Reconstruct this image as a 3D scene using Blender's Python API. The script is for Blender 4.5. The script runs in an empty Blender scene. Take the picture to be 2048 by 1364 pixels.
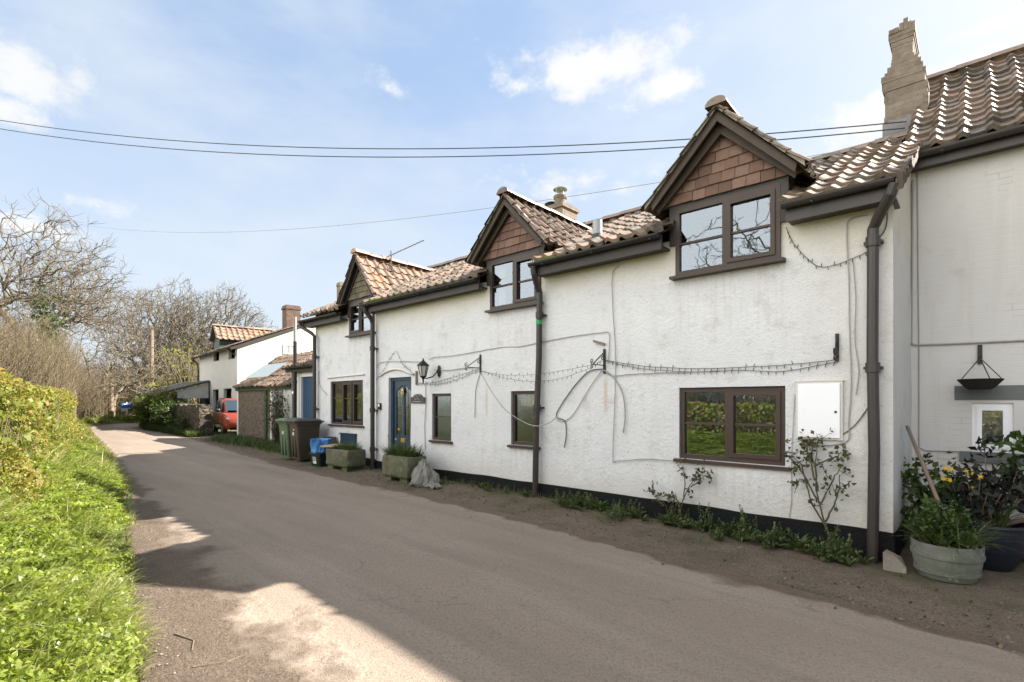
import bpy, math, random
import numpy as np
from mathutils import Vector, Matrix, noise
S = bpy.context.scene
COL = S.collection
random.seed(7); RNG = np.random.default_rng(7)
PI = math.pi
CAMZ = 1.7; YAW = math.radians(42.4); FOC = 1020.0; HX = 1024.0; HY = 803.0

# ---------------------------------------------------------------- helpers
def ray(px):
    p = YAW - math.atan((px - HX) / FOC)
    return p
def P(px, py, Y):
    """point on the plane y=Y seen along a surveyed bearing"""
    p = ray(px); x = -Y * math.tan(p)
    d = -x * math.sin(YAW) + Y * math.cos(YAW)
    return (x, Y, CAMZ + (HY - py) * d / FOC)
def X(px, Y): return -Y * math.tan(ray(px))
def Zt(px, py, Y): return P(px, py, Y)[2]

def worldoff(p):
    v = Vector((0, 0, 0))
    while p is not None:
        v += p.location; p = p.parent
    return v
def link(o, parent=None):
    COL.objects.link(o)
    if parent is not None: o.parent = parent
    return o
def tag(o, label=None, cat=None, group=None, kind=None):
    if label: o['label'] = label
    if cat: o['category'] = cat
    if group: o['group'] = group
    if kind: o['kind'] = kind
    return o
def thing(name, label, cat, loc=(0, 0, 0), rz=0, group=None):
    o = bpy.data.objects.new(name, None); o.empty_display_size = .2
    COL.objects.link(o); o.location = loc; o.rotation_euler = (0, 0, rz)
    return tag(o, label, cat, group)
def copy_tree(o, parent=None):
    c = o.copy(); COL.objects.link(c)
    if parent is not None: c.parent = parent
    for ch in list(o.children): copy_tree(ch, c)
    return c

class MB:
    def __init__(s): s.v = []; s.f = []; s.c = []
    def add(s, vs, fs, c=0.5):
        b = len(s.v); s.v += [tuple(v) for v in vs]; s.c += [c] * len(vs)
        s.f += [tuple(b + i for i in f) for f in fs]; return s
    def box(s, x0, x1, y0, y1, z0, z1, c=.5):
        if x0 > x1: x0, x1 = x1, x0
        if y0 > y1: y0, y1 = y1, y0
        if z0 > z1: z0, z1 = z1, z0
        return s.add([(x0,y0,z0),(x1,y0,z0),(x1,y1,z0),(x0,y1,z0),(x0,y0,z1),(x1,y0,z1),(x1,y1,z1),(x0,y1,z1)],
            [(0,3,2,1),(4,5,6,7),(0,1,5,4),(1,2,6,5),(2,3,7,6),(3,0,4,7)], c)
    def bar(s, a, b, w, h, up=(0,0,1), c=.5):
        """rectangular bar from a to b"""
        a = Vector(a); b = Vector(b); d = (b - a).normalized(); u = Vector(up)
        r = d.cross(u)
        if r.length < 1e-5: r = d.cross(Vector((1,0,0)))
        r.normalize(); u = r.cross(d)
        r *= w/2; u *= h/2
        vs = [a-r-u,a+r-u,a+r+u,a-r+u,b-r-u,b+r-u,b+r+u,b-r+u]
        return s.add(vs, [(0,1,2,3),(7,6,5,4),(0,4,5,1),(1,5,6,2),(2,6,7,3),(3,7,4,0)], c)
    def tube(s, pts, r, n=6, cap=True, c=.5):
        pts = [Vector(p) for p in pts]
        if not isinstance(r, (list, tuple)): r = [r] * len(pts)
        base = len(s.v); ref = None
        for i, p in enumerate(pts):
            if i == 0: d = pts[1] - p
            elif i == len(pts)-1: d = p - pts[i-1]
            else: d = (pts[i+1] - pts[i-1])
            if d.length < 1e-9: d = Vector((0,0,1))
            d.normalize()
            if ref is None:
                ref = d.cross(Vector((0,0,1)))
                if ref.length < .1: ref = d.cross(Vector((1,0,0)))
            ref = ref - d * ref.dot(d)
            if ref.length < 1e-6: ref = d.orthogonal()
            ref.normalize(); q = d.cross(ref)
            for k in range(n):
                a = 2*PI*k/n
                s.v.append(tuple(p + (ref*math.cos(a) + q*math.sin(a)) * r[i])); s.c.append(c)
        for i in range(len(pts)-1):
            for k in range(n):
                a = base+i*n+k; b = base+i*n+(k+1)%n
                s.f.append((a, b, b+n, a+n))
        if cap:
            s.f.append(tuple(base+k for k in reversed(range(n))))
            s.f.append(tuple(base+(len(pts)-1)*n+k for k in range(n)))
        return s
    def lathe(s, prof, cx, cy, n=20, cz=0, sx=1, sy=1, c=.5):
        """prof: list of (r,z)"""
        b = len(s.v)
        for r, z in prof:
            for k in range(n):
                a = 2*PI*k/n
                s.v.append((cx+sx*r*math.cos(a), cy+sy*r*math.sin(a), cz+z)); s.c.append(c)
        for i in range(len(prof)-1):
            for k in range(n):
                a = b+i*n+k; e = b+i*n+(k+1)%n
                s.f.append((a, e, e+n, a+n))
        s.f.append(tuple(b+k for k in reversed(range(n))))
        s.f.append(tuple(b+(len(prof)-1)*n+k for k in range(n)))
        return s
    def prism(s, poly, d, c=.5):
        """poly: 3D points (planar), d: extrusion vector"""
        n = len(poly); d = Vector(d)
        vs = [Vector(p) for p in poly] + [Vector(p)+d for p in poly]
        fs = [tuple(range(n)), tuple(reversed(range(n, 2*n)))]
        for k in range(n): fs.append((k, n+k, n+(k+1)%n, (k+1)%n))
        return s.add(vs, fs, c)
    def quad(s, a, b, c_, d, c=.5): return s.add([a,b,c_,d], [(0,1,2,3)], c)
    def build(s, name, mat, parent=None, local=False, smooth=False, fix=True, off=None):
        if off is None: off = Vector((0,0,0)) if (parent is None or local) else worldoff(parent)
        me = bpy.data.meshes.new(name)
        V = [(x-off[0], y-off[1], z-off[2]) for x,y,z in s.v]
        me.from_pydata(V, [], s.f)
        if fix:
            import bmesh
            bm = bmesh.new(); bm.from_mesh(me)
            bmesh.ops.recalc_face_normals(bm, faces=bm.faces); bm.to_mesh(me); bm.free()
        at = me.attributes.new('rnd', 'FLOAT', 'POINT'); at.data.foreach_set('value', s.c)
        if smooth: me.polygons.foreach_set('use_smooth', [True]*len(me.polygons))
        me.materials.append(mat)
        o = bpy.data.objects.new(name, me)
        return link(o, parent)
def one(name, mb, mat, label, cat, loc=None, group=None, smooth=False, kind=None):
    """a thing that is one mesh; origin at loc"""
    o = mb.build(name, mat, None, smooth=smooth, off=Vector(loc) if loc else Vector((0,0,0)))
    if loc: o.location = loc
    return tag(o, label, cat, group, kind)

def npmesh(name, V, F, mat, parent=None, rnd=None, smooth=False, F3=None):
    """V (N,3), F (M,4) quads, F3 (K,3) tris; local coordinates"""
    me = bpy.data.meshes.new(name)
    V = np.asarray(V, dtype=np.float32); F = np.asarray(F, dtype=np.int32).reshape(-1,4)
    F3 = np.zeros((0,3), np.int32) if F3 is None else np.asarray(F3, np.int32).reshape(-1,3)
    me.vertices.add(len(V)); me.vertices.foreach_set('co', V.ravel())
    li = np.concatenate([F.ravel(), F3.ravel()])
    me.loops.add(len(li)); me.loops.foreach_set('vertex_index', li)
    ls = np.concatenate([np.arange(len(F))*4, len(F)*4 + np.arange(len(F3))*3]).astype(np.int32)
    me.polygons.add(len(ls)); me.polygons.foreach_set('loop_start', ls)
    me.update(calc_edges=True)
    if rnd is not None:
        at = me.attributes.new('rnd', 'FLOAT', 'POINT'); at.data.foreach_set('value', np.asarray(rnd, np.float32))
    if smooth: me.polygons.foreach_set('use_smooth', np.ones(len(ls), bool))
    if mat: me.materials.append(mat)
    o = bpy.data.objects.new(name, me)
    return link(o, parent)

# ---------------------------------------------------------------- materials
class NT:
    def __init__(s, name):
        s.m = bpy.data.materials.new(name); s.m.use_nodes = True
        s.t = s.m.node_tree; s.t.nodes.clear()
        s.out = s.n('ShaderNodeOutputMaterial')
    def n(s, typ, **kw):
        x = s.t.nodes.new(typ)
        for k, v in kw.items(): setattr(x, k, v)
        return x
    def l(s, a, b): s.t.links.new(a, b)
    def val(s, sock, v):
        if hasattr(v, 'node'): s.l(v, sock)
        else: sock.default_value = v
    def coord(s, kind='Object'):
        return s.n('ShaderNodeTexCoord').outputs[kind]
    def noise(s, scale, detail=4, rough=.55, vec=None, dist=0):
        x = s.n('ShaderNodeTexNoise'); x.inputs['Scale'].default_value = scale
        x.inputs['Detail'].default_value = detail; x.inputs['Roughness'].default_value = rough
        x.inputs['Distortion'].default_value = dist
        s.l(vec if vec is not None else s.coord(), x.inputs['Vector'])
        return x.outputs['Fac']
    def voro(s, scale, vec=None, feature='F1', out='Distance'):
        x = s.n('ShaderNodeTexVoronoi', feature=feature); x.inputs['Scale'].default_value = scale
        s.l(vec if vec is not None else s.coord(), x.inputs['Vector'])
        return x.outputs[out]
    def mapping(s, vec=None, scale=(1,1,1), rot=(0,0,0), loc=(0,0,0)):
        x = s.n('ShaderNodeMapping'); s.l(vec if vec is not None else s.coord(), x.inputs[0])
        x.inputs['Scale'].default_value = scale; x.inputs['Rotation'].default_value = rot; x.inputs['Location'].default_value = loc
        return x.outputs[0]
    def ramp(s, fac, stops, interp='LINEAR'):
        x = s.n('ShaderNodeValToRGB'); r = x.color_ramp; r.interpolation = interp
        while len(r.elements) < len(stops): r.elements.new(.5)
        for e, (p, c) in zip(r.elements, stops):
            e.position = p; e.color = (c[0], c[1], c[2], 1) if hasattr(c, '__len__') else (c, c, c, 1)
        s.l(fac, x.inputs[0]); return x.outputs[0]
    def mix(s, fac, a, b, blend='MIX'):
        x = s.n('ShaderNodeMix', data_type='RGBA', blend_type=blend)
        s.val(x.inputs[0], fac)
        for sock, v in ((x.inputs[6], a), (x.inputs[7], b)):
            if hasattr(v, 'node'): s.l(v, sock)
            else: sock.default_value = (v[0], v[1], v[2], 1)
        return x.outputs[2]
    def math(s, op, a, b=None, clamp=False):
        x = s.n('ShaderNodeMath', operation=op, use_clamp=clamp); s.val(x.inputs[0], a)
        if b is not None: s.val(x.inputs[1], b)
        return x.outputs[0]
    def sep(s, vec=None):
        x = s.n('ShaderNodeSeparateXYZ'); s.l(vec if vec is not None else s.coord(), x.inputs[0]); return x.outputs
    def attr(s, name='rnd'):
        return s.n('ShaderNodeAttribute', attribute_name=name).outputs['Fac']
    def bump(s, h, strength=.3, dist=.02, prev=None):
        x = s.n('ShaderNodeBump'); x.inputs['Strength'].default_value = strength; x.inputs['Distance'].default_value = dist
        s.l(h, x.inputs['Height'])
        if prev is not None: s.l(prev, x.inputs['Normal'])
        return x.outputs[0]
    def bsdf(s, col, rough=.7, bump=None, metal=0, spec=.4, **kw):
        b = s.n('ShaderNodeBsdfPrincipled')
        if hasattr(col, 'node'): s.l(col, b.inputs['Base Color'])
        else: b.inputs['Base Color'].default_value = (col[0], col[1], col[2], 1)
        s.val(b.inputs['Roughness'], rough); b.inputs['Metallic'].default_value = metal
        b.inputs['Specular IOR Level'].default_value = spec
        if bump is not None: s.l(bump, b.inputs['Normal'])
        s.l(b.outputs[0], s.out.inputs[0]); return b

M = {}
def simple(name, col, rough=.6, var=.25, scale=6, bump=.15, metal=0, spec=.4, bd=.005):
    t = NT(name); n = t.noise(scale, 6, .6)
    n2 = t.noise(scale*9, 4, .6)
    c = t.mix(n, [x*(1-var) for x in col], [min(1, x*(1+var)) for x in col])
    t.bsdf(c, rough, t.bump(n2, bump, bd) if bump else None, metal, spec); M[name] = t.m; return t.m

def mat_render_wall():
    t = NT('roughcast'); co = t.coord()
    xyz = t.sep(co)
    b1 = t.noise(17, 9, .72, co); b2 = t.noise(75, 5, .65, co); b3 = t.noise(1.3, 4, .55, co)
    g = t.noise(3.2, 9, .68, co); g2 = t.noise(.55, 5, .6, co)
    streak = t.noise(1.0, 6, .6, t.mapping(co, (5, 5, .45)))
    c = t.mix(t.ramp(b3, [(.3, 0), (.7, 1)]), (.615,.615,.62), (.68,.68,.685))
    c = t.mix(t.math('MULTIPLY', t.ramp(g, [(.54, 0), (.70, 1)]), .42), c, (.36,.335,.295))
    c = t.mix(t.math('MULTIPLY', t.ramp(streak, [(.54, 0), (.74, 1)]), .30), c, (.52,.49,.43))
    pit = t.ramp(t.noise(30, 7, .72, co), [(.33, 1), (.41, 0)])
    c = t.mix(t.math('MULTIPLY', pit, t.ramp(g2, [(.38, .4), (.6, 1)])), c, (.30,.285,.26))
    # splash-back dirt low down, ochre damp under the eaves (wear with its own ragged shape)
    low = t.ramp(t.math('ADD', xyz[2], t.math('MULTIPLY', t.math('SUBTRACT', g, .5), 1.2)), [(.30, 1), (.75, 0)])
    c = t.mix(t.math('MULTIPLY', low, .5), c, (.50,.46,.39))
    hi = t.ramp(t.math('ADD', t.math('SUBTRACT', xyz[2], 3.0), t.math('MULTIPLY', t.math('SUBTRACT', g2, .5), .8)), [(.30, 0), (.72, 1)])
    c = t.mix(t.math('MULTIPLY', hi, .5), c, (.72,.63,.42))
    # grubby right-hand corner
    cr = t.ramp(t.math('ADD', t.math('ADD', xyz[0], -5.25), t.math('MULTIPLY', t.math('SUBTRACT', streak, .5), 1.6)), [(.1, 0), (.9, 1)])
    c = t.mix(t.math('MULTIPLY', cr, .36), c, (.58,.535,.46))
    # rust runs below two iron brackets and dirty runs below the sills (local x = world x + 7)
    def band(sock, lo, hi, soft):
        a = t.n('ShaderNodeMapRange', interpolation_type='SMOOTHSTEP'); t.l(sock, a.inputs[0]); a.inputs[1].default_value = lo-soft; a.inputs[2].default_value = lo+soft
        b = t.n('ShaderNodeMapRange', interpolation_type='SMOOTHSTEP'); t.l(sock, b.inputs[0]); b.inputs[1].default_value = hi-soft; b.inputs[2].default_value = hi+soft; b.inputs[3].default_value = 1; b.inputs[4].default_value = 0
        return t.math('MULTIPLY', a.outputs[0], b.outputs[0])
    for xc, z1, z0, col, k in ((2.93, 2.05, 1.55, (.50,.36,.22), .75), (.44, 2.0, 1.45, (.52,.46,.30), .7)):
        mk = t.math('MULTIPLY', band(xyz[0], xc-.02, xc+.03, .03), band(xyz[2], z0, z1, .12))
        c = t.mix(t.math('MULTIPLY', t.math('MULTIPLY', mk, t.ramp(streak, [(.3,.5),(.6,1)])), k), c, col)
    fine_st = t.noise(1.0, 5, .65, t.mapping(co, (16, 16, 1.1)))
    for x0, x1, zs, dl in ((4.0, 5.35, .86, .42), (.75, 1.5, .93, .35), (-1.75, -.95, .95, .4), (4.0, 5.35, 3.30, .7), (.5, 1.75, 3.3, .6), (-4.9, -3.6, 1.1, .4), (-4.6, -3.4, 3.3, .5)):
        mk = t.math('MULTIPLY', band(xyz[0], x0, x1, .04), band(xyz[2], zs-dl, zs, .10))
        c = t.mix(t.math('MULTIPLY', t.math('MULTIPLY', mk, t.ramp(fine_st, [(.48,0),(.70,1)])), .28), c, (.38,.35,.30))
    h = t.math('ADD', b1, t.math('MULTIPLY', b2, .45))
    bm = t.bump(h, .85, .024, t.bump(b3, .3, .12))
    t.bsdf(c, .9, bm, spec=.2); M['roughcast'] = t.m
def mat_painted_brick():
    t = NT('painted_brick'); co = t.coord(); xyz = t.sep(co)
    cmb = t.n('ShaderNodeCombineXYZ'); t.l(t.math('ADD', xyz[0], xyz[1]), cmb.inputs[0]); t.l(xyz[2], cmb.inputs[1])
    br = t.n('ShaderNodeTexBrick'); t.l(cmb.outputs[0], br.inputs['Vector'])
    br.inputs['Scale'].default_value = 1; br.inputs['Brick Width'].default_value = .225; br.inputs['Row Height'].default_value = .075
    br.inputs['Mortar Size'].default_value = .008; br.inputs['Mortar Smooth'].default_value = 1.0
    br.inputs['Color1'].default_value = (1,1,1,1); br.inputs['Color2'].default_value = (.93,.93,.93,1); br.inputs['Mortar'].default_value = (0,0,0,1)
    g = t.noise(2.6, 8, .66, co); streak = t.noise(1.0, 6, .6, t.mapping(co, (6, 6, .4))); n = t.noise(1.1, 4, .6, co)
    c = t.mix(n, (.50,.485,.47), (.60,.585,.565))
    c = t.mix(t.math('MULTIPLY', t.ramp(g, [(.56,0),(.72,1)]), .4), c, (.42,.37,.30))
    c = t.mix(t.math('MULTIPLY', t.ramp(streak, [(.52,0),(.75,1)]), .4), c, (.45,.41,.34))
    crack = t.math('MULTIPLY', t.math('SUBTRACT', 1.0, br.outputs['Fac']), 0.0)
    c = t.mix(t.math('MULTIPLY', t.math('MULTIPLY', br.outputs['Fac'], t.ramp(t.noise(1.7, 5, .6, co), [(.56,0),(.7,1)])), .6), c, (.25,.22,.19))
    h = t.math('ADD', t.math('MULTIPLY', t.math('MULTIPLY', br.outputs['Color'], .35), t.ramp(t.noise(2.3,4,.6,co), [(.35,.25),(.65,1)])), t.math('MULTIPLY', t.noise(30, 6, .65, co), .6))
    t.bsdf(c, .75, t.bump(h, .35, .012), spec=.25); M['painted_brick'] = t.m
def mat_brick(name, c1, c2, mort, sc=1.0):
    t = NT(name); co = t.coord(); xyz = t.sep(co)
    cmb = t.n('ShaderNodeCombineXYZ'); t.l(t.math('ADD', xyz[0], xyz[1]), cmb.inputs[0]); t.l(xyz[2], cmb.inputs[1])
    br = t.n('ShaderNodeTexBrick'); t.l(cmb.outputs[0], br.inputs['Vector'])
    br.inputs['Scale'].default_value = sc; br.inputs['Brick Width'].default_value = .225; br.inputs['Row Height'].default_value = .075
    br.inputs['Mortar Size'].default_value = .01; br.inputs['Mortar Smooth'].default_value = .3
    br.inputs['Color1'].default_value = (*c1,1); br.inputs['Color2'].default_value = (*c2,1); br.inputs['Mortar'].default_value = (*mort,1)
    n = t.noise(7, 7, .65, co)
    c = t.mix(t.ramp(n, [(.35,0),(.75,.7)]), br.outputs['Color'], [x*.45 for x in c1])
    t.bsdf(c, .85, t.bump(t.math('ADD', t.math('SUBTRACT', 1, br.outputs['Fac']), t.math('MULTIPLY', t.noise(40,4,.6,co), .4)), .5, .012), spec=.2); M[name] = t.m
def mat_tile(name, stops, lich=.5, rough=.7):
    t = NT(name); co = t.coord(); r = t.attr('rnd')
    c = t.ramp(r, stops)
    n = t.noise(9, 8, .68, co); n2 = t.noise(1.7, 5, .6, co)
    c = t.mix(t.math('MULTIPLY', t.ramp(n, [(.48,0),(.66,1)]), lich), c, (.30,.28,.22))
    c = t.mix(t.math('MULTIPLY', t.ramp(t.noise(22, 5, .7, co), [(.58,0),(.68,1)]), .6), c, (.04,.035,.03))
    c = t.mix(t.math('MULTIPLY', t.ramp(n2, [(.55,0),(.8,1)]), .45), c, (.10,.085,.06))
    t.bsdf(c, rough, t.bump(t.noise(60, 5, .65, co), .35, .006), spec=.35); M[name] = t.m
def mat_leaf(name, stops, trans=.45, rough=.55, tr=None, spec=.3):
    t = NT(name); r = t.attr('rnd')
    c = t.ramp(r, stops)
    b = t.n('ShaderNodeBsdfPrincipled'); t.l(c, b.inputs['Base Color']); b.inputs['Roughness'].default_value = rough
    b.inputs['Specular IOR Level'].default_value = spec
    tl = t.n('ShaderNodeBsdfTranslucent')
    tc = t.mix(1.0, c, tr or (1.5, 1.6, .5), 'MULTIPLY')
    t.l(tc, tl.inputs[0])
    mx = t.n('ShaderNodeMixShader'); mx.inputs[0].default_value = trans
    t.l(b.outputs[0], mx.inputs[1]); t.l(tl.outputs[0], mx.inputs[2]); t.l(mx.outputs[0], t.out.inputs[0]); M[name] = t.m
def mat_glass(name, refl=.3, tint=(.75,.78,.75), wob=.0):
    t = NT(name)
    tr = t.n('ShaderNodeBsdfTransparent'); tr.inputs[0].default_value = (*tint, 1)
    gl = t.n('ShaderNodeBsdfGlossy'); gl.inputs['Roughness'].default_value = .01; gl.inputs[0].default_value = (.80,.90,1,1)  # bluish gloss tint stands in for blue sky reflected in the panes
    bm = t.bump(t.noise(2.2 if wob == 0 else 60, 2, .5), .012 + wob*.9, .02 if wob == 0 else .01)
    t.l(bm, gl.inputs['Normal'])
    lw = t.n('ShaderNodeFresnel'); lw.inputs[0].default_value = 1.5
    f = t.math('ADD', t.math('MULTIPLY', lw.outputs[0], 1.7), refl, True)
    mx = t.n('ShaderNodeMixShader'); t.l(f, mx.inputs[0]); t.l(tr.outputs[0], mx.inputs[1]); t.l(gl.outputs[0], mx.inputs[2])
    t.l(mx.outputs[0], t.out.inputs[0]); M[name] = t.m
def mat_hung():
    t = NT('hung_tile'); r = t.attr('rnd'); co = t.coord()
    c = t.ramp(r, [(0,(.125,.073,.054)),(.5,(.17,.10,.073)),(1,(.21,.13,.098))])
    c = t.mix(t.math('MULTIPLY', t.ramp(t.noise(12, 7, .65, co), [(.5,0),(.7,1)]), .5), c, (.09,.055,.04))
    t.bsdf(c, .8, t.bump(t.noise(50, 4, .6, co), .3, .005), spec=.3); M['hung_tile'] = t.m
    t = NT('hung_tile_mossy'); r = t.attr('rnd'); co = t.coord()
    c = t.ramp(r, [(0,(.085,.07,.048)),(.5,(.13,.105,.07)),(1,(.17,.14,.095))])
    c = t.mix(t.math('MULTIPLY', t.ramp(t.noise(9, 7, .65, co), [(.5,0),(.7,1)]), .5), c, (.075,.085,.045))
    t.bsdf(c, .8, t.bump(t.noise(50, 4, .6, co), .3, .005), spec=.3); M['hung_tile_mossy'] = t.m
def mat_road():
    t = NT('asphalt'); co = t.coord(); e = t.attr('rnd')
    big = t.noise(.45, 6, .6, co); mid = t.noise(4.5, 6, .65, co); fine = t.math('ADD', t.math('MULTIPLY', t.noise(48, 5, .75, co), .6), t.math('MULTIPLY', t.noise(150, 3, .6, co), .4)); v = t.voro(95, co)
    stretch = t.noise(1.0, 6, .6, t.mapping(co, (.25, 1.8, 1), (0, 0, .12)))
    c = t.mix(big, (.22,.170,.130), (.305,.240,.186))
    c = t.mix(t.math('MULTIPLY', t.ramp(stretch, [(.45,0),(.7,1)]), .45), c, (.38,.315,.245))
    c = t.mix(t.math('MULTIPLY', t.ramp(t.noise(1.0, 5, .6, t.mapping(co, (.3, 1.5, 1), (0,0,.1), (4,9,0))), [(.52,0),(.72,1)]), .45), c, (.185,.146,.108))
    c = t.mix(t.math('MULTIPLY', t.ramp(fine, [(.41,1),(.51,0)]), .55), c, (.07,.06,.052))
    c = t.mix(t.math('MULTIPLY', t.ramp(v, [(.08,1),(.24,0)]), .42), c, (.46,.41,.36))
    trk = t.noise(1.0, 5, .6, t.mapping(co, (.10, 2.3, 1), (0, 0, .10), (3,1,0)))
    c = t.mix(t.math('MULTIPLY', t.ramp(trk, [(.50,0),(.66,1)]), .38), c, (.165,.13,.098))
    ptc = t.n('ShaderNodeTexVoronoi'); ptc.inputs['Scale'].default_value = .42; t.l(t.mapping(co, (.45,1,1), (0,0,.1)), ptc.inputs['Vector'])
    c = t.mix(t.math('MULTIPLY', t.sep(ptc.outputs['Color'])[0], .22), c, (.17,.138,.105))
    wv = t.n('ShaderNodeVectorMath', operation='ADD'); t.l(co, wv.inputs[0]); nz = t.n('ShaderNodeTexNoise'); nz.inputs['Scale'].default_value = 2.5; nz.inputs['Detail'].default_value = 5; t.l(co, nz.inputs['Vector']); t.l(nz.outputs['Color'], wv.inputs[1])
    crk = t.voro(.55, wv.outputs[0], 'DISTANCE_TO_EDGE')
    ck = t.math('MULTIPLY', t.ramp(crk, [(.001,1),(.006,0)]), t.ramp(t.noise(.6, 4, .6, co), [(.50,0),(.60,1)]))
    c = t.mix(t.math('MULTIPLY', ck, .45), c, (.05,.042,.035))
    gr = t.math('MULTIPLY', t.ramp(t.noise(38, 4, .75, co), [(.60,0),(.68,1)]), t.ramp(t.noise(1.3, 4, .6, co), [(.42,0),(.62,.8)]))
    c = t.mix(t.math('MULTIPLY', gr, .55), c, (.34,.29,.24))
    soil = t.mix(mid, (.115,.082,.058), (.235,.176,.13))
    soil = t.mix(t.ramp(t.noise(60, 4, .7, co), [(.45,0),(.65,.7)]), soil, (.06,.042,.032))
    soil = t.mix(t.math('MULTIPLY', t.ramp(t.noise(85, 3, .7, co), [(.62,0),(.7,1)]), .7), soil, (.42,.36,.3))
    k = t.math('ADD', e, t.math('MULTIPLY', t.math('SUBTRACT', t.noise(2.0, 5, .58, co), .5), 1.25))
    c = t.mix(t.ramp(k, [(.42,0),(.62,1)]), soil, c)
    h = t.math('ADD', fine, t.math('MULTIPLY', v, .7))
    lump = t.math('MULTIPLY', t.ramp(k, [(.45,1),(.7,0)]), t.noise(16, 8, .75, co))
    t.bsdf(c, .85, t.bump(lump, .9, .05, t.bump(h, .6, .006)), spec=.25); M['asphalt'] = t.m
def mat_ground():
    t = NT('soil'); co = t.coord(); g = t.attr('rnd')
    mid = t.noise(5, 7, .68, co); fine = t.noise(55, 5, .65, co)
    soil = t.mix(mid, (.10,.073,.053), (.215,.165,.124))
    soil = t.mix(t.ramp(fine, [(.38,.6),(.52,0)]), soil, (.03,.024,.019))
    soil = t.mix(t.math('MULTIPLY', t.ramp(t.voro(70, co), [(.12,1),(.3,0)]), .45), soil, (.30,.26,.22))
    soil = t.mix(t.math('MULTIPLY', t.ramp(t.noise(1.1, 6, .65, co), [(.50,0),(.66,1)]), .6), soil, (.05,.06,.018))
    grass = t.mix(mid, (.035,.06,.014), (.10,.13,.03))
    k = t.math('ADD', g, t.math('MULTIPLY', t.math('SUBTRACT', mid, .5), .6))
    c = t.mix(t.ramp(k, [(.4,0),(.6,1)]), soil, grass)
    h = t.math('ADD', fine, mid)
    t.bsdf(c, .95, t.bump(h, .7, .03), spec=.15); M['soil'] = t.m
def mat_stone(name, c1, c2, green=.5, sc=5):
    t = NT(name); co = t.coord()
    n = t.noise(sc, 8, .66, co); n2 = t.noise(sc*7, 6, .65, co)
    c = t.mix(n, c1, c2)
    c = t.mix(t.math('MULTIPLY', t.ramp(t.noise(sc*.6, 6, .65, co), [(.42,0),(.62,1)]), green), c, (.055,.075,.025))
    c = t.mix(t.math('MULTIPLY', t.ramp(t.noise(sc*3.1, 5, .7, co), [(.62,0),(.68,1)]), .75), c, (.42,.41,.35))
    t.bsdf(c, .9, t.bump(t.math('ADD', n, t.math('MULTIPLY', n2, .5)), .7, .03), spec=.2); M[name] = t.m
def mat_rubble(name, c1, c2, mort, sc=6, green=.2):
    t = NT(name); co = t.coord()
    w = t.mix(.12, co, t.n('ShaderNodeTexNoise').outputs['Color'])
    d = t.voro(sc, t.mapping(w, (1, 1, 1.6)), 'DISTANCE_TO_EDGE')
    cr = t.n('ShaderNodeTexVoronoi'); cr.inputs['Scale'].default_value = sc; t.l(t.mapping(w, (1, 1, 1.6)), cr.inputs['Vector'])
    rn = t.sep(cr.outputs['Color'])[0]
    c = t.mix(rn, c1, c2)
    c = t.mix(t.ramp(d, [(.02,1),(.10,0)]), c, mort)
    c = t.mix(t.math('MULTIPLY', t.ramp(t.noise(3, 6, .65, co), [(.48,0),(.66,1)]), green), c, (.05,.065,.025))
    h = t.math('ADD', t.ramp(d, [(0,0),(.25,1)]), t.math('MULTIPLY', t.noise(40,5,.6,co), .4))
    t.bsdf(c, .9, t.bump(h, .8, .04), spec=.2); M[name] = t.m
def mat_bark(name, c1, c2):
    t = NT(name); co = t.coord()
    n = t.noise(2.2, 6, .65, co)
    c = t.mix(n, c1, c2)
    t.bsdf(c, .9, t.bump(t.noise(1, 6, .7, t.mapping(co, (14, 14, 2.5))), .6, .03), spec=.2); M[name] = t.m

mat_render_wall(); mat_painted_brick(); mat_hung(); mat_road(); mat_ground()
mat_brick('red_brick', (.125,.07,.05), (.19,.105,.075), (.22,.19,.16))
mat_brick('chimney_brick', (.215,.165,.12), (.285,.225,.17), (.23,.20,.165))
mat_tile('pantile', [(0,(.10,.078,.06)),(.4,(.165,.125,.095)),(.75,(.23,.165,.125)),(1,(.27,.18,.13))], .6, .36)
mat_tile('pantile_orange', [(0,(.17,.12,.09)),(.5,(.27,.18,.13)),(.75,(.34,.20,.13)),(.9,(.40,.17,.085)),(1,(.40,.28,.20))], .45, .5)
mat_tile('pantile_brown', [(0,(.085,.06,.043)),(.5,(.15,.10,.073)),(1,(.22,.15,.11))], .5, .42)
mat_leaf('grass_leaf', [(0,(.07,.10,.016)),(.35,(.18,.225,.042)),(.7,(.33,.36,.10)),(.9,(.50,.49,.25)),(1,(.60,.53,.36))], .45, .3, (1.45,1.45,.6), .5)
mat_leaf('broad_leaf', [(0,(.09,.13,.02)),(.5,(.23,.28,.05)),(1,(.38,.41,.11))], .45, .4, (1.4,1.5,.5), .45)
mat_leaf('hedge_leaf', [(0,(.075,.10,.018)),(.4,(.17,.20,.04)),(.8,(.28,.285,.07)),(1,(.31,.22,.09))], .42, .5, (1.5,1.4,.6))
mat_leaf('dark_leaf', [(0,(.028,.05,.014)),(.5,(.05,.085,.022)),(1,(.09,.125,.035))], .3, .5)
mat_leaf('dusk_leaf', [(0,(.012,.012,.012)),(.6,(.02,.022,.02)),(1,(.04,.05,.035))], .12, .55)
mat_leaf('weed_leaf', [(0,(.04,.06,.02)),(.5,(.085,.115,.042)),(1,(.16,.175,.085))], .3, .5)
mat_leaf('rose_leaf', [(0,(.04,.05,.02)),(.5,(.085,.095,.035)),(1,(.13,.10,.05))], .3, .5)
mat_leaf('catkin', [(0,(.12,.125,.035)),(.5,(.20,.20,.05)),(1,(.30,.28,.09))], .4, .6)
mat_leaf('ivy_leaf', [(0,(.03,.055,.014)),(.6,(.08,.11,.025)),(1,(.16,.17,.04))], .3, .4)
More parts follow.
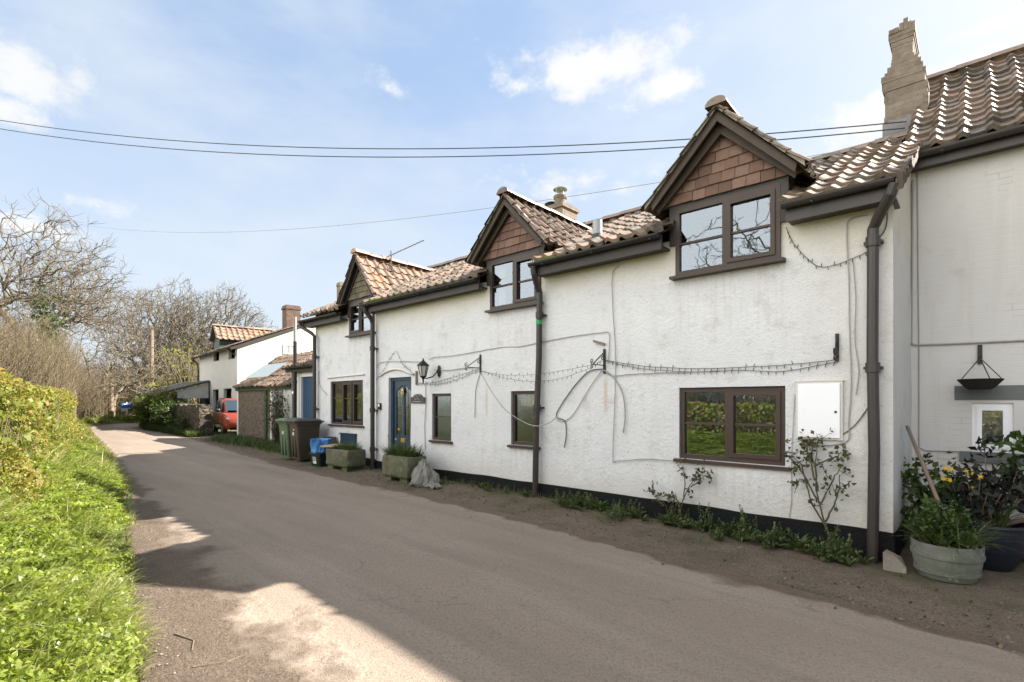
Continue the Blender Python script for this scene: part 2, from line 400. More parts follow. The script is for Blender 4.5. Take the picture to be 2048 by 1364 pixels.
mat_leaf('daffodil', [(0,(.75,.5,.02)),(1,(.85,.62,.04))], .35, .5, (1.1,1,.4))
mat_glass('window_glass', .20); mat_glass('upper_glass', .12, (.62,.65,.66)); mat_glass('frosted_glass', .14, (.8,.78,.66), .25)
mat_bark('tan_twig', (.105,.083,.052), (.225,.178,.115)); mat_bark('grey_bark', (.10,.083,.06), (.20,.168,.122)); mat_bark('pale_twig', (.12,.098,.066), (.22,.18,.125))
mat_bark('pole_wood', (.16,.12,.085), (.28,.22,.16)); mat_bark('rose_stem', (.07,.065,.035), (.13,.10,.06)); mat_bark('handle_wood', (.17,.125,.095), (.26,.20,.155))
mat_stone('trough_stone', (.09,.085,.055), (.19,.175,.125), .65)
mat_stone('pale_stone', (.30,.28,.25), (.42,.40,.36), .15)
mat_stone('chip_stone', (.14,.115,.09), (.30,.26,.22), .1); mat_stone('barrel_paint', (.06,.055,.045), (.29,.30,.27), .45, 4)
mat_rubble('rubble', (.075,.06,.046), (.15,.118,.092), (.06,.05,.04), 4.5, .6)  # stone tones darkened to stand in for shade on the wall
mat_rubble('cob_pebble', (.135,.105,.08), (.27,.22,.175), (.11,.085,.065), 14, .1)
simple('brown_wood', (.047,.029,.021), .5, .3, 5, .2)
simple('dark_timber', (.045,.037,.032), .6, .3, 5, .25)
simple('barge_grey', (.06,.043,.031), .7, .35, 6, .3)
simple('gutter_black', (.018,.016,.014), .4, .3, 4, .1)
simple('pipe_brown', (.040,.033,.029), .42, .3, 3, .1)
simple('plinth_black', (.008,.0088,.0085), .75, .4, 4, .9, 0, .15, .02)
simple('black_iron', (.012,.012,.012), .5, .2, 8, .1)
simple('door_blue', (.019,.042,.068), .42, .12, 5, .08)
simple('store_blue', (.03,.068,.13), .45, .15, 5, .08)
simple('lilac_paint', (.20,.19,.22), .65, .2, 5, .2)
simple('green_paint', (.03,.06,.04), .5, .2, 6, .1)
simple('white_plastic', (.80,.80,.82), .35, .03, 3, 0)
simple('white_paint', (.72,.70,.66), .6, .08, 3, .2)
simple('dirty_white', (.60,.58,.53), .8, .12, 1.6, .4)
simple('lintel_grey', (.13,.14,.135), .8, .12, 8, .2)
simple('cable_grey', (.30,.29,.27), .6, .2, 5, 0)
simple('cable_dark', (.06,.057,.05), .6, .2, 5, 0)
simple('brass', (.60,.40,.12), .35, .15, 10, 0, .9)
simple('steel', (.42,.42,.42), .4, .15, 10, 0, .9)
simple('flue_grey', (.36,.37,.39), .45, .1, 6, .05)
simple('terracotta', (.19,.145,.10), .8, .2, 8, .2)
simple('bin_green', (.095,.135,.075), .5, .15, 5, .05)
simple('bin_brown', (.065,.05,.033), .5, .25, 5, .05)
simple('bin_lid_brown', (.05,.042,.036), .45, .15, 5, .05)
simple('box_green', (.010,.021,.014), .45, .15, 5, .05)
simple('bag_blue', (.05,.19,.44), .35, .3, 9, .5, bd=.02)
simple('sack_grey', (.19,.18,.155), .6, .2, 8, .6, bd=.02)
simple('cardboard', (.38,.28,.18), .8, .12, 6, .1)
simple('pot_navy', (.012,.014,.022), .35, .2, 20, .3)
simple('compost', (.02,.015,.011), .95, .4, 20, .8, bd=.02)
simple('car_red', (.27,.04,.018), .22, .05, 3, 0, .1, .6)
simple('rubber', (.015,.015,.015), .7, .1, 8, 0)
simple('black_plastic', (.013,.013,.014), .45, .1, 8, 0)
simple('sign_blue', (.025,.14,.42), .5, .05, 3, 0)
simple('felt_roof', (.09,.085,.08), .9, .3, 3, .4)
simple('corrugated', (.26,.30,.31), .7, .1, 3, .1)
simple('lead', (.17,.165,.165), .55, .2, 8, .2)
simple('mortar', (.33,.30,.25), .95, .25, 9, .6, bd=.02)
simple('plaque_slate', (.055,.055,.045), .6, .2, 20, .2)
simple('curtain', (.62,.57,.47), .9, .1, 4, .1)
simple('dark_room', (.03,.028,.025), .9, .2, 2, 0)
simple('moss', (.12,.17,.012), .95, .4, 14, .8, bd=.02)
# ---------------------------------------------------------------- light levels
SUN_E = 3.5; SKY_S = .10; EXPO = 2.35
PALE = .80; PALE_C = (.74,1.0,1.42); HAZE_C = (1.60,1.75,1.90); CLOUD_C = (1.95,1.97,1.99); FILL_BANK_C = (6.7,6.65,6.5)
# ---------------------------------------------------------------- terrain
LEFT = [(-41.2,40),(-40.8,20),(-40.2,12),(-39,7.6),(-37.5,5.7),(-35,4.75),(-32,4.3),(-25,3.6),(-18,2.9),(-11,2.0),(-4.4,.85),(0,.2),(5,-.6),(30,-4)]
RIGHT = [(-37.6,40),(-37.2,20),(-36.6,12),(-35.4,8.2),(-33.5,6.7),(-31,6.35),(-27,6.45),(-22,6.35),(-12,5.45),(-4.4,5.25),(0,5.0),(5,4.8),(30,2)]
def itp(t, x): return float(np.interp(x, [a for a, b in t], [b for a, b in t]))
def eL(x): return itp(LEFT, x)
def eR(x): return itp(RIGHT, x)
def base_z(x): return float(np.interp(x, [-60,-40,-25,-18,-14,-5.4,-.6,6], [.45,.36,.24,.19,.15,.12,0,-.04]))
def gz(x, y):
    z = base_z(x)
    l = eL(x); d = l - y
    n = noise.noise(Vector((x*.9, y*.9, 0)))
    if d > 0:
        top = .62 if x > -34 else .25
        z += min(.06 + .52*d, top) * min(1, d/.25) + .06*n*min(1, d)
        if d > 2: z -= min((d-2)*.05, .4)
    r = eR(x)
    if y > r:
        z += min((y-r)*.05, .035) + .018*noise.noise(Vector((x*3, y*3, 4)))*min(1, (y-r)*2)
    return z
def on(x, y): return gz(x, y)

def make_ground():
    xs = sorted(set([-600,-420,-280,-190,-130,-100,-80,-68,-58,-52,-48] + list(np.arange(-46, 6.01, .4)) + [6.5,7.5,9,12,16,24,40,70,120,200,350,600]))
    ys = sorted(set([-600,-350,-200,-110,-60,-34,-20,-14,-10,-7.5] + list(np.arange(-6, 14.01, .2)) + [15,16.5,18,20,23,27,33,42,60,90,140,230,360,600]))
    V = []; R = []
    for y in ys:
        for x in xs:
            far = max(abs(x)-60, abs(y)-30, 0)
            z = gz(max(-60, min(30, x)), max(-12, min(60, y)))
            inside = eL(x) + .02 < y < eR(x) - .02
            if inside: z -= .05
            z -= far*.0
            V.append((x, y, z))
            d = eL(x) - y; r = y - eR(x)
            g = 0
            if d > .12: g = 1
            if y > 10 or x < -41.3 or (r > .25 and x < -27): g = 1
            if -22.6 < x < -14 and r > .55: g = .75
            R.append(g)
    n = len(xs); F = [(j*n+i, j*n+i+1, (j+1)*n+i+1, (j+1)*n+i) for j in range(len(ys)-1) for i in range(n-1)]
    o = npmesh('ground', V, F, M['soil'], None, R, True)
    tag(o, kind='structure')
    # the lane: its own sheet, ragged into the soil at the sides
    st = []
    for a in np.concatenate([np.arange(14, -30.5, -.45)]): st.append((Vector((a, eL(a), 0)), Vector((a, eR(a), 0))))
    bend = [(-31,4.25,-30.6,6.37),(-32.5,4.4,-32,6.45),(-34,4.6,-33.4,6.7),(-35.5,4.9,-34.5,7.3),(-37,5.45,-35.2,8.0),(-38.3,6.5,-35.8,9.3),(-39.2,8,-36.3,11),(-40,10.8,-36.8,13.5),(-40.5,15,-37.2,19),(-40.9,22,-37.4,27),(-41.2,38,-37.6,40)]
    for x0, y0, x1, y1 in bend: st.append((Vector((x0,y0,0)), Vector((x1,y1,0))))
    K = 16; V = []; R = []
    for i, (a, b) in enumerate(st):
        for k in range(K+1):
            f = k/K; f2 = .5-.5*math.cos(PI*f) if False else f
            p = a.lerp(b, f2)
            # soil shoulder on the near verge is wider next to the camera
            w = float(np.interp(a.x, [-14,-8,-5,-3,2], [.4,.8,1.2,1.35,1.35])); wid = (b-a).length
            dl = f2*wid; dr = (1-f2)*wid
            e = min(dl/w, dr/.42); e = max(0, min(1, e))
            crown = .035*math.sin(PI*f)
            zb = (base_z(p.x))
            V.append((p.x, p.y, zb + crown + .012 + .006*noise.noise(Vector((p.x*1.4, p.y*1.4, 3))))); R.append(e)
    n = K+1; F = [(i*n+k, i*n+k+1, (i+1)*n+k+1, (i+1)*n+k) for i in range(len(st)-1) for k in range(K)]
    o = npmesh('road', V, F, M['asphalt'], None, R, True); tag(o, kind='structure')
make_ground()

# ---------------------------------------------------------------- building helpers
def wob(x, z, a=.016):
    return a*noise.noise(Vector((x*.55, z*.6, 1.3))) + a*.5*noise.noise(Vector((x*1.9, z*1.9, 7.1)))
def facade(mb, x0, x1, z0, z1, Y, openings, reveal=.12, step=.3, amp=.016, ztop=None, slope=None):
    """wall in plane y=Y with rectangular openings (ax,bx,az,bz) and reveals going in"""
    xs = {x0, x1}; zs = {z0, z1}
    for a, b, c, d in openings: xs |= {max(x0,a), min(x1,b)}; zs |= {max(z0,c), min(z1,d)}
    for s, lo, hi in ((xs, x0, x1), (zs, z0, z1)):
        for v in np.arange(lo, hi, step):
            if all(abs(v-q) > step*.4 for q in s): s.add(float(v))
    xs = sorted(xs); zs = sorted(zs); idx = {}
    base = len(mb.v)
    for j, z in enumerate(zs):
        for i, x in enumerate(xs):
            mb.v.append((x, Y + wob(x, z, amp), z)); mb.c.append(.5)
    n = len(xs)
    def isopen(i, j):
        cx = (xs[i]+xs[i+1])/2; cz = (zs[j]+zs[j+1])/2
        return any(a < cx < b and c < cz < d for a, b, c, d in openings)
    for j in range(len(zs)-1):
        for i in range(n-1):
            if not isopen(i, j): mb.f.append((base+j*n+i, base+j*n+i+1, base+(j+1)*n+i+1, base+(j+1)*n+i))
    for a, b, c, d in openings:
        a2, b2, c2, d2 = max(a,x0), min(b,x1), max(c,z0), min(d,z1)
        def fr(x, z): return (x, Y + wob(x, z, amp), z)
        def bk(x, z): return (x, Y + reveal, z)
        for p, q in (((a2,c2),(b2,c2)), ((b2,c2),(b2,d2)), ((b2,d2),(a2,d2)), ((a2,d2),(a2,c2))):
            mb.add([fr(*p), fr(*q), bk(*q), bk(*p)], [(0,1,2,3)])

def window(parent, x0, x1, z0, z1, Y, lights, fw=.055, bar=None, glass='window_glass', mat='brown_wood', sill=True, name='window', sash=True, sill_over=.05, depth=.07, head=False, curtain=None):
    """casement window facing -y; lights = list of (start, end) fractions of the width"""
    f = MB(); y0 = Y; y1 = Y + depth
    f.box(x0, x0+fw, y0, y1, z0, z1); f.box(x1-fw, x1, y0, y1, z0, z1)
    f.box(x0+fw, x1-fw, y0, y1, z0, z0+fw); f.box(x0+fw, x1-fw, y0, y1, z1-fw, z1)
    w = x1-x0-2*fw; panes = []
    for i, (a, b, opening) in enumerate(lights):
        la, lb = x0+fw+w*a, x0+fw+w*b
        if i > 0: f.box(la-.028, la+.028, y0+.002, y1-.002, z0+fw, z1-fw)
        if i > 0: la += .028
        if i < len(lights)-1: lb -= .028
        za, zb = z0+fw, z1-fw
        if opening:
            s = .05; yy = y0-.016
            f.box(la, la+s, yy, y1-.005, za, zb); f.box(lb-s, lb, yy, y1-.005, za, zb)
            f.box(la+s, lb-s, yy, y1-.005, za, za+s); f.box(la+s, lb-s, yy, y1-.005, zb-s, zb)
            la += s; lb -= s; za += s; zb -= s
        if bar:
            zz = za + (zb-za)*bar
            f.box(la, lb, y0+.012, y1-.012, zz-.013, zz+.013)
        panes.append((la, lb, za, zb))
    if head: f.box(x0-.03, x1+.03, y0-.03, y0+.02, z1-.005, z1+.03)
    w_ = f.build(name, M[mat], parent)
    for la, lb, za, zb in panes:
        p = MB(); p.quad((la,y0+.035,za),(lb,y0+.035,za),(lb,y0+.035,zb),(la,y0+.035,zb)); p.build('pane', M[glass], w_, fix=False)
    if sill:
        s = MB(); s.prism([(x0-sill_over,Y+.05,z0+.007),(x0-sill_over,Y-.085,z0-.010),(x0-sill_over,Y-.085,z0-.045),(x0-sill_over,Y+.05,z0-.045)], (x1-x0+2*sill_over,0,0))
        s.build('sill', M[mat], w_)
    if curtain:
        for (a, b, c, d) in curtain:
            m = MB(); N = 14; xa = x0+(x1-x0)*a; xb = x0+(x1-x0)*b; za = z0+(z1-z0)*c; zb = z0+(z1-z0)*d
            for k in range(N):
                u0 = xa+(xb-xa)*k/N; u1 = xa+(xb-xa)*(k+1)/N
                o0 = .012*(-1)**k; o1 = .012*(-1)**(k+1)
                m.quad((u0,Y+.16+o0,za),(u1,Y+.16+o1,za),(u1,Y+.16+o1,zb),(u0,Y+.16+o0,zb))
            m.build('curtain', M['curtain'], w_, smooth=True, fix=False)
    return w_

def pantiles(mb, O, U, Vv, W, L, tw=.22, tl=.29, keep=None, sag=.0, seed=0, roll=.042, lift=.032, jit=1.7):
    """clay pantiles as modelled rolls: O eave corner, U along the eave, Vv up the slope"""
    rr = random.Random(seed); O = Vector(O); U = Vector(U).normalized(); Vv = Vector(Vv).normalized(); N = U.cross(Vv)
    if N.z < 0: N = -N
    nu = max(1, round(W/tw)); tw = W/nu; nv = math.ceil(L/tl); S_ = 8
    prof = []
    for k in range(S_+1):
        s = k/S_*1.06 - .03
        h = roll*math.sin(PI*(s)/.42) if 0 <= s < .42 else (-.012*math.sin(PI*(s-.42)/.58) if s >= .42 else 0.0)
        prof.append((s, h))
    for j in range(nv):
        v0 = j*tl; v1 = min(v0+tl*1.12, L)
        if v1-v0 < .08: continue
        for i in range(nu):
            c = O + U*((i+.5)*tw) + Vv*(v0+tl*.5)
            if keep and not keep(c): continue
            col = rr.random(); du = rr.uniform(-.006,.006)*jit; dn = rr.uniform(-.004,.007)*jit; tl_ = rr.uniform(-.012,.012)*jit; sk = rr.uniform(-.006,.006)*jit
            b = len(mb.v)
            for (vv, lf) in ((v0+tl_, lift), (v1, 0.0)):
                for s, h in prof:
                    u = (i+s)*tw + du + (sk if vv > v0+.1 else 0)
                    sg = sag*(noise.noise(Vector((u*.35+seed, vv*.5, 2))) - .4*math.sin(PI*vv/max(L, .1)))
                    mb.v.append(tuple(O + U*u + Vv*vv + N*(h + lf + dn + sg))); mb.c.append(col)
            for k, (s, h) in enumerate(prof):   # front lip
                u = (i+s)*tw + du
                sg = sag*(noise.noise(Vector((u*.35+seed, v0*.5, 2))) - .4*math.sin(PI*v0/max(L, .1)))
                mb.v.append(tuple(O + U*u + Vv*(v0+tl_+.004) + N*(h + lf - .024 + dn + sg))); mb.c.append(col)
            n = S_+1
            for k in range(S_):
                mb.f.append((b+k, b+k+1, b+n+k+1, b+n+k)); mb.f.append((b+2*n+k, b+2*n+k+1, b+k+1, b+k))
            # underlay
            bb = len(mb.v)
            for u, vv in ((i*tw, v0),((i+1)*tw, v0),((i+1)*tw, min(v0+tl,L)),(i*tw, min(v0+tl,L))):
                mb.v.append(tuple(O + U*u + Vv*vv - N*.03)); mb.c.append(.1)
            mb.f.append((bb, bb+1, bb+2, bb+3))

def ridge_tiles(mb, a, b, r=.11, ln=.42, seed=1):
    a = Vector(a); b = Vector(b); d = (b-a); L = d.length; d.normalize(); n = max(1, round(L/ln)); rr = random.Random(seed)
    side = d.cross(Vector((0,0,1))).normalized()
    for i in range(n):
        p = a + d*(L*i/n); q = a + d*(L*(i+1)/n + .015); c = rr.random(); dz = rr.uniform(-.008,.008); bs = len(mb.v)
        for pt, rad in ((p, r*1.0), (q, r*.93)):
            for k in range(9):
                t = PI*k/8
                mb.v.append(tuple(pt + side*(math.cos(t)*rad*1.15) + Vector((0,0,math.sin(t)*rad*.85+dz-.03)))); mb.c.append(c)
        for k in range(8): mb.f.append((bs+k, bs+k+1, bs+10+k, bs+9+k))
        mb.f.append(tuple(bs+k for k in range(9))); mb.f.append(tuple(bs+9+k for k in reversed(range(9))))

def downpipe(parent, pts, r=.048, brackets=(), mat='pipe_brown', marks=None):
    m = MB(); m.tube(pts, r, 12)
    for z in brackets:
        # socket collars
        x = None
        for a, b in zip(pts, pts[1:]):
            if min(a[2],b[2]) <= z <= max(a[2],b[2]):
                t = (z-a[2])/(b[2]-a[2]) if b[2] != a[2] else 0
                x = (a[0]+(b[0]-a[0])*t, a[1]+(b[1]-a[1])*t)
        if x:
            m.lathe([(r*1.02,-.05),(r*1.25,-.05),(r*1.25,.05),(r*1.02,.05)], x[0], x[1], 12, z)
            m.box(x[0]-r*1.6, x[0]+r*1.6, x[1]+.01, x[1]+r+.06, z-.012, z+.012)
    return m.build('downpipe', M[mat], parent, smooth=False)

def gutter(mb, x0, x1, y, z, r=.06):
    """half-round gutter running along x"""
    n = 8; b = len(mb.v)
    for x in (x0, x1):
        for rad in (r, r-.008):
            for k in range(n+1):
                t = PI + PI*k/n
                mb.v.append((x, y+math.cos(t)*rad, z+math.sin(t)*rad)); mb.c.append(.5)
    m = n+1
    for k in range(n):
        mb.f.append((b+k, b+k+1, b+2*m+k+1, b+2*m+k)); mb.f.append((b+m+k, b+m+k+1, b+3*m+k+1, b+3*m+k))
    for o in (0, 2*m): mb.f.append(tuple([b+o+k for k in range(m)]))
    mb.f.append((b, b+m, b+3*m, b+2*m)); mb.f.append((b+n, b+m+n, b+3*m+n, b+2*m+n))
    for x in np.arange(x0+.3, x1, .9):
        mb.box(x-.012, x+.012, y-r-.004, y+.05, z-r-.006, z-r+.004)

# ---------------------------------------------------------------- the cottage
YC = 6.5; YL = 6.64; XR = -.64; XM = -10.14; XLft = -13.3
EY, EZ = 6.2, 3.90; RY, RZ = 9.3, 5.50; PT = (RZ-EZ)/(RY-EY)
cot = thing('cottage', 'long white roughcast cottage with a black plinth, three gabled dormers and pantiled roof', 'cottage', (-7, 6.5, 0))
DORM = [  # cx, half width of roof, window x0,x1, sill z, head z, barge Y, apex z, foot z, wall Y
    dict(cx=-2.335, hw=.90, x0=-2.965, x1=-1.69, Yw=YC, Yb=6.24, az=5.27, fz=4.33, s='hung_tile', tile='pantile_brown', zs=None),
    dict(cx=-5.90,  hw=.85, x0=-6.44, x1=-5.29, Yw=YC, Yb=6.26, az=5.19, fz=4.27, s='hung_tile', tile='pantile_brown', zs=None),
    dict(cx=-10.93, hw=.74, x0=-11.50, x1=-10.42, Yw=YL, Yb=6.44, az=5.22, fz=4.20, s='hung_tile_mossy', tile='pantile_orange', zs=None)]
DORM[0]['z0'] = Zt(1354,553,6.48); DORM[0]['z1'] = (Zt(1354,424,6.48)+Zt(1563,362,6.48))/2
DORM[1]['z0'] = Zt(975,622,6.48); DORM[1]['z1'] = (Zt(975,530,6.48)+Zt(1076,500,6.48))/2
DORM[2]['z0'] = Zt(697,672,6.62); DORM[2]['z1'] = (Zt(697,609,6.62)+Zt(745,594,6.62))/2
print('DORM', [(round(d['z0'],2), round(d['z1'],2)) for d in DORM])
# ground-floor openings
def rect(pxl, pxr, tops, bots, Y):
    return (X(pxl,Y), X(pxr,Y), sum(Zt(a,b,Y) for a,b in bots)/len(bots), sum(Zt(a,b,Y) for a,b in tops)/len(tops))
W4 = rect(1358,1571, [(1358,776),(1570,771)], [(1358,917),(1572,932)], YC)
W3 = rect(1022,1076, [(1022,783),(1065,781)], [(1022,889)], YC)
W2 = rect(864,902, [(864,788),(902,786)], [(864,880),(902,882)], YC)
W1 = rect(661,726, [(661,764),(725,759)], [(661,848),(725,851)], YL)
DR = (X(777,YC), X(822,YC), .17, (Zt(777,757,YC)+Zt(821,752,YC))/2)
print('WIN', W1, W2, W3, W4, 'DOOR', DR)
WT = 3.86
ops = [W2, W3, W4, DR]
for d in DORM[:2]: ops.append((d['x0'], d['x1'], d['z0'], WT+1))
w = MB()
facade(w, XM, XR, -.1, WT, YC, ops)
HT = (X(683,YL), X(713,YL), .28, Zt(690,868,YL))
opl = [W1, (DORM[2]['x0'], DORM[2]['x1'], DORM[2]['z0'], WT+1)]
facade(w, XLft, XM+.0, -.1, WT, YL, opl)
# step between the two fronts, right end wall, left end wall, back wall
w.quad((XM,YC,-.1),(XM,YL+.02,-.1),(XM,YL+.02,WT),(XM,YC,WT))
def endwall(x, y0, sgn):
    ys = list(np.arange(y0, 12.41, .31)); 
    b = len(w.v)
    zs = list(np.arange(-.1, 5.4, .3))
    for j, z in enumerate(zs):
        for i, y in enumerate(ys):
            top = EZ + (min(y, 2*RY-y)-EY)*PT - .04
            w.v.append((x + sgn*wob(y+3, z, .022)*(0 if i == 0 else 1), y, min(z, top))); w.c.append(.5)
    n = len(ys)
    for j in range(len(zs)-1):
        for i in range(n-1): w.f.append((b+j*n+i, b+j*n+i+1, b+(j+1)*n+i+1, b+(j+1)*n+i))
endwall(XR, YC + wob(XR, 1), 1); endwall(XLft, YL, -1)
w.quad((XLft,12.4,-.1),(XR,12.4,-.1),(XR,12.4,EZ),(XLft,12.4,EZ))
w.build('wall', M['roughcast'], cot, smooth=False, fix=False)
# plinth: black painted foot of the wall with a hand-painted wavering top
pl = MB()
def plinth(x0, x1, Y, skip=None, d=.014):
    xs = list(np.arange(x0, x1, .12)) + [x1]
    for a, b in zip(xs, xs[1:]):
        if skip and skip[0]-.02 < (a+b)/2 < skip[1]+.02: continue
        za = .365 + .02*noise.noise(Vector((a*1.3,0,0))); zb = .365 + .02*noise.noise(Vector((b*1.3,0,0)))
        ya = Y + wob(a,.3) - d; yb = Y + wob(b,.3) - d
        la = Y + wob(a,-.1) - d - .03; lb = Y + wob(b,-.1) - d - .03
        pl.add([(a,la,-.12),(b,lb,-.12),(b,yb,zb-.02),(a,ya,za-.02),(b,yb+d+.012,zb),(a,ya+d+.012,za)], [(0,1,2,3),(3,2,4,5)])
plinth(DR[1], XR+.014, YC); plinth_b = pl; pl = MB(); plinth(XM-.015, DR[0], YC); pl.build('plinth', M['plinth_black'], cot, fix=False); pl = MB(); plinth(XLft, XM-.02, YL); pl.build('plinth', M['plinth_black'], cot, fix=False); pl = plinth_b
for y in np.arange(6.47, 8.4, .2):
    pl.quad((XR+.018,y,-.12),(XR+.018,y+.2,-.12),(XR+.014,y+.2,.35+.02*noise.noise(Vector((y+.2,3,0)))),(XR+.014,y,.35+.02*noise.noise(Vector((y,3,0)))))
pl.build('plinth', M['plinth_black'], cot, fix=False)
# windows
HALF = [(0,.5,False),(.5,1,True)]
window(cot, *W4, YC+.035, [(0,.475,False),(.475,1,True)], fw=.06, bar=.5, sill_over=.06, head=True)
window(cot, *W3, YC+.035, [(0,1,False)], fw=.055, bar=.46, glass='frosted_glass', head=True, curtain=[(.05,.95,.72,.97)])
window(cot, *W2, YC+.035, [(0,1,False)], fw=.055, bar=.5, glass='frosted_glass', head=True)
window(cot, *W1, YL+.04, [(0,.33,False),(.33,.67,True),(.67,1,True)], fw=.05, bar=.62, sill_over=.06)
# dormers
MS = (RZ-EZ)/(RY-EY)
def main_z(y): return EZ + (y-EY)*MS
for k, d in enumerate(DORM):
    cx, hw, az, fz = d['cx'], d['hw'], d['az'], d['fz']; sl = (az-fz)/hw; Yw = d['Yw']; Yb = d['Yb']
    ck = (d['x1']-d['x0'])/2 + .07; xm = (d['x0']+d['x1'])/2
    zh = d['z1']; yback = EY + (az-EZ)/MS + .25
    # carcass: cheeks, corner posts, soffits and head beam
    cheeks = []
    for s in (-1, 1):
        cb = MB(); xs_ = xm + s*ck
        ct = az - abs(xs_-cx)*sl - .05
        yb = EY + (ct-EZ)/MS + .1
        cb.prism([(xs_, Yw+.02, d['z0']+.3 if False else EZ-.15), (xs_, Yw+.02, ct), (xs_, yb, ct)], (-s*.05, 0, 0)); cheeks.append(cb)
    tb = MB()
    for s in (-1, 1):
        xa = d['x0'] if s < 0 else d['x1']
        tb.box(xa, xa+s*.085, Yw-.03, Yw+.09, 3.78, zh+.02)
    tb.box(d['x0']-.085, d['x1']+.085, Yw-.032, Yw+.06, zh, zh+.07)
    body = tb.build('dormer', M['dark_timber'], cot)
    for cb in cheeks: cb.build('cheek', M['lead' if k == 0 else 'dirty_white'], body)
    # tile-hung gable
    g = MB(); z = zh + .06; row = 0; rr = random.Random(k+5)
    while z < az - .16:
        zt = min(z+.155, az-.1); half = max(0, (az - .04 - z)/sl)
        half = min(half, hw-.02)
        n = max(1, round(2*half/.165)); tw = .165; off = (row % 2)*.08
        x = cx - half - off
        while x < cx + half:
            a = max(x, cx-half); b = min(x+tw-.006, cx+half)
            if b - a > .012:
                yy = Yw - .05 + rr.uniform(-.004,.004); c = rr.random()
                t2a = min(zt+.02, az-.03-abs(a-cx)*sl); t2b = min(zt+.02, az-.03-abs(b-cx)*sl)
                zb = z + rr.uniform(-.004,.004)
                if t2a > zb or t2b > zb:
                    t2a = max(t2a, zb+.004); t2b = max(t2b, zb+.004)
                    g.add([(a,yy-.018,zb),(b,yy-.018,zb),(b,yy+.006,t2b),(a,yy+.006,t2a),(a,yy+.004,zb),(b,yy+.004,zb)], [(0,1,2,3),(4,5,1,0)], c)
            x += tw
        z += .135; row += 1
    g.add([(cx-hw+.02, Yw-.028, zh+.05),(cx+hw-.02, Yw-.028, zh+.05),(cx, Yw-.028, az-.05)], [(0,1,2)], .0)
    g.build('hung_tiles', M[d['s']], body, fix=False)
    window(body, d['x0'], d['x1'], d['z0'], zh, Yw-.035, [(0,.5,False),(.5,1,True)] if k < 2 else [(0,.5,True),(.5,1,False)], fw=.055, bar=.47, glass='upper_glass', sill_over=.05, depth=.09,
           curtain=[(.06,.2,.05,.95),(.82,.94,.05,.95)] if k == 1 else None)
    # barge boards
    bb = MB()
    for s in (-1, 1):
        A = Vector((cx, Yb, az-.04)); B = Vector((cx+s*(hw-.03), Yb, fz-.005))
        n = Vector((0,0,-1))
        bd = .10
        bb.prism([A, B, B+Vector((-s*.02,0,-bd)), A+Vector((0,0,-bd*1.25))], (0,.032,0))
        # second, inner board set back and the sloping soffit
        bb.prism([A+Vector((0,.11,-.08)), B+Vector((-s*.02,.11,-.05)), B+Vector((-s*.05,.11,-.12)), A+Vector((0,.11,-.24))], (0,.03,0))
        bb.quad(A+Vector((0,.02,-.03)), B+Vector((0,.02,-.03)), B+Vector((0,Yw-Yb+.1,-.03)), A+Vector((0,Yw-Yb+.1,-.03)))
    bb.build('bargeboard', M['barge_grey' if k < 2 else 'dark_timber'], body, fix=False)
    # roof
    r = MB(); LS = math.hypot(hw+.06, (hw+.06)*sl); ang = math.atan(sl)
    fz2 = az - (hw+.06)*sl
    for s in (-1, 1):
        O = (cx+s*(hw+.06), Yb-.04, fz2)
        up = (-s*math.cos(ang), 0, math.sin(ang))
        def keep(c): return main_z(c.y) < c.z + .12
        if s > 0: pantiles(r, O, (0,1,0), up, yback-Yb, LS, .225, .25, keep, .02, 11+k+s, roll=.04)
        else: pantiles(r, O, (0,1,0), up, yback-Yb, LS, .225, .25, keep, .02, 11+k+s, roll=.04)
    ridge_tiles(r, (cx, Yb-.05, az+.04), (cx, yback, az+.02), .115, .4, k)
    r.build('dormer_roof', M[d['tile']], body, fix=False, smooth=False)
    # mortar verge, thick and uneven
    mv = MB()
    for s in (-1, 1):
        prev = None
        for i in range(9):
            t = i/8; p = Vector((cx+s*(hw+.05)*t, Yb-.015, az + .015 - (hw+.05)*sl*t))
            h = .035 + .012*noise.noise(Vector((t*9, s, k)))
            cur = [p+Vector((0,0,.02+h*.5)), p+Vector((0,0,-h))]
            if prev:
                mv.prism([prev[0], cur[0], cur[1], prev[1]], (0,.05,0))
            prev = cur
    mv.build('verge', M['mortar'], body)
# main roof
r = MB()
def keep_main(c):
    for d in DORM:
        ck = (d['x1']-d['x0'])/2 + .1; xm = (d['x0']+d['x1'])/2; sl = (d['az']-d['fz'])/d['hw']
        if abs(c.x-xm) < ck and c.z < d['az'] - abs(c.x-d['cx'])*sl + .05: return False
        if abs(c.x-d['cx']) < d['hw'] and c.z < d['az'] - abs(c.x-d['cx'])*sl - .05 and c.z > d['fz']: return False
    return True
LS = math.hypot(RY-EY, RZ-EZ); ang = math.atan(MS)
pantiles(r, (-13.55, EY+.14, EZ+.14*MS), (1,0,0), (0, math.cos(ang), math.sin(ang)), 13.55-10.18, LS-.16, .225, .29, keep_main, .05, 3)
pantiles(r, (-10.18, EY, EZ), (1,0,0), (0, math.cos(ang), math.sin(ang)), 10.18-5.12, LS, .225, .29, keep_main, .06, 4)
pantiles(r, (-5.22, EY-.03, EZ+.012), (1,0,0), (0, math.cos(ang), math.sin(ang)), 5.22-.52, LS+.03, .225, .29, lambda c: keep_main(c) and not (c.x > -.64 and c.y > 8.35), .06, 5)
pantiles(r, (-.5, 2*RY-EY, EZ), (-1,0,0), (0, -math.cos(ang), math.sin(ang)), 13, LS, .45, .6, None, .02, 6)
ridge_tiles(r, (-13.5, RY, RZ+.05), (-.7, RY, RZ+.03), .12, .42, 2)
r.build('roof', M['pantile'], cot, fix=False)
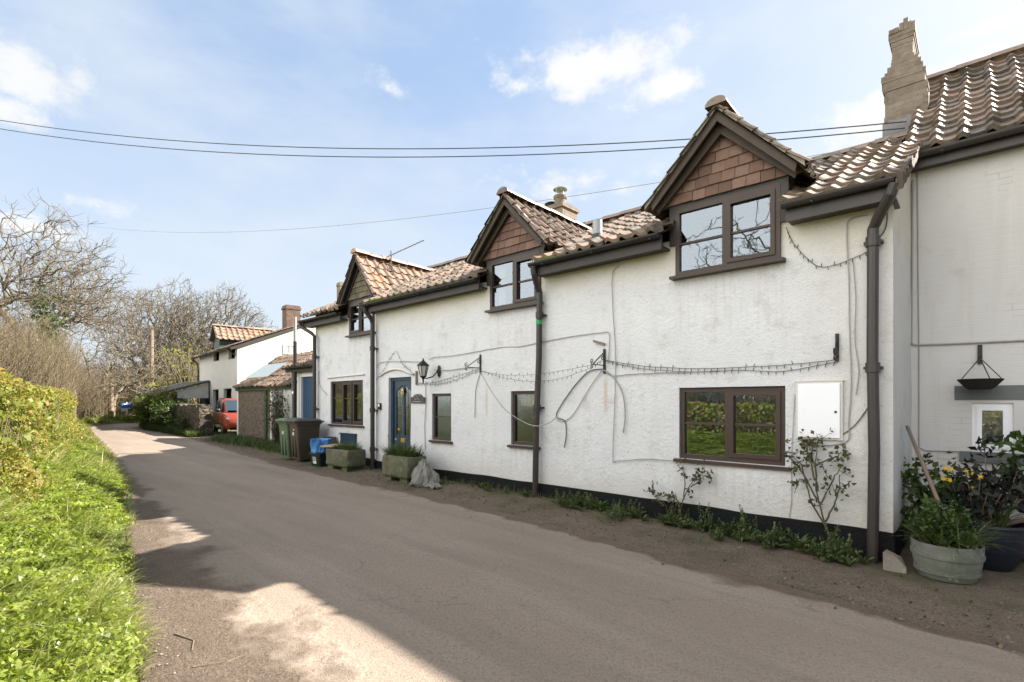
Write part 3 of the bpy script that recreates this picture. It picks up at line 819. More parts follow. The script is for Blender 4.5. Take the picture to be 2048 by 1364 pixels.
# eaves: fascia, soffit and gutter, broken by the dormers
EAV = [(-13.62, DORM[2]['x0']-.09, EY+.14), (-10.22, DORM[1]['x0']-.09, EY), (-5.26, DORM[0]['x0']-.09, EY-.03), (DORM[0]['x1']+.09, -.60, EY-.03)]
EAV.append((DORM[2]['x1']+.09, XM-.08, EY+.14))
for i, (a, b, y) in enumerate(EAV):
    f = MB(); f.box(a+.02, b, y+.075, y+.105, EZ-.20, EZ-.0); f.box(a+.02, b, y+.105, 6.7, EZ-.175, EZ-.15)
    fo = f.build('fascia', M['dark_timber' if i < 3 else 'pipe_brown'], cot)
    g = MB(); gutter(g, a, b, y+.01, EZ-.015 - (.01 if i == 1 else 0)); g.build('gutter', M['gutter_black' if i != 3 else 'pipe_brown'], cot, fix=False)
# dangling broken verge at right end
vb = MB()
for i in range(8):
    y = 6.16 + i*.28; z = EZ + (y-EY)*MS
    vb.prism([(-.53,y,z+.03),(-.53,y+.30,z+.03+.3*MS),(-.53,y+.30,z-.10+.3*MS),(-.53,y,z-.13)], (-.05+.004*(i%2),0,0))
vb.build('barge_board', M['barge_grey'], cot)
# downpipes
px4 = X(1746, 6.4)
downpipe(cot, [(px4+.20,6.19,EZ-.07),(px4+.17,6.2,EZ-.16),(px4+.05,6.34,EZ-.33),(px4,6.4,EZ-.42),(px4-.005,6.4,2.2),(px4+.01,6.4,1.2),(px4-.005,6.4,.0)], .052, [3.35, 2.05])
xp = X(1075, 6.4)
downpipe(cot, [(-5.19,6.18,EZ-.06),(-5.19,6.2,EZ-.17),(xp+.05,6.33,EZ-.34),(xp+.045,6.4,EZ-.44),(xp+.03,6.4,2.4),(xp-.03,6.4,1.2),(xp-.05,6.4,.05)], .05, [3.1, 1.6])
gb = MB(); gb.lathe([(.054,-.03),(.054,.03)], xp+.035, 6.4, 12, Zt(1080,645,6.4)); gb.build('green_tape', simple('tape_green', (.02,.30,.09), .5, .1, 5, 0), cot)
xp = X(745, 6.4)
downpipe(cot, [(-10.16,6.21,EZ-.07),(-10.15,6.23,EZ-.17),(xp+.01,6.36,EZ-.33),(xp,6.4,EZ-.43),(xp,6.4,2),(xp,6.4,.12)], .05, [2.9, 1.5, .62])
xp = -13.16
downpipe(cot, [(-13.6,6.35,EZ-.07),(-13.58,6.36,EZ-.16),(-13.25,6.5,EZ-.36),(xp,6.54,EZ-.45),(xp,6.54,2),(xp,6.54,.15)], .048, [2.9, 1.5])
# front door
x0, x1, z0, z1 = DR; yd = YC+.085
fr = MB(); fr.box(x0, x0+.075, yd-.02, yd+.07, z0, z1); fr.box(x1-.05, x1, yd-.02, yd+.07, z0, z1); fr.box(x0+.075, x1-.05, yd-.02, yd+.07, z1-.06, z1)
a, b, t = x0+.075, x1-.05, z1-.06; wd = b-a; mid = (a+b)/2
yy0, yy1 = yd+.012, yd+.055
gz0 = z0 + (t-z0)*.40; gzs = t-.24; gza = t-.10
fr.box(a, a+.085, yy0, yy1, z0, t); fr.box(b-.085, b, yy0, yy1, z0, t); fr.box(mid-.035, mid+.035, yy0, yy1, gz0, gza+.005)
fr.box(a+.085, b-.085, yy0, yy1, gz0-.20, gz0)
fr.prism([(a+.085,yy0,gzs),(mid-.035,yy0,gza),(mid-.035,yy0,t),(a+.085,yy0,t)], (0,yy1-yy0,0)); fr.prism([(b-.085,yy0,gzs),(mid+.035,yy0,gza),(mid+.035,yy0,t),(b-.085,yy0,t)], (0,yy1-yy0,0))
fr.box(mid-.035, mid+.035, yy0, yy1, gza+.005, t)
fr.box(a+.085, b-.085, yy0, yy1, z0, z0+.17); fr.box(mid-.045, mid+.045, yy0, yy1, z0+.17, gz0-.20)
fr.box(a+.085, mid-.045, yy0+.02, yy1, z0+.17, gz0-.20); fr.box(mid+.045, b-.085, yy0+.02, yy1, z0+.17, gz0-.20)
for (pa, pb) in ((a+.125, mid-.085), (mid+.085, b-.125)): fr.box(pa, pb, yy0+.004, yy1, z0+.21, gz0-.24)
door = fr.build('front_door', M['door_blue'], cot)
for (pa, pb, ha, hb) in ((a+.085, mid-.035, gzs, gza), (mid+.035, b-.085, gza, gzs)):
    p = MB(); p.add([(pa,yd+.03,gz0),(pb,yd+.03,gz0),(pb,yd+.03,hb),(pa,yd+.03,ha)], [(0,1,2,3)]); p.build('pane', M['frosted_glass'], door, fix=False)
    ld = MB(); xm = (pa+pb)/2
    for zc in (gz0+.14, gz0+.42, gz0+.62):
        ld.prism([(xm-.018,yd+.024,zc),(xm,yd+.024,zc-.055),(xm+.018,yd+.024,zc),(xm,yd+.024,zc+.055)], (0,.004,0))
        ld.box(pa, pb, yd+.025, yd+.028, zc-.003, zc+.003)
    ld.box(xm-.003, xm+.003, yd+.0245, yd+.0285, gz0, max(ha,hb)-.07)
    ld.build('leading', M['cable_dark'], door)
lb = MB(); lb.box(mid-.085, mid+.075, yy0-.012, yy0+.004, gz0-.155, gz0-.06); lb.box(mid-.06, mid+.05, yy0-.018, yy0-.011, gz0-.125, gz0-.09); lb.build('letterbox', M['brass'], door)
kn = MB(); kn.lathe([(.0,-.05),(.03,-.035),(.04,0),(.03,.035),(0,.05)], mid, yy0-.02, 12, gza-.13, 1, .7)
kn.tube([(mid-.035,yy0-.03,gza-.14),(mid-.04,yy0-.035,gza-.2),(mid,yy0-.04,gza-.235),(mid+.04,yy0-.035,gza-.2),(mid+.035,yy0-.03,gza-.14)], .009, 6); kn.build('knocker', M['brass'], door, smooth=True)
hd = MB(); hd.lathe([(0,-.02),(.02,-.012),(.024,0),(.02,.012),(0,.02)], b-.04, yy0-.025, 10, gz0-.1); hd.box(b-.046, b-.034, yy0-.02, yy0+.002, gz0-.106, gz0-.094); hd.build('handle', M['brass'], door, smooth=True)
sp = MB(); sp.box(x0-.06, x1+.06, 6.3, 6.6, .05, .165); sp.build('doorstep', M['pale_stone'], cot)
# eyebrow of render over the door, drip mould over the left window
eb = MB(); pts = []
for i in range(11):
    t = i/10; pts.append((x0-.32 + t*(x1-x0+.42), YC-.015, z1+.05+.13*math.sin(PI*min(1,t*1.08))**.8))
eb.tube(pts, .022, 6); eb.tube([(W1[0]-.12,YL-.012,W1[3]+.10),(W1[1]-.1,YL-.012,W1[3]+.13),(W1[1]+.09,YL-.012,W1[3]+.13)], .022, 6)
eb.build('hood_mould', M['dirty_white'], cot, smooth=True)
# blue hatch
h = MB(); a, b, c, d_ = HT; h.box(a, b, YL-.035, YL+.01, c, d_)
for i in range(1, 5): h.box(a+(b-a)*i/5-.004, a+(b-a)*i/5+.004, YL-.040, YL-.03, c+.01, d_-.01)
h.box(a-.02, b+.02, YL-.05, YL+.01, d_-.005, d_+.03); h.build('hatch', M['door_blue'], cot)
# roof furniture
fl = MB(); q = P(1196,470,7.35); 
zq = main_z(6.78)
fl.lathe([(.075,-.1),(.075,.33),(.068,.33),(.068,.25)], X(1195,6.78), 6.78, 18, zq)
flu = fl.build('flue', M['flue_grey'], cot, smooth=False)
fb = MB(); fb.lathe([(.10,-.1),(.10,.06),(.078,.10),(.078,.11)], X(1195,6.78), 6.78, 18, zq); fb.build('flue_collar', M['green_paint'], flu)
# brick stack behind the ridge with pot, flue and cowls
sx = X(1119, 10.0); DZ = -.30; st = MB(); st.box(sx-.45, sx+.28, 9.75, 10.35, 4.9, 6.64+DZ); st.box(sx-.49, sx+.32, 9.71, 10.39, 6.64+DZ, 6.72+DZ); st.box(sx-.45, sx+.28, 9.75, 10.35, 6.72+DZ, 6.76+DZ)
stk = st.build('chimney_stack', M['chimney_brick'], cot)
pot = MB(); pot.lathe([(.16,.50),(.15,.53),(.14,.57),(.135,.66),(.16,.68),(.165,.72),(.165,.75),(.12,.76)], sx+.06, 9.95, 18, 6.24+DZ); pot.build('chimney_pot', M['terracotta'], stk, smooth=False)
cw = MB(); cw.lathe([(.11,.62),(.13,.72),(.13,.76),(.11,.78)], sx+.06, 9.95, 16, 6.24+DZ)
for a in range(3): cw.bar((sx+.06+.1*math.cos(a*2.1),9.95+.1*math.sin(a*2.1),6.95+DZ),(sx+.06+.1*math.cos(a*2.1),9.95+.1*math.sin(a*2.1),7.16+DZ), .012, .012)
cw.lathe([(.17,.90),(.175,.915),(.1,.96),(.0,.985)], sx+.06, 9.95, 20, 6.24+DZ); cw.build('cowl', M['steel'], stk, smooth=False)
cw = MB(); cw.lathe([(.08,.50),(.08,.58)], sx-.25, 10.0, 14, 6.24+DZ)
for a in range(3): cw.bar((sx-.25+.06*math.cos(a*2.1),10+.06*math.sin(a*2.1),6.8+DZ),(sx-.25+.06*math.cos(a*2.1),10+.06*math.sin(a*2.1),6.9+DZ), .012, .012)
cw.lathe([(.165,.64),(.17,.655),(.1,.69),(0,.71)], sx-.25, 10.0, 20, 6.24+DZ); cw.build('cowl', M['gutter_black'], stk)
# moss on the left gutter
for (xa, xb, n_) in ((-10.0,-9.5,9),(-9.1,-8.7,7),(-5.1,-4.7,8)):
    ms = MB()
    for i in range(n_):
        x = xa+(xb-xa)*i/(n_-1); y = 6.22 + random.uniform(-.02,.05); r_ = random.uniform(.025,.05)
        ms.lathe([(0,-r_),(r_*1.4,-r_*.3),(r_*1.5,r_*.2),(r_*.7,r_*.7),(0,r_*.8)], x, y, 7, EZ+.01, 1.5, 1)
    ms.build('moss', M['moss'], cot, smooth=True)
# ---------------------------------------------------------------- neighbour
YN = 8.4
nb = thing('neighbour_house', 'tall white painted brick house joined to the cottage, with grey stone lintels', 'house', (3, YN, 0))
NW = (X(1944,YN+.03), X(2027,YN+.03), Zt(1985,905,YN), Zt(1985,806,YN))
nez, ney = Zt(1850,303,8.15), 8.15; nry, nrz = 11.0, 7.0
nm = MB(); facade(nm, XR-.01, 9, -.1, nez-.02, YN, [NW], amp=.008)
nm.add([(XR-.01,YN,EZ-.5),(XR-.01,nry,EZ-.5),(XR-.01,2*nry-YN,EZ-.5),(XR-.01,2*nry-YN,nez),(XR-.01,nry,nrz-.06),(XR-.01,YN,nez)], [(0,1,2,3,4,5)])
nm.quad((XR-.01,2*nry-YN,-.1),(9,2*nry-YN,-.1),(9,2*nry-YN,nez),(XR-.01,2*nry-YN,nez)); nm.quad((9,YN,-.1),(9,2*nry-YN,-.1),(9,2*nry-YN,nez),(9,YN,nez)); nm.add([(9,YN,nez),(9,2*nry-YN,nez),(9,nry,nrz-.06)],[(0,1,2)])
nm.build('wall', M['painted_brick'], nb, fix=False)
r = MB(); sl = (nrz-nez)/(nry-ney); an = math.atan(sl); L = math.hypot(nry-ney, nrz-nez)
pantiles(r, (XR-.06, ney, nez+.04), (1,0,0), (0,math.cos(an),math.sin(an)), 9.8, L, .26, .27, None, .03, 21, roll=.055, lift=.04)
pantiles(r, (9.2, 2*nry-ney, nez+.04), (-1,0,0), (0,-math.cos(an),math.sin(an)), 9.9, L, .5, .6, None, .02, 22)
ridge_tiles(r, (XR-.04, nry, nrz+.06), (9, nry, nrz+.06), .13, .42, 5); r.build('roof', M['pantile'], nb, fix=False)
g = MB(); gutter(g, XR+.02, 9, ney-.01, nez+.0, .062); g.box(XR, 9, ney+.07, ney+.10, nez-.16, nez+.02); g.box(XR, 9, ney+.10, YN+.02, nez-.14, nez-.12); g.build('gutter', M['pipe_brown'], nb, fix=False)
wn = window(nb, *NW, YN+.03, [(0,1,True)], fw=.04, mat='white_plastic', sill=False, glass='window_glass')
lt = MB(); lz0 = Zt(1985,800,YN); lz1 = Zt(1985,771,YN); lt.box(X(1909,YN), X(2027,YN)+.22, YN-.012, YN+.08, lz0, lz1); lt.build('lintel', M['lintel_grey'], nb)
lt = MB(); lt.box(X(1919,YN), X(2027,YN)+.18, YN-.05, YN+.10, Zt(1985,925,YN), Zt(1985,905,YN)); lt.build('sill', M['lintel_grey'], nb)
# worn stepped brick stack on the party gable, one broken pot
c = MB(); cy0, cy1 = 9.62, 10.4; cxa, cxb = X(1770,9.62), X(1855,9.62)
def zc_(py): return CAMZ + (HY-py)*(9.62*math.cos(YAW)+.8*math.sin(YAW))/FOC
rr = random.Random(3)
lay = [(330,172,1770,1855),(172,154,1766,1850),(154,140,1764,1847),(140,133,1769,1846),(133,122,1774,1842),(122,112,1781,1836),(112,106,1782,1828),(106,82,1783,1825),(82,72,1781,1826),(72,64,1778,1828),(64,54,1776,1830)]
for k, (p0, p1, xa, xb) in enumerate(lay):
    dd = (X(1770,9.62)-X(xa,9.62)); c.box(X(xa,9.62), X(xb,9.62), cy0-dd*.6 + .0015*k, cy1+dd*.6, zc_(p0) if k else 4.6, zc_(p1)-.001)
for i, (xa, xb, py) in enumerate([(1777,1786,47),(1786,1797,46),(1798,1806,40),(1806,1816,33),(1816,1823,42),(1823,1830,44)]):
    c.box(X(xa,9.62), X(xb,9.62)-.002, cy0+.02+.004*i, cy0+.34+.02*(i%3), zc_(54)-.01, zc_(py))
for i in range(16):
    p = rr.uniform(120,300); s_ = rr.choice((-1,1)); w0, w1 = [(a,b) for p0,p1,a,b in lay if p <= p0][-1]
    zz = zc_(p); xx = X(w0,9.62)-.011 if s_ < 0 else X(w1,9.62)-.03
    c.box(xx, xx+.041, cy0-.006, cy0+.2, zz, zz+.068)
nc = c.build('chimney', M['chimney_brick'], nb)
fl = MB()
for i in range(6): fl.quad((cxa-.03+i*.1, cy0-.03, EZ+(cy0-EY-.06)*MS+.03),(cxa+.07+i*.1, cy0-.03, EZ+(cy0-EY-.06)*MS+.03),(cxa+.07+i*.1, cy0-.012, 5.95),(cxa-.03+i*.1, cy0-.012, 5.95+.03*(i%2)))
fl.build('flashing', M['lead'], nb, fix=False)
# pipework on its front
pm = MB()
def wallpoly(m, pts, Y, r, n=5): m.tube([(X(a,Y), Y, Zt(a,b,Y)) for a,b in pts], r, n)
wallpoly(pm, [(1826,360),(1824,560),(1823,684),(1828,690),(1900,688),(2047,681)], YN-.02, .012)
pm.tube([(X(2047,YN-.02),YN-.02,Zt(2047,681,YN-.02)),(4,YN-.02,Zt(2047,681,YN-.02)+.03)], .012, 5)
wallpoly(pm, [(1835,330),(1836,520),(1838,700),(1838,895),(1850,901),(1920,903)], YN-.015, .007)
pm.build('conduit', M['cable_grey'], nb)
# flat-roofed box dormer added out of view to throw shade on the lane
bd_ = MB(); bd_.box(.50, 5.2, YN-.28, 9.6, nez-.1, nez+.72); bdo = bd_.build('shade_dormer', M['dark_timber'], nb)
window(bdo, .9, 2.6, nez+.08, nez+.58, YN-.33, [(0,.5,False),(.5,1,True)], fw=.05, mat='white_plastic', sill=False)
bd_ = MB(); bd_.box(.44, 5.26, YN-.36, 9.7, nez+.72, nez+.80); bd_.build('shade_dormer_roof', M['felt_roof'], bdo)

# ---------------------------------------------------------------- far house
FA = math.radians(-5.6); FO = Vector((-27.5, 9.63, .2))
fh = thing('farmhouse', 'white rendered two storey house beyond the outbuilding with its gable end facing us', 'house', FO, FA)
def fs(px):
    T = math.tan(ray(px)); return (9.63*T-27.5)/(.995-.098*T)
def fz(px, py, back=0):
    s = fs(px); x = -27.5-.995*s; y = 9.63+.098*s; d = -x*math.sin(YAW)+y*math.cos(YAW)
    return CAMZ+(HY-py)*d/FOC-FO.z
FE = 4.35; FR = 6.75; FD = 5.65; FL = 8.9
fo = []
for a, b, t_, u in ((427,438,697,722),(457,470,691,718),(408,420,782,835),(426,437,779,835),(447,463,777,812)):
    fo.append((-fs(a), -fs(b), fz((a+b)/2, u), fz((a+b)/2, t_)))
m = MB(); facade(m, -FL, 0, -.2, FE, 0, fo, .15, .5, .02)
GW = (2.45, 2.95, fz(475,0)*0+3.05, 3.55)
m.add([(0,0,-.2),(0,2*FD,-.2),(0,2*FD,FE),(0,FD,FR),(0,0,FE)], [(0,1,2,3,4)])
m.add([(-FL,0,-.2),(-FL,2*FD,-.2),(-FL,2*FD,FE),(-FL,FD,FR),(-FL,0,FE)], [(0,1,2,3,4)]); m.quad((-FL,2*FD,-.2),(0,2*FD,-.2),(0,2*FD,FE),(-FL,2*FD,FE))
m.build('wall', M['dirty_white'], fh, local=True, fix=False)
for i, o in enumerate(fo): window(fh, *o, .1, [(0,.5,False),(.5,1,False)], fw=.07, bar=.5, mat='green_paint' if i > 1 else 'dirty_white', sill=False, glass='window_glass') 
gwm = MB(); T = math.tan(ray(580)); tg = (27.5/T - 9.63)/(.995+.098/T)
gz_ = CAMZ + (HY-699)*((27.5-.098*tg)*math.sin(YAW)+(9.63+.995*tg)*math.cos(YAW))/FOC - FO.z
for a, b, c_, d_ in ((-.34,.34,.20,.26),(-.34,.34,-.26,-.20),(-.34,-.28,-.20,.20),(.28,.34,-.20,.20),(-.03,.03,-.20,.20)):
    gwm.box(.0, .04, tg+a, tg+b, gz_+c_, gz_+d_)
gw = gwm.build('window', M['white_paint'], fh, local=True); p = MB(); p.quad((.015,tg-.3,gz_-.22),(.015,tg+.3,gz_-.22),(.015,tg+.3,gz_+.22),(.015,tg-.3,gz_+.22)); p.build('pane', M['flue_grey'], gw, local=True, fix=False)
r = MB(); an = math.atan((FR-FE)/FD); L = math.hypot(FD+.3, (FR-FE)*(FD+.3)/FD)
pantiles(r, (-FL-.2, -.3, FE-.3*(FR-FE)/FD+.05), (1,0,0), (0,math.cos(an),math.sin(an)), FL+.35, L, .3, .35, None, .05, 31)
pantiles(r, (.15, 2*FD+.3, FE-.3*(FR-FE)/FD+.05), (-1,0,0), (0,-math.cos(an),math.sin(an)), FL+.35, L, .6, .7, None, .05, 32); r.build('roof', M['pantile_brown'], fh, local=True, fix=False)
vg = MB(); vg.bar((.09,-.33,FE-.2),(.09,FD,FR-.03), .05, .16); vg.bar((.09,2*FD+.3,FE-.2),(.09,FD,FR-.03), .05, .16); vg.build('bargeboard', M['dark_timber'], fh, local=True)
g = MB(); gutter(g, -FL-.25, .1, -.33, FE-.12, .06); g.tube([(-FL-.12,-.33,FE-.2),(-FL-.05,-.1,FE-.5),(-FL-.03,-.07,FE-.7),(-FL-.03,-.07,0)], .045, 8)
g.tube([(-.4,-.33,FE-.18),(-.35,-.1,FE-.42),(-.2,-.06,FE-.5)], .04, 8); g.build('gutter', M['gutter_black'], fh, local=True, fix=False)
# red pantiled dormer on the far front slope
dx = -fs(424); dm = MB(); d_w = .75; da = fz(424,663)+.35; df = da-.75
dm.add([(dx-d_w,.25,df),(dx+d_w,.25,df),(dx,.25,da)], [(0,1,2)]); dm.box(dx-d_w+.1, dx+d_w-.1, .25, 1.6, FE-.1, df+.05); dd = dm.build('dormer', M['green_paint'], fh, local=True)
r = MB(); sl_ = (da-df)/d_w; an = math.atan(sl_)
for s in (-1, 1): pantiles(r, (dx+s*(d_w+.1), .05, df-.1*sl_), (0,1,0), (-s*math.cos(an),0,math.sin(an)), 3.6, math.hypot(d_w+.1,(d_w+.1)*sl_), .3, .3, None, .02, 40+s, roll=.06)
ridge_tiles(r, (dx,.0,da+.04),(dx,3.6,da+.04), .12, .45, 3); r.build('dormer_roof', M['pantile_orange'], dd, local=True, fix=False)
def fchim(px, top, wpx, name, back):
    T = math.tan(ray(px)); t_ = ((27.5+back)/T - 9.63)/(.995+.098/T)
    d = (27.5+back-.098*t_)*math.sin(YAW)+(9.63+.995*t_)*math.cos(YAW); z = CAMZ+(HY-top)*d/FOC-FO.z; h = wpx*d/FOC/2
    m = MB(); m.box(-back-h*.9, -back+h*.9, t_-h, t_+h, FE, z-.22); m.box(-back-h*.98, -back+h*.98, t_-h*1.12, t_+h*1.12, z-.22, z-.1); m.box(-back-h*.9, -back+h*.9, t_-h, t_+h, z-.1, z)
    m.build('chimney', M['chimney_brick' if px > 600 else 'red_brick'], fh, local=True)
fchim(579, 612, 27, 'chimney', 1.0); fchim(683, 566, 17, 'chimney', .6)

# ---------------------------------------------------------------- outbuilding
YO = 7.35; OXa = -20.95; OXb = X(590, YO)
ob = thing('outbuilding', 'low pantiled outbuilding with pebble panel, lilac door and pale corrugated rooflight', 'outbuilding', (-18.5, YO, .19))
def ox(px): return X(px, YO)
m = MB()
m.box(ox(540), OXb, YO, YO+.1, 0, 2.3)
m.quad((OXa,YO+.02,0),(OXa,9,0),(OXa,9,3.4),(OXa,YO+.02,2.25)); m.box(-16, -13.45, 7.15, 7.25, 0, 2.75) if False else None
m.quad((-16.05,YO+.05,.0),(-15.96,7.2,.0),(-15.96,7.2,2.75),(-16.05,YO+.05,2.75)); m.quad((-16,7.2,0),(-16,9,0),(-16,9,3.4),(-16,7.2,2.7))
sd0, sd1 = X(604,7.2), X(629,7.2)
m.box(X(592,7.2), sd0-.1, 7.2, 7.35, 0, 2.72); m.box(sd1+.02, -13.35, 7.2, 7.35, 0, 2.72); m.box(sd0-.1, sd1+.02, 7.2, 7.35, 2.45, 2.72)
m.build('wall', M['dirty_white'], ob, fix=True)
m = MB(); m.box(OXa+.1, ox(530), YO, YO+.12, .05, 2.2); m.box(ox(534), ox(540), YO+.01, YO+.1, .05, 2.2); m.build('pebble_panel', M['cob_pebble'], ob)
m = MB(); m.box(OXa-.03, OXa+.1, YO-.02, YO+.1, .05, 2.2); m.build('corner_trim', M['dirty_white'], ob)
m = MB(); m.box(ox(530), ox(534.5), YO-.04, YO+.1, .0, 2.22); m.box(OXa-.1, OXb, YO-.06, YO-.02, 2.1, 2.22); m.build('post', M['green_paint'], ob)
m = MB(); da_, db_ = ox(545), ox(566); m.box(da_, db_, YO-.02, YO-.001, .12, 2.1)
for i in range(1,5): m.box(da_+(db_-da_)*i/5-.006, da_+(db_-da_)*i/5+.006, YO-.026, YO-.018, .14, 2.08)
m.build('plank_door', M['lilac_paint'], ob)
m = MB(); m.box(sd0, sd1, 7.235, 7.28, .12, 2.45)
for i in range(1,7): m.box(sd0+(sd1-sd0)*i/7-.006, sd0+(sd1-sd0)*i/7+.006, 7.228, 7.24, .14, 2.43)
sdm = m.build('blue_door', M['store_blue'], ob); k = MB(); k.tube([(sd0+.08,7.2,1.15),(sd0+.2,7.195,1.15)], .014, 6); k.lathe([(.03,-.03),(.03,.03)], sd0+.08, 7.215, 8, 1.15); k.build('handle', M['steel'], sdm)
m = MB(); m.box(sd0-.1, sd0, 7.17, 7.3, .1, 2.55); m.box(sd0, sd1+.02, 7.17, 7.3, 2.45, 2.55); m.build('door_frame', M['white_paint'], ob)
r = MB(); oz0, oz1, oy1 = 2.22, 3.55, 8.98; oy0 = YO-.15; an = math.atan((oz1-oz0)/(oy1-oy0)); L = math.hypot(oz1-oz0, oy1-oy0)
SK = (ox(509)*8.1/YO*.955, -18.35)
pantiles(r, (OXa-.12, oy0, oz0), (1,0,0), (0,math.cos(an),math.sin(an)), 4.9, L, .17, .33, None, .09, 51, roll=.035)
an2 = math.atan((3.62-2.78)/(oy1-7.0)); pantiles(r, (-16.12, 7.0, 2.78), (1,0,0), (0,math.cos(an2),math.sin(an2)), 2.7, math.hypot(.84,oy1-7.0), .19, .3, None, .05, 52, roll=.04)
pantiles(r, (-13.4, 2*oy1-oy0, oz0), (-1,0,0), (0,-math.cos(an),math.sin(an)), 7.7, L, .4, .6, None, .05, 53); r.build('roof', M['pantile_brown'], ob, fix=False)
# corrugated translucent sheet laid over the tiles
sk = MB(); U = Vector((1,0,0)); V_ = Vector((0,math.cos(an),math.sin(an))); N_ = Vector((0,-math.sin(an),math.cos(an))); O = Vector((OXa-.12,oy0,oz0))
for i in range(44):
    for q in ((i, i+1),):
        p = []
        for ii, vv in ((q[0],.42),(q[1],.42),(q[1],1.33),(q[0],1.33)): p.append(O+U*(.55+ii*.047)+V_*vv+N_*(.135+.016*math.sin(ii*1.35)))
        sk.quad(*p)
sk.build('rooflight', M['corrugated'], ob, fix=False)
g = MB(); gutter(g, OXb+.05, -13.45, 6.93, 2.74, .05); g.box(-16, -13.45, 7.0, 7.03, 2.6, 2.75); g.tube([(-13.75,6.93,2.7),(-13.72,7.0,2.5),(-13.7,7.1,2.42),(-13.68,7.14,2.2)], .035, 6); g.build('gutter', M['gutter_black'], ob, fix=False)
xv = X(590, 7.05); zv = Zt(590, 634, 7.05)
v = MB(); v.tube([(xv,7.05,.1),(xv,7.05,zv-.75)], .055, 10); v.lathe([(.065,-.04),(.065,.04)], xv, 7.05, 10, 2.3); v.lathe([(.065,-.04),(.065,.04)], xv, 7.05, 10, 1.2); vp = v.build('vent_pipe', M['gutter_black'], ob)
v = MB(); v.tube([(xv,7.05,zv-.75),(xv,7.05,zv)], .048, 10); v.build('upper_pipe', M['cable_grey'], vp)

# ---------------------------------------------------------------- open garage, wall, pale cottage
gr = thing('lean_to_garage', 'open fronted lean-to garage with brick pier and felt roof beside the farmhouse', 'garage', (-34, 9, .25))
gx = -33.5; ya, yb = 8.05, 10.15; za, zb = 2.2, 2.85
m = MB(); m.box(gx-.1, gx, ya+.55, ya+1.0, .1, 1.85); m.box(gx-5, gx, ya, ya+.1, .1, za-.1); m.box(gx-5, gx-4.9, ya, yb, .1, za); m.build('wall', M['red_brick'], gr)
m = MB(); m.bar((gx-.04,ya,1.1),(gx-.04,ya+.001,1.1), .1, 2.0) if False else None
m.box(gx-.1, gx+.02, ya+.02, ya+.14, .1, 2.1); m.box(gx-.1, gx+.02, ya+1.0, ya+1.1, .1, 1.9); m.build('post', M['dirty_white'], gr)
m = MB(); m.prism([(gx,ya+.5,1.9),(gx,yb,1.9),(gx,yb,zb-.06),(gx,ya+.5,za+.08)], (-.05,0,0)); m.build('fascia_panel', M['dirty_white'], gr)
m = MB(); m.prism([(gx+.15,ya-.35,za-.12),(gx+.15,yb,zb-.02),(gx+.15,yb,zb+.1),(gx+.15,ya-.35,za)], (-5.4,0,0)); m.build('roof', M['felt_roof'], gr)

def rubble_wall(name, a, b, th, h0, h1, mat, label, cat, cap=True, group=None):
    mb = MB(); a = Vector((a[0], a[1], 0)); b = Vector((b[0], b[1], 0)); L = (b-a).length; d = (b-a)/L; n = Vector((-d.y, d.x, 0)); N = max(2, int(L/.16)); K = 8
    rows = []
    for i in range(N+1):
        p = a + d*(L*i/N); h = h0+(h1-h0)*i/N + .09*noise.noise(Vector((i*.35, h0, 2))); g = gz(p.x, p.y)-.08; row = []
        for k in range(K+1):
            z = (h+.08)*k/K; bl = .05*noise.noise(Vector((i*.6, k*.7, 3)))
            row.append(p - n*(th/2+bl) + Vector((0,0,g+z)))
        for k in range(K+1):
            z = (h+.08)*(K-k)/K; bl = .05*noise.noise(Vector((i*.6, k*.7, 9)))
            row.append(p + n*(th/2+bl) + Vector((0,0,g+z)))
        rows.append(row)
    b0 = len(mb.v); R = 2*K+2
    for row in rows:
        for v in row: mb.v.append(tuple(v)); mb.c.append(.5)
    for i in range(N):
        for k in range(R-1): mb.f.append((b0+i*R+k, b0+(i+1)*R+k, b0+(i+1)*R+k+1, b0+i*R+k+1))
    mb.f.append(tuple(b0+k for k in range(R))); mb.f.append(tuple(b0+N*R+k for k in reversed(range(R))))
    return one(name, mb, M[mat], label, cat, (a.x, a.y, gz(a.x, a.y)), group)
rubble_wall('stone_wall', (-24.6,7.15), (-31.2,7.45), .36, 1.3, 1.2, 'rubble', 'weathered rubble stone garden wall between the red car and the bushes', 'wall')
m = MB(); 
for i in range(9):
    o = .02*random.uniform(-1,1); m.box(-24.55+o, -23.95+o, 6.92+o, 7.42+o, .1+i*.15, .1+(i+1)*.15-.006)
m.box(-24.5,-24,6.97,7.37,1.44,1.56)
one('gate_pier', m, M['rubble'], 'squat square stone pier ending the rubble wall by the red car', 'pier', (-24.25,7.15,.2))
pc = thing('distant_cottage', 'tiny pale cottage with a chimney, far away beyond the bend', 'cottage', (-78, 16, .3))
m = MB(); m.box(-80,-76,14,19,0,2.6); m.add([(-76,14,2.6),(-76,19,2.6),(-76,16.5,4.4)], [(0,1,2)]); m.build('wall', M['white_paint'], pc)
m = MB(); m.prism([(-75.8,13.7,2.4),(-75.8,16.5,4.55),(-75.8,19.3,2.4),(-75.8,19.3,2.3),(-75.8,16.5,4.4),(-75.8,13.7,2.3)], (-4.5,0,0)); rf = m.build('roof', M['pantile_brown'], pc)
m = MB(); m.box(-77,-76.3,16.1,16.9,4,5.4); m.build('chimney', M['red_brick'], rf)

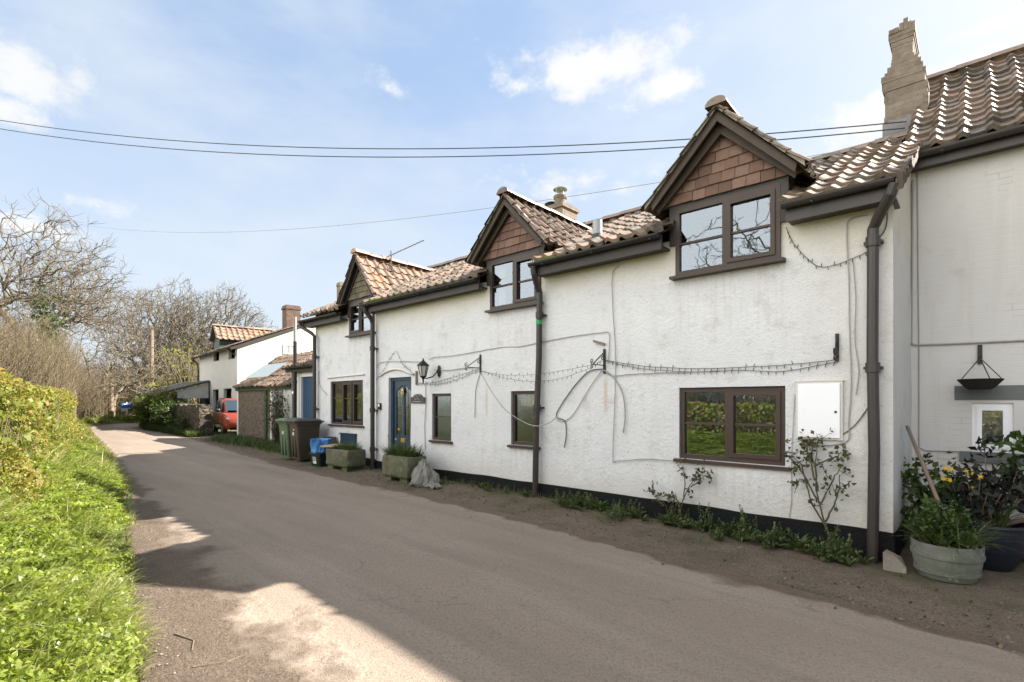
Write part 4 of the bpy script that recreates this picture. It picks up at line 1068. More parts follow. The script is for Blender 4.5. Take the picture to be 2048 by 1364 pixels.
# ---------------------------------------------------------------- red car
def make_car():
    t = thing('parked_car', 'small red hatchback parked between the stone pier and the outbuilding', 'car', (-24.3, 8.55, gz(-24.3, 8.2)), math.radians(-9.6))
    # stations along x (front = +x): (x, half width low, half width belt, z sill, z belt)
    st = [(-1.80,.66,.62,.42,.85),(-1.72,.76,.74,.30,.98),(-1.2,.80,.79,.24,1.0),(-.4,.81,.80,.23,.98),(.5,.81,.80,.23,.97),(1.0,.80,.78,.24,.96),(1.45,.78,.73,.26,.88),(1.72,.70,.62,.30,.76),(1.80,.60,.52,.36,.66)]
    m = MB(); n = 10; b = 0
    for x, wl, wb, z0, z1 in st:
        ring = [(-wl*.92,z0),(-wl,z0+.12),(-wl*1.02,(z0+z1)/2),(-wb,z1-.04),(-wb*.93,z1),(wb*.93,z1),(wb,z1-.04),(wl*1.02,(z0+z1)/2),(wl,z0+.12),(wl*.92,z0)]
        for y, z in ring: m.v.append((x,y,z)); m.c.append(.5)
    for i in range(len(st)-1):
        for k in range(n): m.f.append((i*n+k, i*n+(k+1)%n, (i+1)*n+(k+1)%n, (i+1)*n+k))
    m.f.append(tuple(range(n))); m.f.append(tuple((len(st)-1)*n+k for k in reversed(range(n))))
    # cabin: roof shell and pillars
    cab = [(-1.74,.70,.97,.66,1.06),(-1.62,.74,.97,.60,1.46),(-1.2,.76,.98,.62,1.54),(-.2,.77,.97,.62,1.56),(.35,.77,.96,.60,1.50),(1.02,.74,.95,.62,1.02)]
    b = len(m.v)
    for x, wb, zb, wt, zt in cab:
        for y, z in ((-wb,zb),(-wt,zt-.05),(-wt*.86,zt),(wt*.86,zt),(wt,zt-.05),(wb,zb)): m.v.append((x,y,z)); m.c.append(.5)
    for i in range(len(cab)-1):
        for k in range(5): m.f.append((b+i*6+k, b+i*6+k+1, b+(i+1)*6+k+1, b+(i+1)*6+k))
    body = m.build('body', M['car_red'], t, local=True, smooth=True)
    bv = body.modifiers.new('b', 'EDGE_SPLIT'); bv.split_angle = math.radians(40)
    w = MB(); w.add([(.43,-.55,1.46),(.43,.55,1.46),(1.04,.64,1.03),(1.04,-.64,1.03)], [(0,1,2,3)])
    w.v = [(x+.018,y,z+.014) for x,y,z in w.v]; w.build('windscreen', simple('car_glass', (.02,.035,.05), .05, .1, 3, 0, 0, .8), t, local=True)
    for s in (-1,1):
        w = MB(); w.add([(.80,s*.772,1.02),(.32,s*.655,1.41),(-.28,s*.668,1.44),(-.28,s*.79,1.01)], [(0,1,2,3)]); w.add([(-.36,s*.79,1.01),(-.36,s*.668,1.44),(-1.15,s*.665,1.42),(-1.15,s*.785,1.03)], [(0,1,2,3)])
        w.build('side_window', M['car_glass'], t, local=True, fix=False)
        h = MB(); h.lathe([(0,-.02),(.12,0),(.13,.05),(.10,.09),(0,.10)], 1.56, s*.60, 14, .66, .9, 1.05); h.build('headlight', M['steel'], t, local=True, smooth=True)
        mr = MB(); mr.lathe([(0,-.07),(.09,-.05),(.11,0),(.09,.06),(0,.08)], .72, s*.90, 12, 1.05, .7, 1); mr.bar((.72,s*.76,1.0),(.72,s*.88,1.02), .05, .04); mr.build('wing_mirror', M['black_plastic'], t, local=True, smooth=True)
        rl = MB(); rl.box(-1.2,.3,s*.58-.012,s*.58+.012,1.545,1.575); rl.build('roof_rail', M['black_plastic'], t, local=True)
        for x in (-1.18, 1.14):
            ty = MB()
            for (r0, y0, r1, y1) in ((.29,-.08,.29,.08),):
                pr = [(.17,-.085),(.27,-.085),(.29,-.06),(.29,.06),(.27,.085),(.17,.085)]; bb = len(ty.v)
                for rad, yy in pr:
                    for k in range(20): a = 2*PI*k/20; ty.v.append((x+rad*math.cos(a), s*.73+yy, .29+rad*math.sin(a))); ty.c.append(.5)
                for i in range(5):
                    for k in range(20): ty.f.append((bb+i*20+k, bb+i*20+(k+1)%20, bb+(i+1)*20+(k+1)%20, bb+(i+1)*20+k))
            tyre = ty.build('tyre', M['rubber'], t, local=True)
            ri = MB(); bb = 0
            for k in range(20): a = 2*PI*k/20; ri.v.append((x+.175*math.cos(a), s*.79, .29+.175*math.sin(a))); ri.c.append(.5)
            ri.f.append(tuple(range(20)))
            for k in range(8):
                a = 2*PI*k/8; ri.bar((x,s*.805,.29),(x+.165*math.cos(a),s*.80,.29+.165*math.sin(a)), .05, .02, (0,1,0))
            ri.build('rim', M['steel'], tyre, local=True)
    bp = MB(); bp.box(1.76,1.815,-.34,.34,.42,.54); bp.box(1.70,1.75,-.6,.6,.24,.30); bp.build('grille', M['black_plastic'], t, local=True)
    np_ = MB(); np_.box(1.805,1.83,-.25,.25,.56,.65); np_.build('number_plate', M['white_plastic'], t, local=True)
    sk = MB(); 
    for s in (-1,1): sk.box(-.9,.85,s*.825-.015,s*.825+.01,.46,.50)
    sk.build('side_moulding', M['black_plastic'], t, local=True)
    return t
make_car()

# ---------------------------------------------------------------- bins, box, bag, board
def wheelie(name, label, x, y, mat, lid, rz=0, marks=2):
    t = thing(name, label, 'wheelie bin', (x, y, gz(x, y)+.005), rz, 'wheelie bins')
    m = MB(); pr = [(.20,.23,.05),(.22,.26,.35),(.245,.29,.80),(.255,.305,.93),(.285,.335,.935),(.285,.335,.985),(.26,.31,.985)]
    for hx, hy, z in pr:
        for a, b in ((-1,-.9),(-.9,-1),(.9,-1),(1,-.9),(1,.9),(.9,1),(-.9,1),(-1,.9)): m.v.append((a*hx,b*hy,z)); m.c.append(.5)
    for i in range(len(pr)-1):
        for k in range(8): m.f.append((i*8+k, i*8+(k+1)%8, (i+1)*8+(k+1)%8, (i+1)*8+k))
    m.f.append(tuple(range(8))); m.f.append(tuple((len(pr)-1)*8+k for k in reversed(range(8))))
    m.box(-.10,-.06,-.285,-.25,.12,.9); m.box(.06,.10,-.285,-.25,.12,.9); m.box(-.2,.2,-.275,-.25,.60,.62)
    body = m.build('body', M[mat], t, local=True)
    l = MB(); pr = [(.30,.36,.99),(.305,.365,1.02),(.27,.33,1.05),(.20,.26,1.075)]
    for hx, hy, z in pr:
        for a, b in ((-1,-.88),(-.88,-1),(.88,-1),(1,-.88),(1,.88),(.88,1),(-.88,1),(-1,.88)): l.v.append((a*hx,b*hy-.02,z)); l.c.append(.5)
    for i in range(3):
        for k in range(8): l.f.append((i*8+k, i*8+(k+1)%8, (i+1)*8+(k+1)%8, (i+1)*8+k))
    l.f.append(tuple(range(8))); l.f.append(tuple(24+k for k in reversed(range(8)))); l.box(-.12,.12,-.40,-.36,1.0,1.03)
    ld = l.build('lid', M[lid], t, local=True)
    h = MB(); h.tube([(-.2,.34,.97),(-.2,.42,1.0),(.2,.42,1.0),(.2,.34,.97)], .016, 6); h.build('handle', M['black_plastic'], t, local=True)
    for s in (-1,1):
        wh = MB(); wh.tube([(s*.20,.27,.1),(s*.26,.27,.1)], .1, 16); wh.build('wheel', M['rubber'], t, local=True)
    mk = MB()
    for i in range(marks): mk.box(-.05+i*.03,.03+i*.02,-.292,-.284,.66+i*.13,.74+i*.13)
    mk.build('number_sticker', M['dirty_white'], t, local=True)
    return t
wheelie('wheelie_bin', 'faded green wheelie bin with a green lid', -13.42, 6.1, 'bin_green', 'bin_green', .03, 1)
wheelie('wheelie_bin', 'dark brown wheelie bin between the green bin and the recycling box', -12.76, 6.08, 'bin_brown', 'bin_lid_brown', -.02, 2)
t = thing('recycling_box', 'low dark green recycling box under a blue bag', 'recycling box', (-11.62, 5.95, gz(-11.62,5.95)))
m = MB(); bx = [(.21,.15,0),(.24,.18,.27),(.27,.21,.28),(.27,.21,.32),(.25,.19,.32),(.24,.18,.26)]
for hx, hy, z in bx:
    for a, b in ((-1,-.85),(-.85,-1),(.85,-1),(1,-.85),(1,.85),(.85,1),(-.85,1),(-1,.85)): m.v.append((a*hx,b*hy,z)); m.c.append(.5)
for i in range(5):
    for k in range(8): m.f.append((i*8+k, i*8+(k+1)%8, (i+1)*8+(k+1)%8, (i+1)*8+k))
m.f.append(tuple(range(8))); m.f.append(tuple(40+k for k in reversed(range(8)))); rb = m.build('body', M['box_green'], t, local=True)
m = MB(); m.add([(-.09,-.162,.06),(.07,-.162,.06),(.07,-.181,.22),(-.09,-.181,.22)], [(0,1,2,3)]); lab = m.build('label', M['white_paint'], t, local=True)
m = MB(); m.add([(-.08,-.178,.18),(.06,-.178,.18),(.06,-.183,.205),(-.08,-.183,.205)], [(0,1,2,3)]); m.add([(-.08,-.173,.13),(.05,-.173,.13),(.05,-.178,.16),(-.08,-.178,.16)], [(0,1,2,3)]); m.build('print', M['bin_green'], lab, local=True)
def crumple(mb, prof, n, amp, f, seed, sx=1, sy=1, c0=(0,0,0), lean=(0,0)):
    b = len(mb.v)
    for i, (r, z) in enumerate(prof):
        for k in range(n):
            a = 2*PI*k/n
            q = 1 + amp*noise.noise(Vector((math.cos(a)*f, math.sin(a)*f, z*f*2.4+seed))) + amp*.6*noise.noise(Vector((math.cos(a)*f*2.7, math.sin(a)*f*2.7, z*f*5+seed)))
            dz = amp*.12*noise.noise(Vector((math.cos(a)*f*1.5, math.sin(a)*f*1.5, seed+9.1+i)))
            mb.v.append((c0[0]+sx*r*q*math.cos(a)+lean[0]*z, c0[1]+sy*r*q*math.sin(a)+lean[1]*z, c0[2]+z+dz)); mb.c.append(.5)
    for i in range(len(prof)-1):
        for k in range(n): mb.f.append((b+i*n+k, b+i*n+(k+1)%n, b+(i+1)*n+(k+1)%n, b+(i+1)*n+k))
    mb.f.append(tuple(b+k for k in reversed(range(n)))); mb.f.append(tuple(b+(len(prof)-1)*n+k for k in range(n)))
m = MB(); gb0 = gz(-11.62,5.95)
crumple(m, [(.17,.24),(.22,.30),(.25,.335),(.24,.40),(.25,.46),(.265,.52),(.28,.58),(.29,.63),(.27,.635),(.24,.58),(.18,.52),(.08,.50)], 30, .30, 1.6, 2.0, 1.05, .8, (-11.62,5.95,gb0), (-.12,0))
one('recycling_bag', m, M['bag_blue'], 'crumpled blue woven bag lying open on the recycling box', 'bag', (-11.62,5.95,gb0+.3))
m = MB(); g0 = gz(-12.2,6.35); m.prism([(-12.52,6.33,g0),(-11.98,6.36,g0),(-12.10,6.56,g0+.62),(-12.60,6.52,g0+.60)], (.01,.035,.0)); one('leaning_board', m, M['bin_lid_brown'], 'dark brown board leaning on the white wall behind the box', 'board', (-12.3,6.35,g0))
# troughs
def trough(name, label, xa, xb, ya, yb, z0, h, seed):
    t = thing(name, label, 'stone trough', ((xa+xb)/2, (ya+yb)/2, z0), 0, 'stone troughs by the door')
    hx, hy = (xb-xa)/2, (yb-ya)/2; m = MB(); b = 0
    prof = [(.93,.90,.08),(1,1,.12),(1,1,.12+h*.35),(1.01,1.01,.12+h*.7),(1,1,.12+h),(.98,.97,.14+h),(.80,.68,.14+h),(.76,.62,.06+h)]
    seg = []
    NX, NY = 14, 6
    for i in range(NX): seg.append((-1+2*i/NX, -1))
    for i in range(NY): seg.append((1, -1+2*i/NY))
    for i in range(NX): seg.append((1-2*i/NX, 1))
    for i in range(NY): seg.append((-1, 1-2*i/NY))
    n = len(seg)
    for px_, py_, z in prof:
        for u, v in seg:
            s = 1 - .05*(abs(u*v)**6)
            q = Vector((u*hx*px_*s, v*hy*py_*s, z))
            q += .022*Vector((noise.noise(q*5+Vector((seed,0,0))), noise.noise(q*5+Vector((0,seed,0))), .8*noise.noise(q*4+Vector((0,0,seed)))))
            m.v.append(tuple(q)); m.c.append(.5)
    for i in range(len(prof)-1):
        for k in range(n): m.f.append((i*n+k, i*n+(k+1)%n, (i+1)*n+(k+1)%n, (i+1)*n+k))
    m.f.append(tuple(reversed(range(n)))); 
    bd = m.build('basin', M['trough_stone'], t, local=True)
    s = MB(); i = len(prof)-1
    s.add([m.v[i*n+k] for k in range(n)], [tuple(range(n))]); s.build('soil', M['compost'], t, local=True)
    s = MB()
    for u in (-.62,.6): s.box(u*hx-.11, u*hx+.11, -hy*.85, hy*.85, -.05, .095)
    s.build('support_stone', M['trough_stone'], t, local=True)
    return t
trough('stone_trough', 'mossy stone trough with short grass, below the blue hatch', -11.12, -10.12, 5.78, 6.26, gz(-10.6,6.0), .32, 3)
trough('stone_trough', 'mossy stone trough with daffodils, in front of the blue front door', -8.74, -7.86, 5.72, 6.18, gz(-8.3,5.9), .36, 8)
m = MB(); g0 = gz(-10.95,6.0); m.prism([(-11.25,5.72,g0+.475),(-10.85,5.80,g0+.492),(-10.72,6.2,g0+.52),(-11.3,6.1,g0+.50)], (0,0,.03)); one('cardboard_sheet', m, M['cardboard'], 'flat tan sheet lying across the end of the hatch trough', 'cardboard', (-11,6,g0+.48))
m = MB(); g0 = gz(-7.5,5.85); crumple(m, [(.20,.0),(.25,.03),(.26,.10),(.23,.19),(.18,.27),(.14,.34),(.11,.40),(.075,.44),(.03,.45)], 40, .55, 1.7, 6.2, 1, .8, (-7.5,5.86,g0+.0), (-.25,.12))
crumple(m, [(.06,0),(.13,.02),(.12,.06),(.05,.10)], 24, .6, 1.9, 3.1, 1.5, .8, (-7.22,5.8,g0)); one('plastic_sack', m, M['sack_grey'], 'crumpled pale grey sack slumped against the daffodil trough', 'sack', (-7.5,5.86,g0))

# ---------------------------------------------------------------- fittings on the front
YW = YC-.012
def wp(a, b, Y=None): Y = YW if Y is None else Y; return Vector((X(a,Y), Y, Zt(a,b,Y)))
BULB = []
def cable(name, label, pts, r=.006, mat='cable_grey', cat='cable', Y=None, bulbs=0, group=None):
    P_ = []
    q = [wp(a, b, Y) for a, b in pts]
    # smooth through the surveyed points
    for i in range(len(q)-1):
        p0 = q[max(i-1,0)]; p1 = q[i]; p2 = q[i+1]; p3 = q[min(i+2,len(q)-1)]
        for k in range(6):
            t_ = k/6; P_.append(.5*((2*p1)+(p2-p0)*t_+(2*p0-5*p1+4*p2-p3)*t_*t_+(3*p1-p0-3*p2+p3)*t_**3))
    P_.append(q[-1])
    P_ = [p + Vector((.003*noise.noise(p*9), -r, .006*noise.noise(p*7))) for p in P_]
    m = MB(); m.tube(P_, r, 5)
    o = P_[0].copy()
    if not bulbs: return one(name, m, M[mat], label, cat, o, group)
    ob_ = one(name, m, M[mat], label, cat, o, group)
    acc = 0; nxt = .05; rr = random.Random(len(pts))
    for a_, b_ in zip(P_, P_[1:]):
        d = (b_-a_).length
        while nxt < acc+d:
            p = a_.lerp(b_, (nxt-acc)/d); dirv = Vector((rr.uniform(-.4,.4), -.25, rr.choice((-1,-1,1)))).normalized()
            if not BULB: BULB.append(MB().tube([(0,0,0),(0,0,.03),(0,0,.045)], [.0045,.0045,.002], 5).build('bulb', M['cable_dark'], ob_, local=True)); q = BULB[0]
            else: q = link(bpy.data.objects.new('bulb', BULB[0].data), ob_)
            q.location = p - o; q.rotation_euler = dirv.to_track_quat('Z','Y').to_euler(); nxt += bulbs
        acc += d
    return ob_
FL_ = 'fairy lights strung along the front'
cable('string_lights', 'sagging string of fairy lights between the lantern and the middle bracket, upper strand', [(836,768),(870,764),(910,753),(958,738)], .003, 'cable_dark', 'string lights', None, .09, FL_)
cable('string_lights', 'sagging string of fairy lights between the lantern and the middle bracket, lower strand', [(836,764),(862,769),(905,762),(958,741)], .003, 'cable_dark', 'string lights', None, .09, FL_)
cable('string_lights', 'upper strand of fairy lights from the middle bracket across the downpipe', [(960,741),(1000,749),(1060,750),(1120,742),(1180,730),(1205,720)], .003, 'cable_dark', 'string lights', YC-.17, .09, FL_)
cable('string_lights', 'lower strand of fairy lights from the middle bracket across the downpipe', [(960,741),(1010,756),(1064,763),(1120,757),(1170,740),(1205,722)], .003, 'cable_dark', 'string lights', YC-.17, .09, FL_)
cable('string_lights', 'upper strand of fairy lights above the large window', [(1210,720),(1280,731),(1370,737),(1480,735),(1590,728),(1676,719)], .0035, 'cable_dark', 'string lights', None, .085, FL_)
cable('string_lights', 'lower strand of fairy lights above the large window', [(1210,721),(1270,735),(1360,743),(1480,741),(1570,742),(1676,723)], .0035, 'cable_dark', 'string lights', None, .085, FL_)
cable('string_lights', 'fairy lights hanging from the big dormer to the thick brown downpipe', [(1572,454),(1590,490),(1632,531),(1670,530),(1710,515),(1740,500)], .0035, 'cable_dark', 'string lights', None, .06, FL_)
cable('string_lights', 'short fairy light strand climbing from the downpipe to above the front door', [(752,762),(768,738),(790,702)], .003, 'cable_dark', 'string lights', None, .08, FL_)
cable('string_lights', 'short fairy light strand dropping from above the front door to the batten', [(793,702),(806,728),(832,752)], .003, 'cable_dark', 'string lights', None, .08, FL_)
cable('cable', 'thin grey cable running high along the wall from lantern to pegged stick', [(858,720),(870,714),(900,712),(950,704),(1000,695),(1040,693),(1085,684),(1150,672),(1200,666),(1218,666),(1219,690),(1217,724)])
cable('cable', 'grey cable from the lantern to the middle bracket', [(868,740),(900,740),(930,736),(960,735)], .007)
cable('cable', 'pale cable drooping from the middle bracket over the small pipe window', [(962,745),(985,785),(1012,820),(1045,842),(1072,852),(1100,845),(1115,832)], .008, 'cable_grey', 'cable', YC-.19)
cable('cable', 'dark cable looping down from the bracket by the pegged stick to a joint', [(1205,738),(1175,745),(1140,785),(1113,830),(1130,842),(1133,870),(1129,895)], .008, 'cable_dark')
cable('cable', 'grey cable curving below the bracket with the pegged stick', [(1206,738),(1180,775),(1150,824),(1130,842),(1112,838)], .006)
cable('cable', 'grey cable hanging with a plug end near the bracket by the pegged stick', [(1207,740),(1225,752),(1245,785),(1251,830),(1247,866)], .009)
cable('cable', 'thin cable from the eaves down the wall then along to the large window sill', [(1239,531),(1225,550),(1226,620),(1231,700),(1230,800),(1226,915),(1235,922),(1290,918),(1348,922)], .006)
cable('cable', 'grey cable across the wall just below the fairy lights over the large window', [(1212,745),(1230,752),(1270,748),(1355,745),(1440,741)], .006)
cable('cable', 'short cord hanging beneath the middle bracket', [(961,746),(952,780),(950,836)], .005, 'cable_dark')
cable('cable', 'cable running from the eaves down beside the thick brown downpipe and meter box', [(1735,430),(1700,440),(1694,470),(1698,560),(1700,680),(1703,760),(1698,840),(1690,885),(1600,890)], .007)
cable('cable', 'short stained cable squiggling beside the meter box cable', [(1706,520),(1712,600),(1710,680),(1718,740),(1712,790)], .005)
cable('cable', 'thin dark cable from the meter box to the thick brown downpipe', [(1684,870),(1710,850),(1736,815)], .005, 'cable_dark')
cable('cable', 'thin cable curling off the corner under the eaves', [(1774,415),(1772,455),(1752,484)], .006, 'cable_dark')
cable('cable', 'thin conduit dropping from the lantern beside the small window', [(851,762),(852,800),(850,850),(851,900)], .007)
cable('cable', 'grey cable from the downpipe over the front door to the lantern', [(754,736),(762,725),(800,723),(850,724)], .006)
cable('cable', 'thin cable between large window and meter box going down to the ground', [(1590,790),(1584,900),(1583,1000),(1578,1035)], .004)
cable('cable', 'loose thin cable by the three-light window near the blue store door', [(638,742),(640,770),(655,790)], .005, 'cable_dark', 'cable', YL-.012)

def bracket(label, px, top, bot, tip, tipy, Y=YC):
    a = wp(px, top, Y-.02); b = wp(px, bot, Y-.02); t = thing('wall_bracket', label, 'wall bracket', (a.x, Y, b.z), 0, 'hanging basket brackets')
    m = MB(); m.box(a.x-.017, a.x+.017, Y-.02, Y-.0, b.z, a.z); m.build('back_plate', M['black_iron'], t)
    # arm reaching out over the lane
    zt_ = a.z-.03; reach = tip; za = tipy
    m = MB(); m.bar((a.x,Y-.02,za),(a.x,Y-reach,za), .012, .012); m.bar((a.x,Y-.02,a.z-.05),(a.x,Y-reach+.03,za+.01), .012, .012)
    def scroll(cy, cz, r, turns, ph, dr):
        pts = [(a.x, cy+(r*(1-i/22*.75))*math.cos(ph+dr*turns*2*PI*i/22), cz+(r*(1-i/22*.75))*math.sin(ph+dr*turns*2*PI*i/22)) for i in range(22)]
        m.tube(pts, .006, 5)
    scroll(Y-reach-.0, za+.045, .04, 1.3, -PI/2, -1); scroll(Y-reach-.0, za-.035, .032, 1.2, PI/2, 1); scroll(Y-.065, a.z-.13, .04, 1.3, PI/2, -1)
    m.build('arm', M['black_iron'], t); return t
b1 = wp(960,735); bracket('scrolled iron bracket between the lantern and the middle downpipe', 960, 709, 746, .36, wp(960,736).z)
bracket('scrolled iron bracket below the pegged stick', 1208, 698, 747, .34, wp(1208,731).z)
bracket('iron bracket above the meter box', 1674, 667, 722, .16, wp(1674,712).z)
for (a, b, c_, d_) in ((1187,682,1209,688),):
    m = MB(); p = wp(a,b,YC-.03); q = wp(c_,d_,YC-.03); m.bar(p, q, .03, .03); one('wall_peg', m, M['handle_wood'], 'small bare stick pegged to the wall above a scrolled bracket', 'peg', p)
m = MB(); p = wp(833,742); m.box(p.x-.02, p.x+.02, YC-.03, YC, wp(833,770).z, p.z); one('wall_batten', m, M['handle_wood'], 'short upright rusty batten between door and lantern', 'batten', p)
# lantern
lx, ly = X(848, YC-.24), YC-.26; lz = Zt(848, 740, ly)
t = thing('wall_lantern', 'black traditional coach lantern beside the front door', 'lantern', (lx+.12, YC, lz))
m = MB(); m.lathe([(0,.235),(.012,.23),(.016,.20),(.03,.18),(.115,.105),(.125,.085),(.10,.08)], lx, ly, 6, lz); m.lathe([(.05,-.13),(.065,-.12),(.06,-.135),(.03,-.16),(.014,-.20),(.018,-.215),(.008,-.27),(0,-.28)], lx, ly, 8, lz)
for k in range(6): a = PI*k/3; m.bar((lx+.055*math.cos(a),ly+.055*math.sin(a),lz-.13),(lx+.105*math.cos(a),ly+.105*math.sin(a),lz+.085), .012, .012)
m.build('lantern_frame', M['black_iron'], t)
m = MB(); m.lathe([(.05,-.128),(.098,.082)], lx, ly, 6, lz); m.build('glass', simple('lantern_glass', (.5,.49,.45), .2, .05, 5, 0), t)
m = MB(); m.lathe([(0,-.13),(.035,-.09),(.05,0),(.035,.09),(0,.13)], lx+.19, YC-.02, 12, lz-.02, 1, .5); m.tube([(lx+.19,YC-.03,lz),(lx+.15,YC-.14,lz-.13),(lx+.05,ly+.03,lz-.17),(lx,ly,lz-.15)], .013, 6); m.build('wall_mount', M['black_iron'], t, smooth=True)
# name plaque
pa, pb = X(822,YC-.02), X(850,YC-.02); z0 = Zt(836,806,YC); z1 = Zt(836,795,YC); zt_ = Zt(836,788.5,YC); cx = (pa+pb)/2; hw = (pb-pa)/2
t = thing('house_plaque', 'dark slate plaque with arched top between front door and small window', 'plaque', (cx, YC, z0))
pts = [(pa,YC-.03,z0),(pb,YC-.03,z0),(pb,YC-.03,z1)] + [(cx+hw*.62*math.cos(a), YC-.03, z1+(zt_-z1)*math.sin(a)**.8+.005) for a in np.linspace(0.15,PI-.15,9)] + [(pa,YC-.03,z1)]
m = MB(); m.prism(pts, (0,.025,0)); m.build('plate', M['plaque_slate'], t)
m = MB(); zc = z1-.02
for s in (-1,1):
    pp = [(cx+s*.05+.035*math.cos(a), YC-.036, zc+.02+.045*math.sin(a)) for a in np.linspace(.6*s, 2*PI*.8, 10)]; m.tube(pp, .008, 4)
m.box(cx-hw*.7, cx+hw*.5, YC-.036, YC-.03, z0+.02, z0+.035); m.build('raised_number', M['pale_stone'], t)
# doorbell
p = wp(760,806); t = thing('video_doorbell', 'small black and white doorbell between downpipe and front door', 'doorbell', (p.x, YC, Zt(760,819,YC)))
m = MB(); m.box(p.x-.045, p.x+.045, YC-.045, YC, Zt(760,819,YC), p.z); m.build('casing', M['black_plastic'], t); m = MB(); m.box(p.x-.03, p.x+.03, YC-.049, YC-.044, Zt(760,813,YC), p.z-.02); m.build('faceplate', M['white_plastic'], t)
# meter box
xa, xb = X(1596,YC), X(1684,YC); z0 = (Zt(1596,874,YC)+Zt(1684,879,YC))/2; z1 = (Zt(1596,768,YC)+Zt(1684,765,YC))/2
t = thing('meter_box', 'flat white utility meter box on the wall between large window and downpipe', 'meter box', ((xa+xb)/2, YC, z0))
m = MB(); m.box(xa-.012, xb+.012, YC-.035, YC+.01, z0-.012, z1+.02); m.box(xa-.02, xb+.02, YC-.045, YC+.01, z1+.02, z1+.032); m.build('surround', M['dirty_white'], t)
m = MB(); m.box(xa+.012, xb-.012, YC-.055, YC-.036, z0+.012, z1-.004); dr = m.build('door', M['white_plastic'], t)
m = MB(); zk = (z0+z1)/2-.01; m.tube([(xb-.05,YC-.053,zk),(xb-.05,YC-.062,zk)], .013, 8); m.tube([(xa+.06,YC-.053,z0+.09),(xa+.06,YC-.062,z0+.09)], .012, 8); m.build('lock', M['black_plastic'], dr)
# hanging basket on the neighbour
bx, by = X(1960,8.12), 8.12; t = thing('hanging_basket', 'empty dark hanging basket on chains by the neighbour window', 'hanging basket', (bx, by, Zt(1960,780,by)))
zb = Zt(1960,779,by); zr = Zt(1960,759,by); 
m = MB(); m.lathe([(.10,0),(.13,.02),(.20,zr-zb-.012),(.212,zr-zb),(.20,zr-zb+.006),(.185,zr-zb-.02),(0,zr-zb-.04)], bx, by, 20, zb); m.build('bowl', M['compost'], t)
m = MB(); zh = Zt(1960,716,by)
for a in (2.6, -.4, 1.1): m.tube([(bx+.2*math.cos(a), by+.2*math.sin(a), zr),(bx, by, zh)], .006, 5)
m.build('chain', M['cable_dark'], t); m = MB(); m.box(bx-.022, bx+.022, YN-.03, YN, Zt(1960,728,YN), Zt(1960,690,YN)); m.bar((bx,YN-.02,zh+.03),(bx,by-.01,zh+.02), .014, .014); m.build('bracket', M['black_iron'], t)
# TV aerial on the left dormer
d3 = DORM[2]; ax, ay, az_ = d3['cx']+.05, 7.35, d3['az']+.02
t = thing('tv_aerial', 'small grey television aerial on the orange tiled dormer', 'aerial', (ax, ay, az_))
m = MB(); m.tube([(ax+.25,ay-.05,az_-.42),(ax+.1,ay,az_-.05),(ax+.08,ay,az_+.22)], .013, 6); m.build('mast', M['cable_dark'], t)
m = MB(); A = Vector((ax+.02,ay-.1,az_+.04)); B = Vector((ax+1.0,ay+.32,az_+.36)); m.bar(A, B, .014, .014)
for i in range(9):
    p = A.lerp(B, .15+.1*i); q = Vector((-.04,.09,.02))*(1.4 if i < 1 else .8); m.bar(p-q, p+q, .008, .008)
m.build('boom', M['cable_dark'], t); m = MB(); m.box(ax+.13,ax+.33,ay-.3,ay-.2,az_-.66,az_-.5); m.build('junction_box', M['black_plastic'], t)
m = MB(); m.tube([(ax+.08,ay,az_+.05),(ax+.16,ay-.1,az_-.28),(ax+.23,ay-.25,az_-.52)],.006,5); m.tube([(ax+.23,ay-.25,az_-.64),(ax+.33,ay-.3,az_-.78),(ax+.36,ay-.32,az_-1.0)],.006,5); m.build('cable', M['cable_dark'], t)

# ---------------------------------------------------------------- poles, wires, sign
def pole(label, x, y, h, r=.13, cross=False):
    t = thing('utility_pole', label, 'utility pole', (x, y, gz(x,y)), 0, None)
    m = MB(); m.tube([(x,y,gz(x,y)-.2),(x,y,gz(x,y)+h*.5),(x,y,gz(x,y)+h)], [r,r*.9,r*.72], 10); m.build('shaft', M['pole_wood'], t)
    m = MB(); m.box(x-.04,x+.04,y-r-.02,y-r+.06,gz(x,y)+h-.7,gz(x,y)+h-.35); m.lathe([(.05,0),(.03,.05),(.05,.08),(.02,.12)], x, y-r-.02, 8, gz(x,y)+h-.35); m.build('insulator', M['black_plastic'], t); return t
pole('tall pale wooden utility pole beyond the bend in front of the spreading tree', -43*1.0, 43/math.tan(ray(303)) , Zt(303,655,43/math.tan(ray(303)))-.4, .17)
pole('utility pole standing in the hedge, carrying the overhead wires', -20, -.6, 9.0)
yy = 39.9/math.tan(ray(222)); m = MB(); m.tube([(-39.9,yy,.2),(-39.9,yy,Zt(222,770,yy))], [.16,.12], 8); m.lathe([(.13,0),(.14,.05),(0,.1)], -39.9, yy, 8, Zt(222,770,yy)); one('gate_post', m, M['pole_wood'], 'dark upright post on the far verge beyond the bend', 'post', (-39.9,yy,.3))
yy = 39.4/math.tan(ray(254)); xa = -39.4; t = thing('estate_sign', 'blue estate board on a post at the bend of the lane', 'sign', (xa, yy, gz(xa,yy)))
za, zb, zc = Zt(254,806,yy), Zt(254,817,yy), Zt(254,822.5,yy); pw = 39.4/.96*.79/FOC
m = MB(); m.box(xa-.06, xa-.02, yy-.03, yy+.03, gz(xa,yy)-.1, za+.05); m.build('post', M['white_paint'], t)
m = MB(); m.box(xa-.01, xa+.02, yy-.27, yy+.27, zb, za); bd = m.build('board', M['sign_blue'], t); m = MB(); m.box(xa+.02, xa+.024, yy-.16, yy+.1, za-.1, za-.05); m.box(xa+.02, xa+.024, yy+.12, yy+.18, za-.1, za-.04); m.box(xa+.02, xa+.024, yy-.27, yy+.27, zb, zb+.02); m.build('lettering', M['white_plastic'], bd)
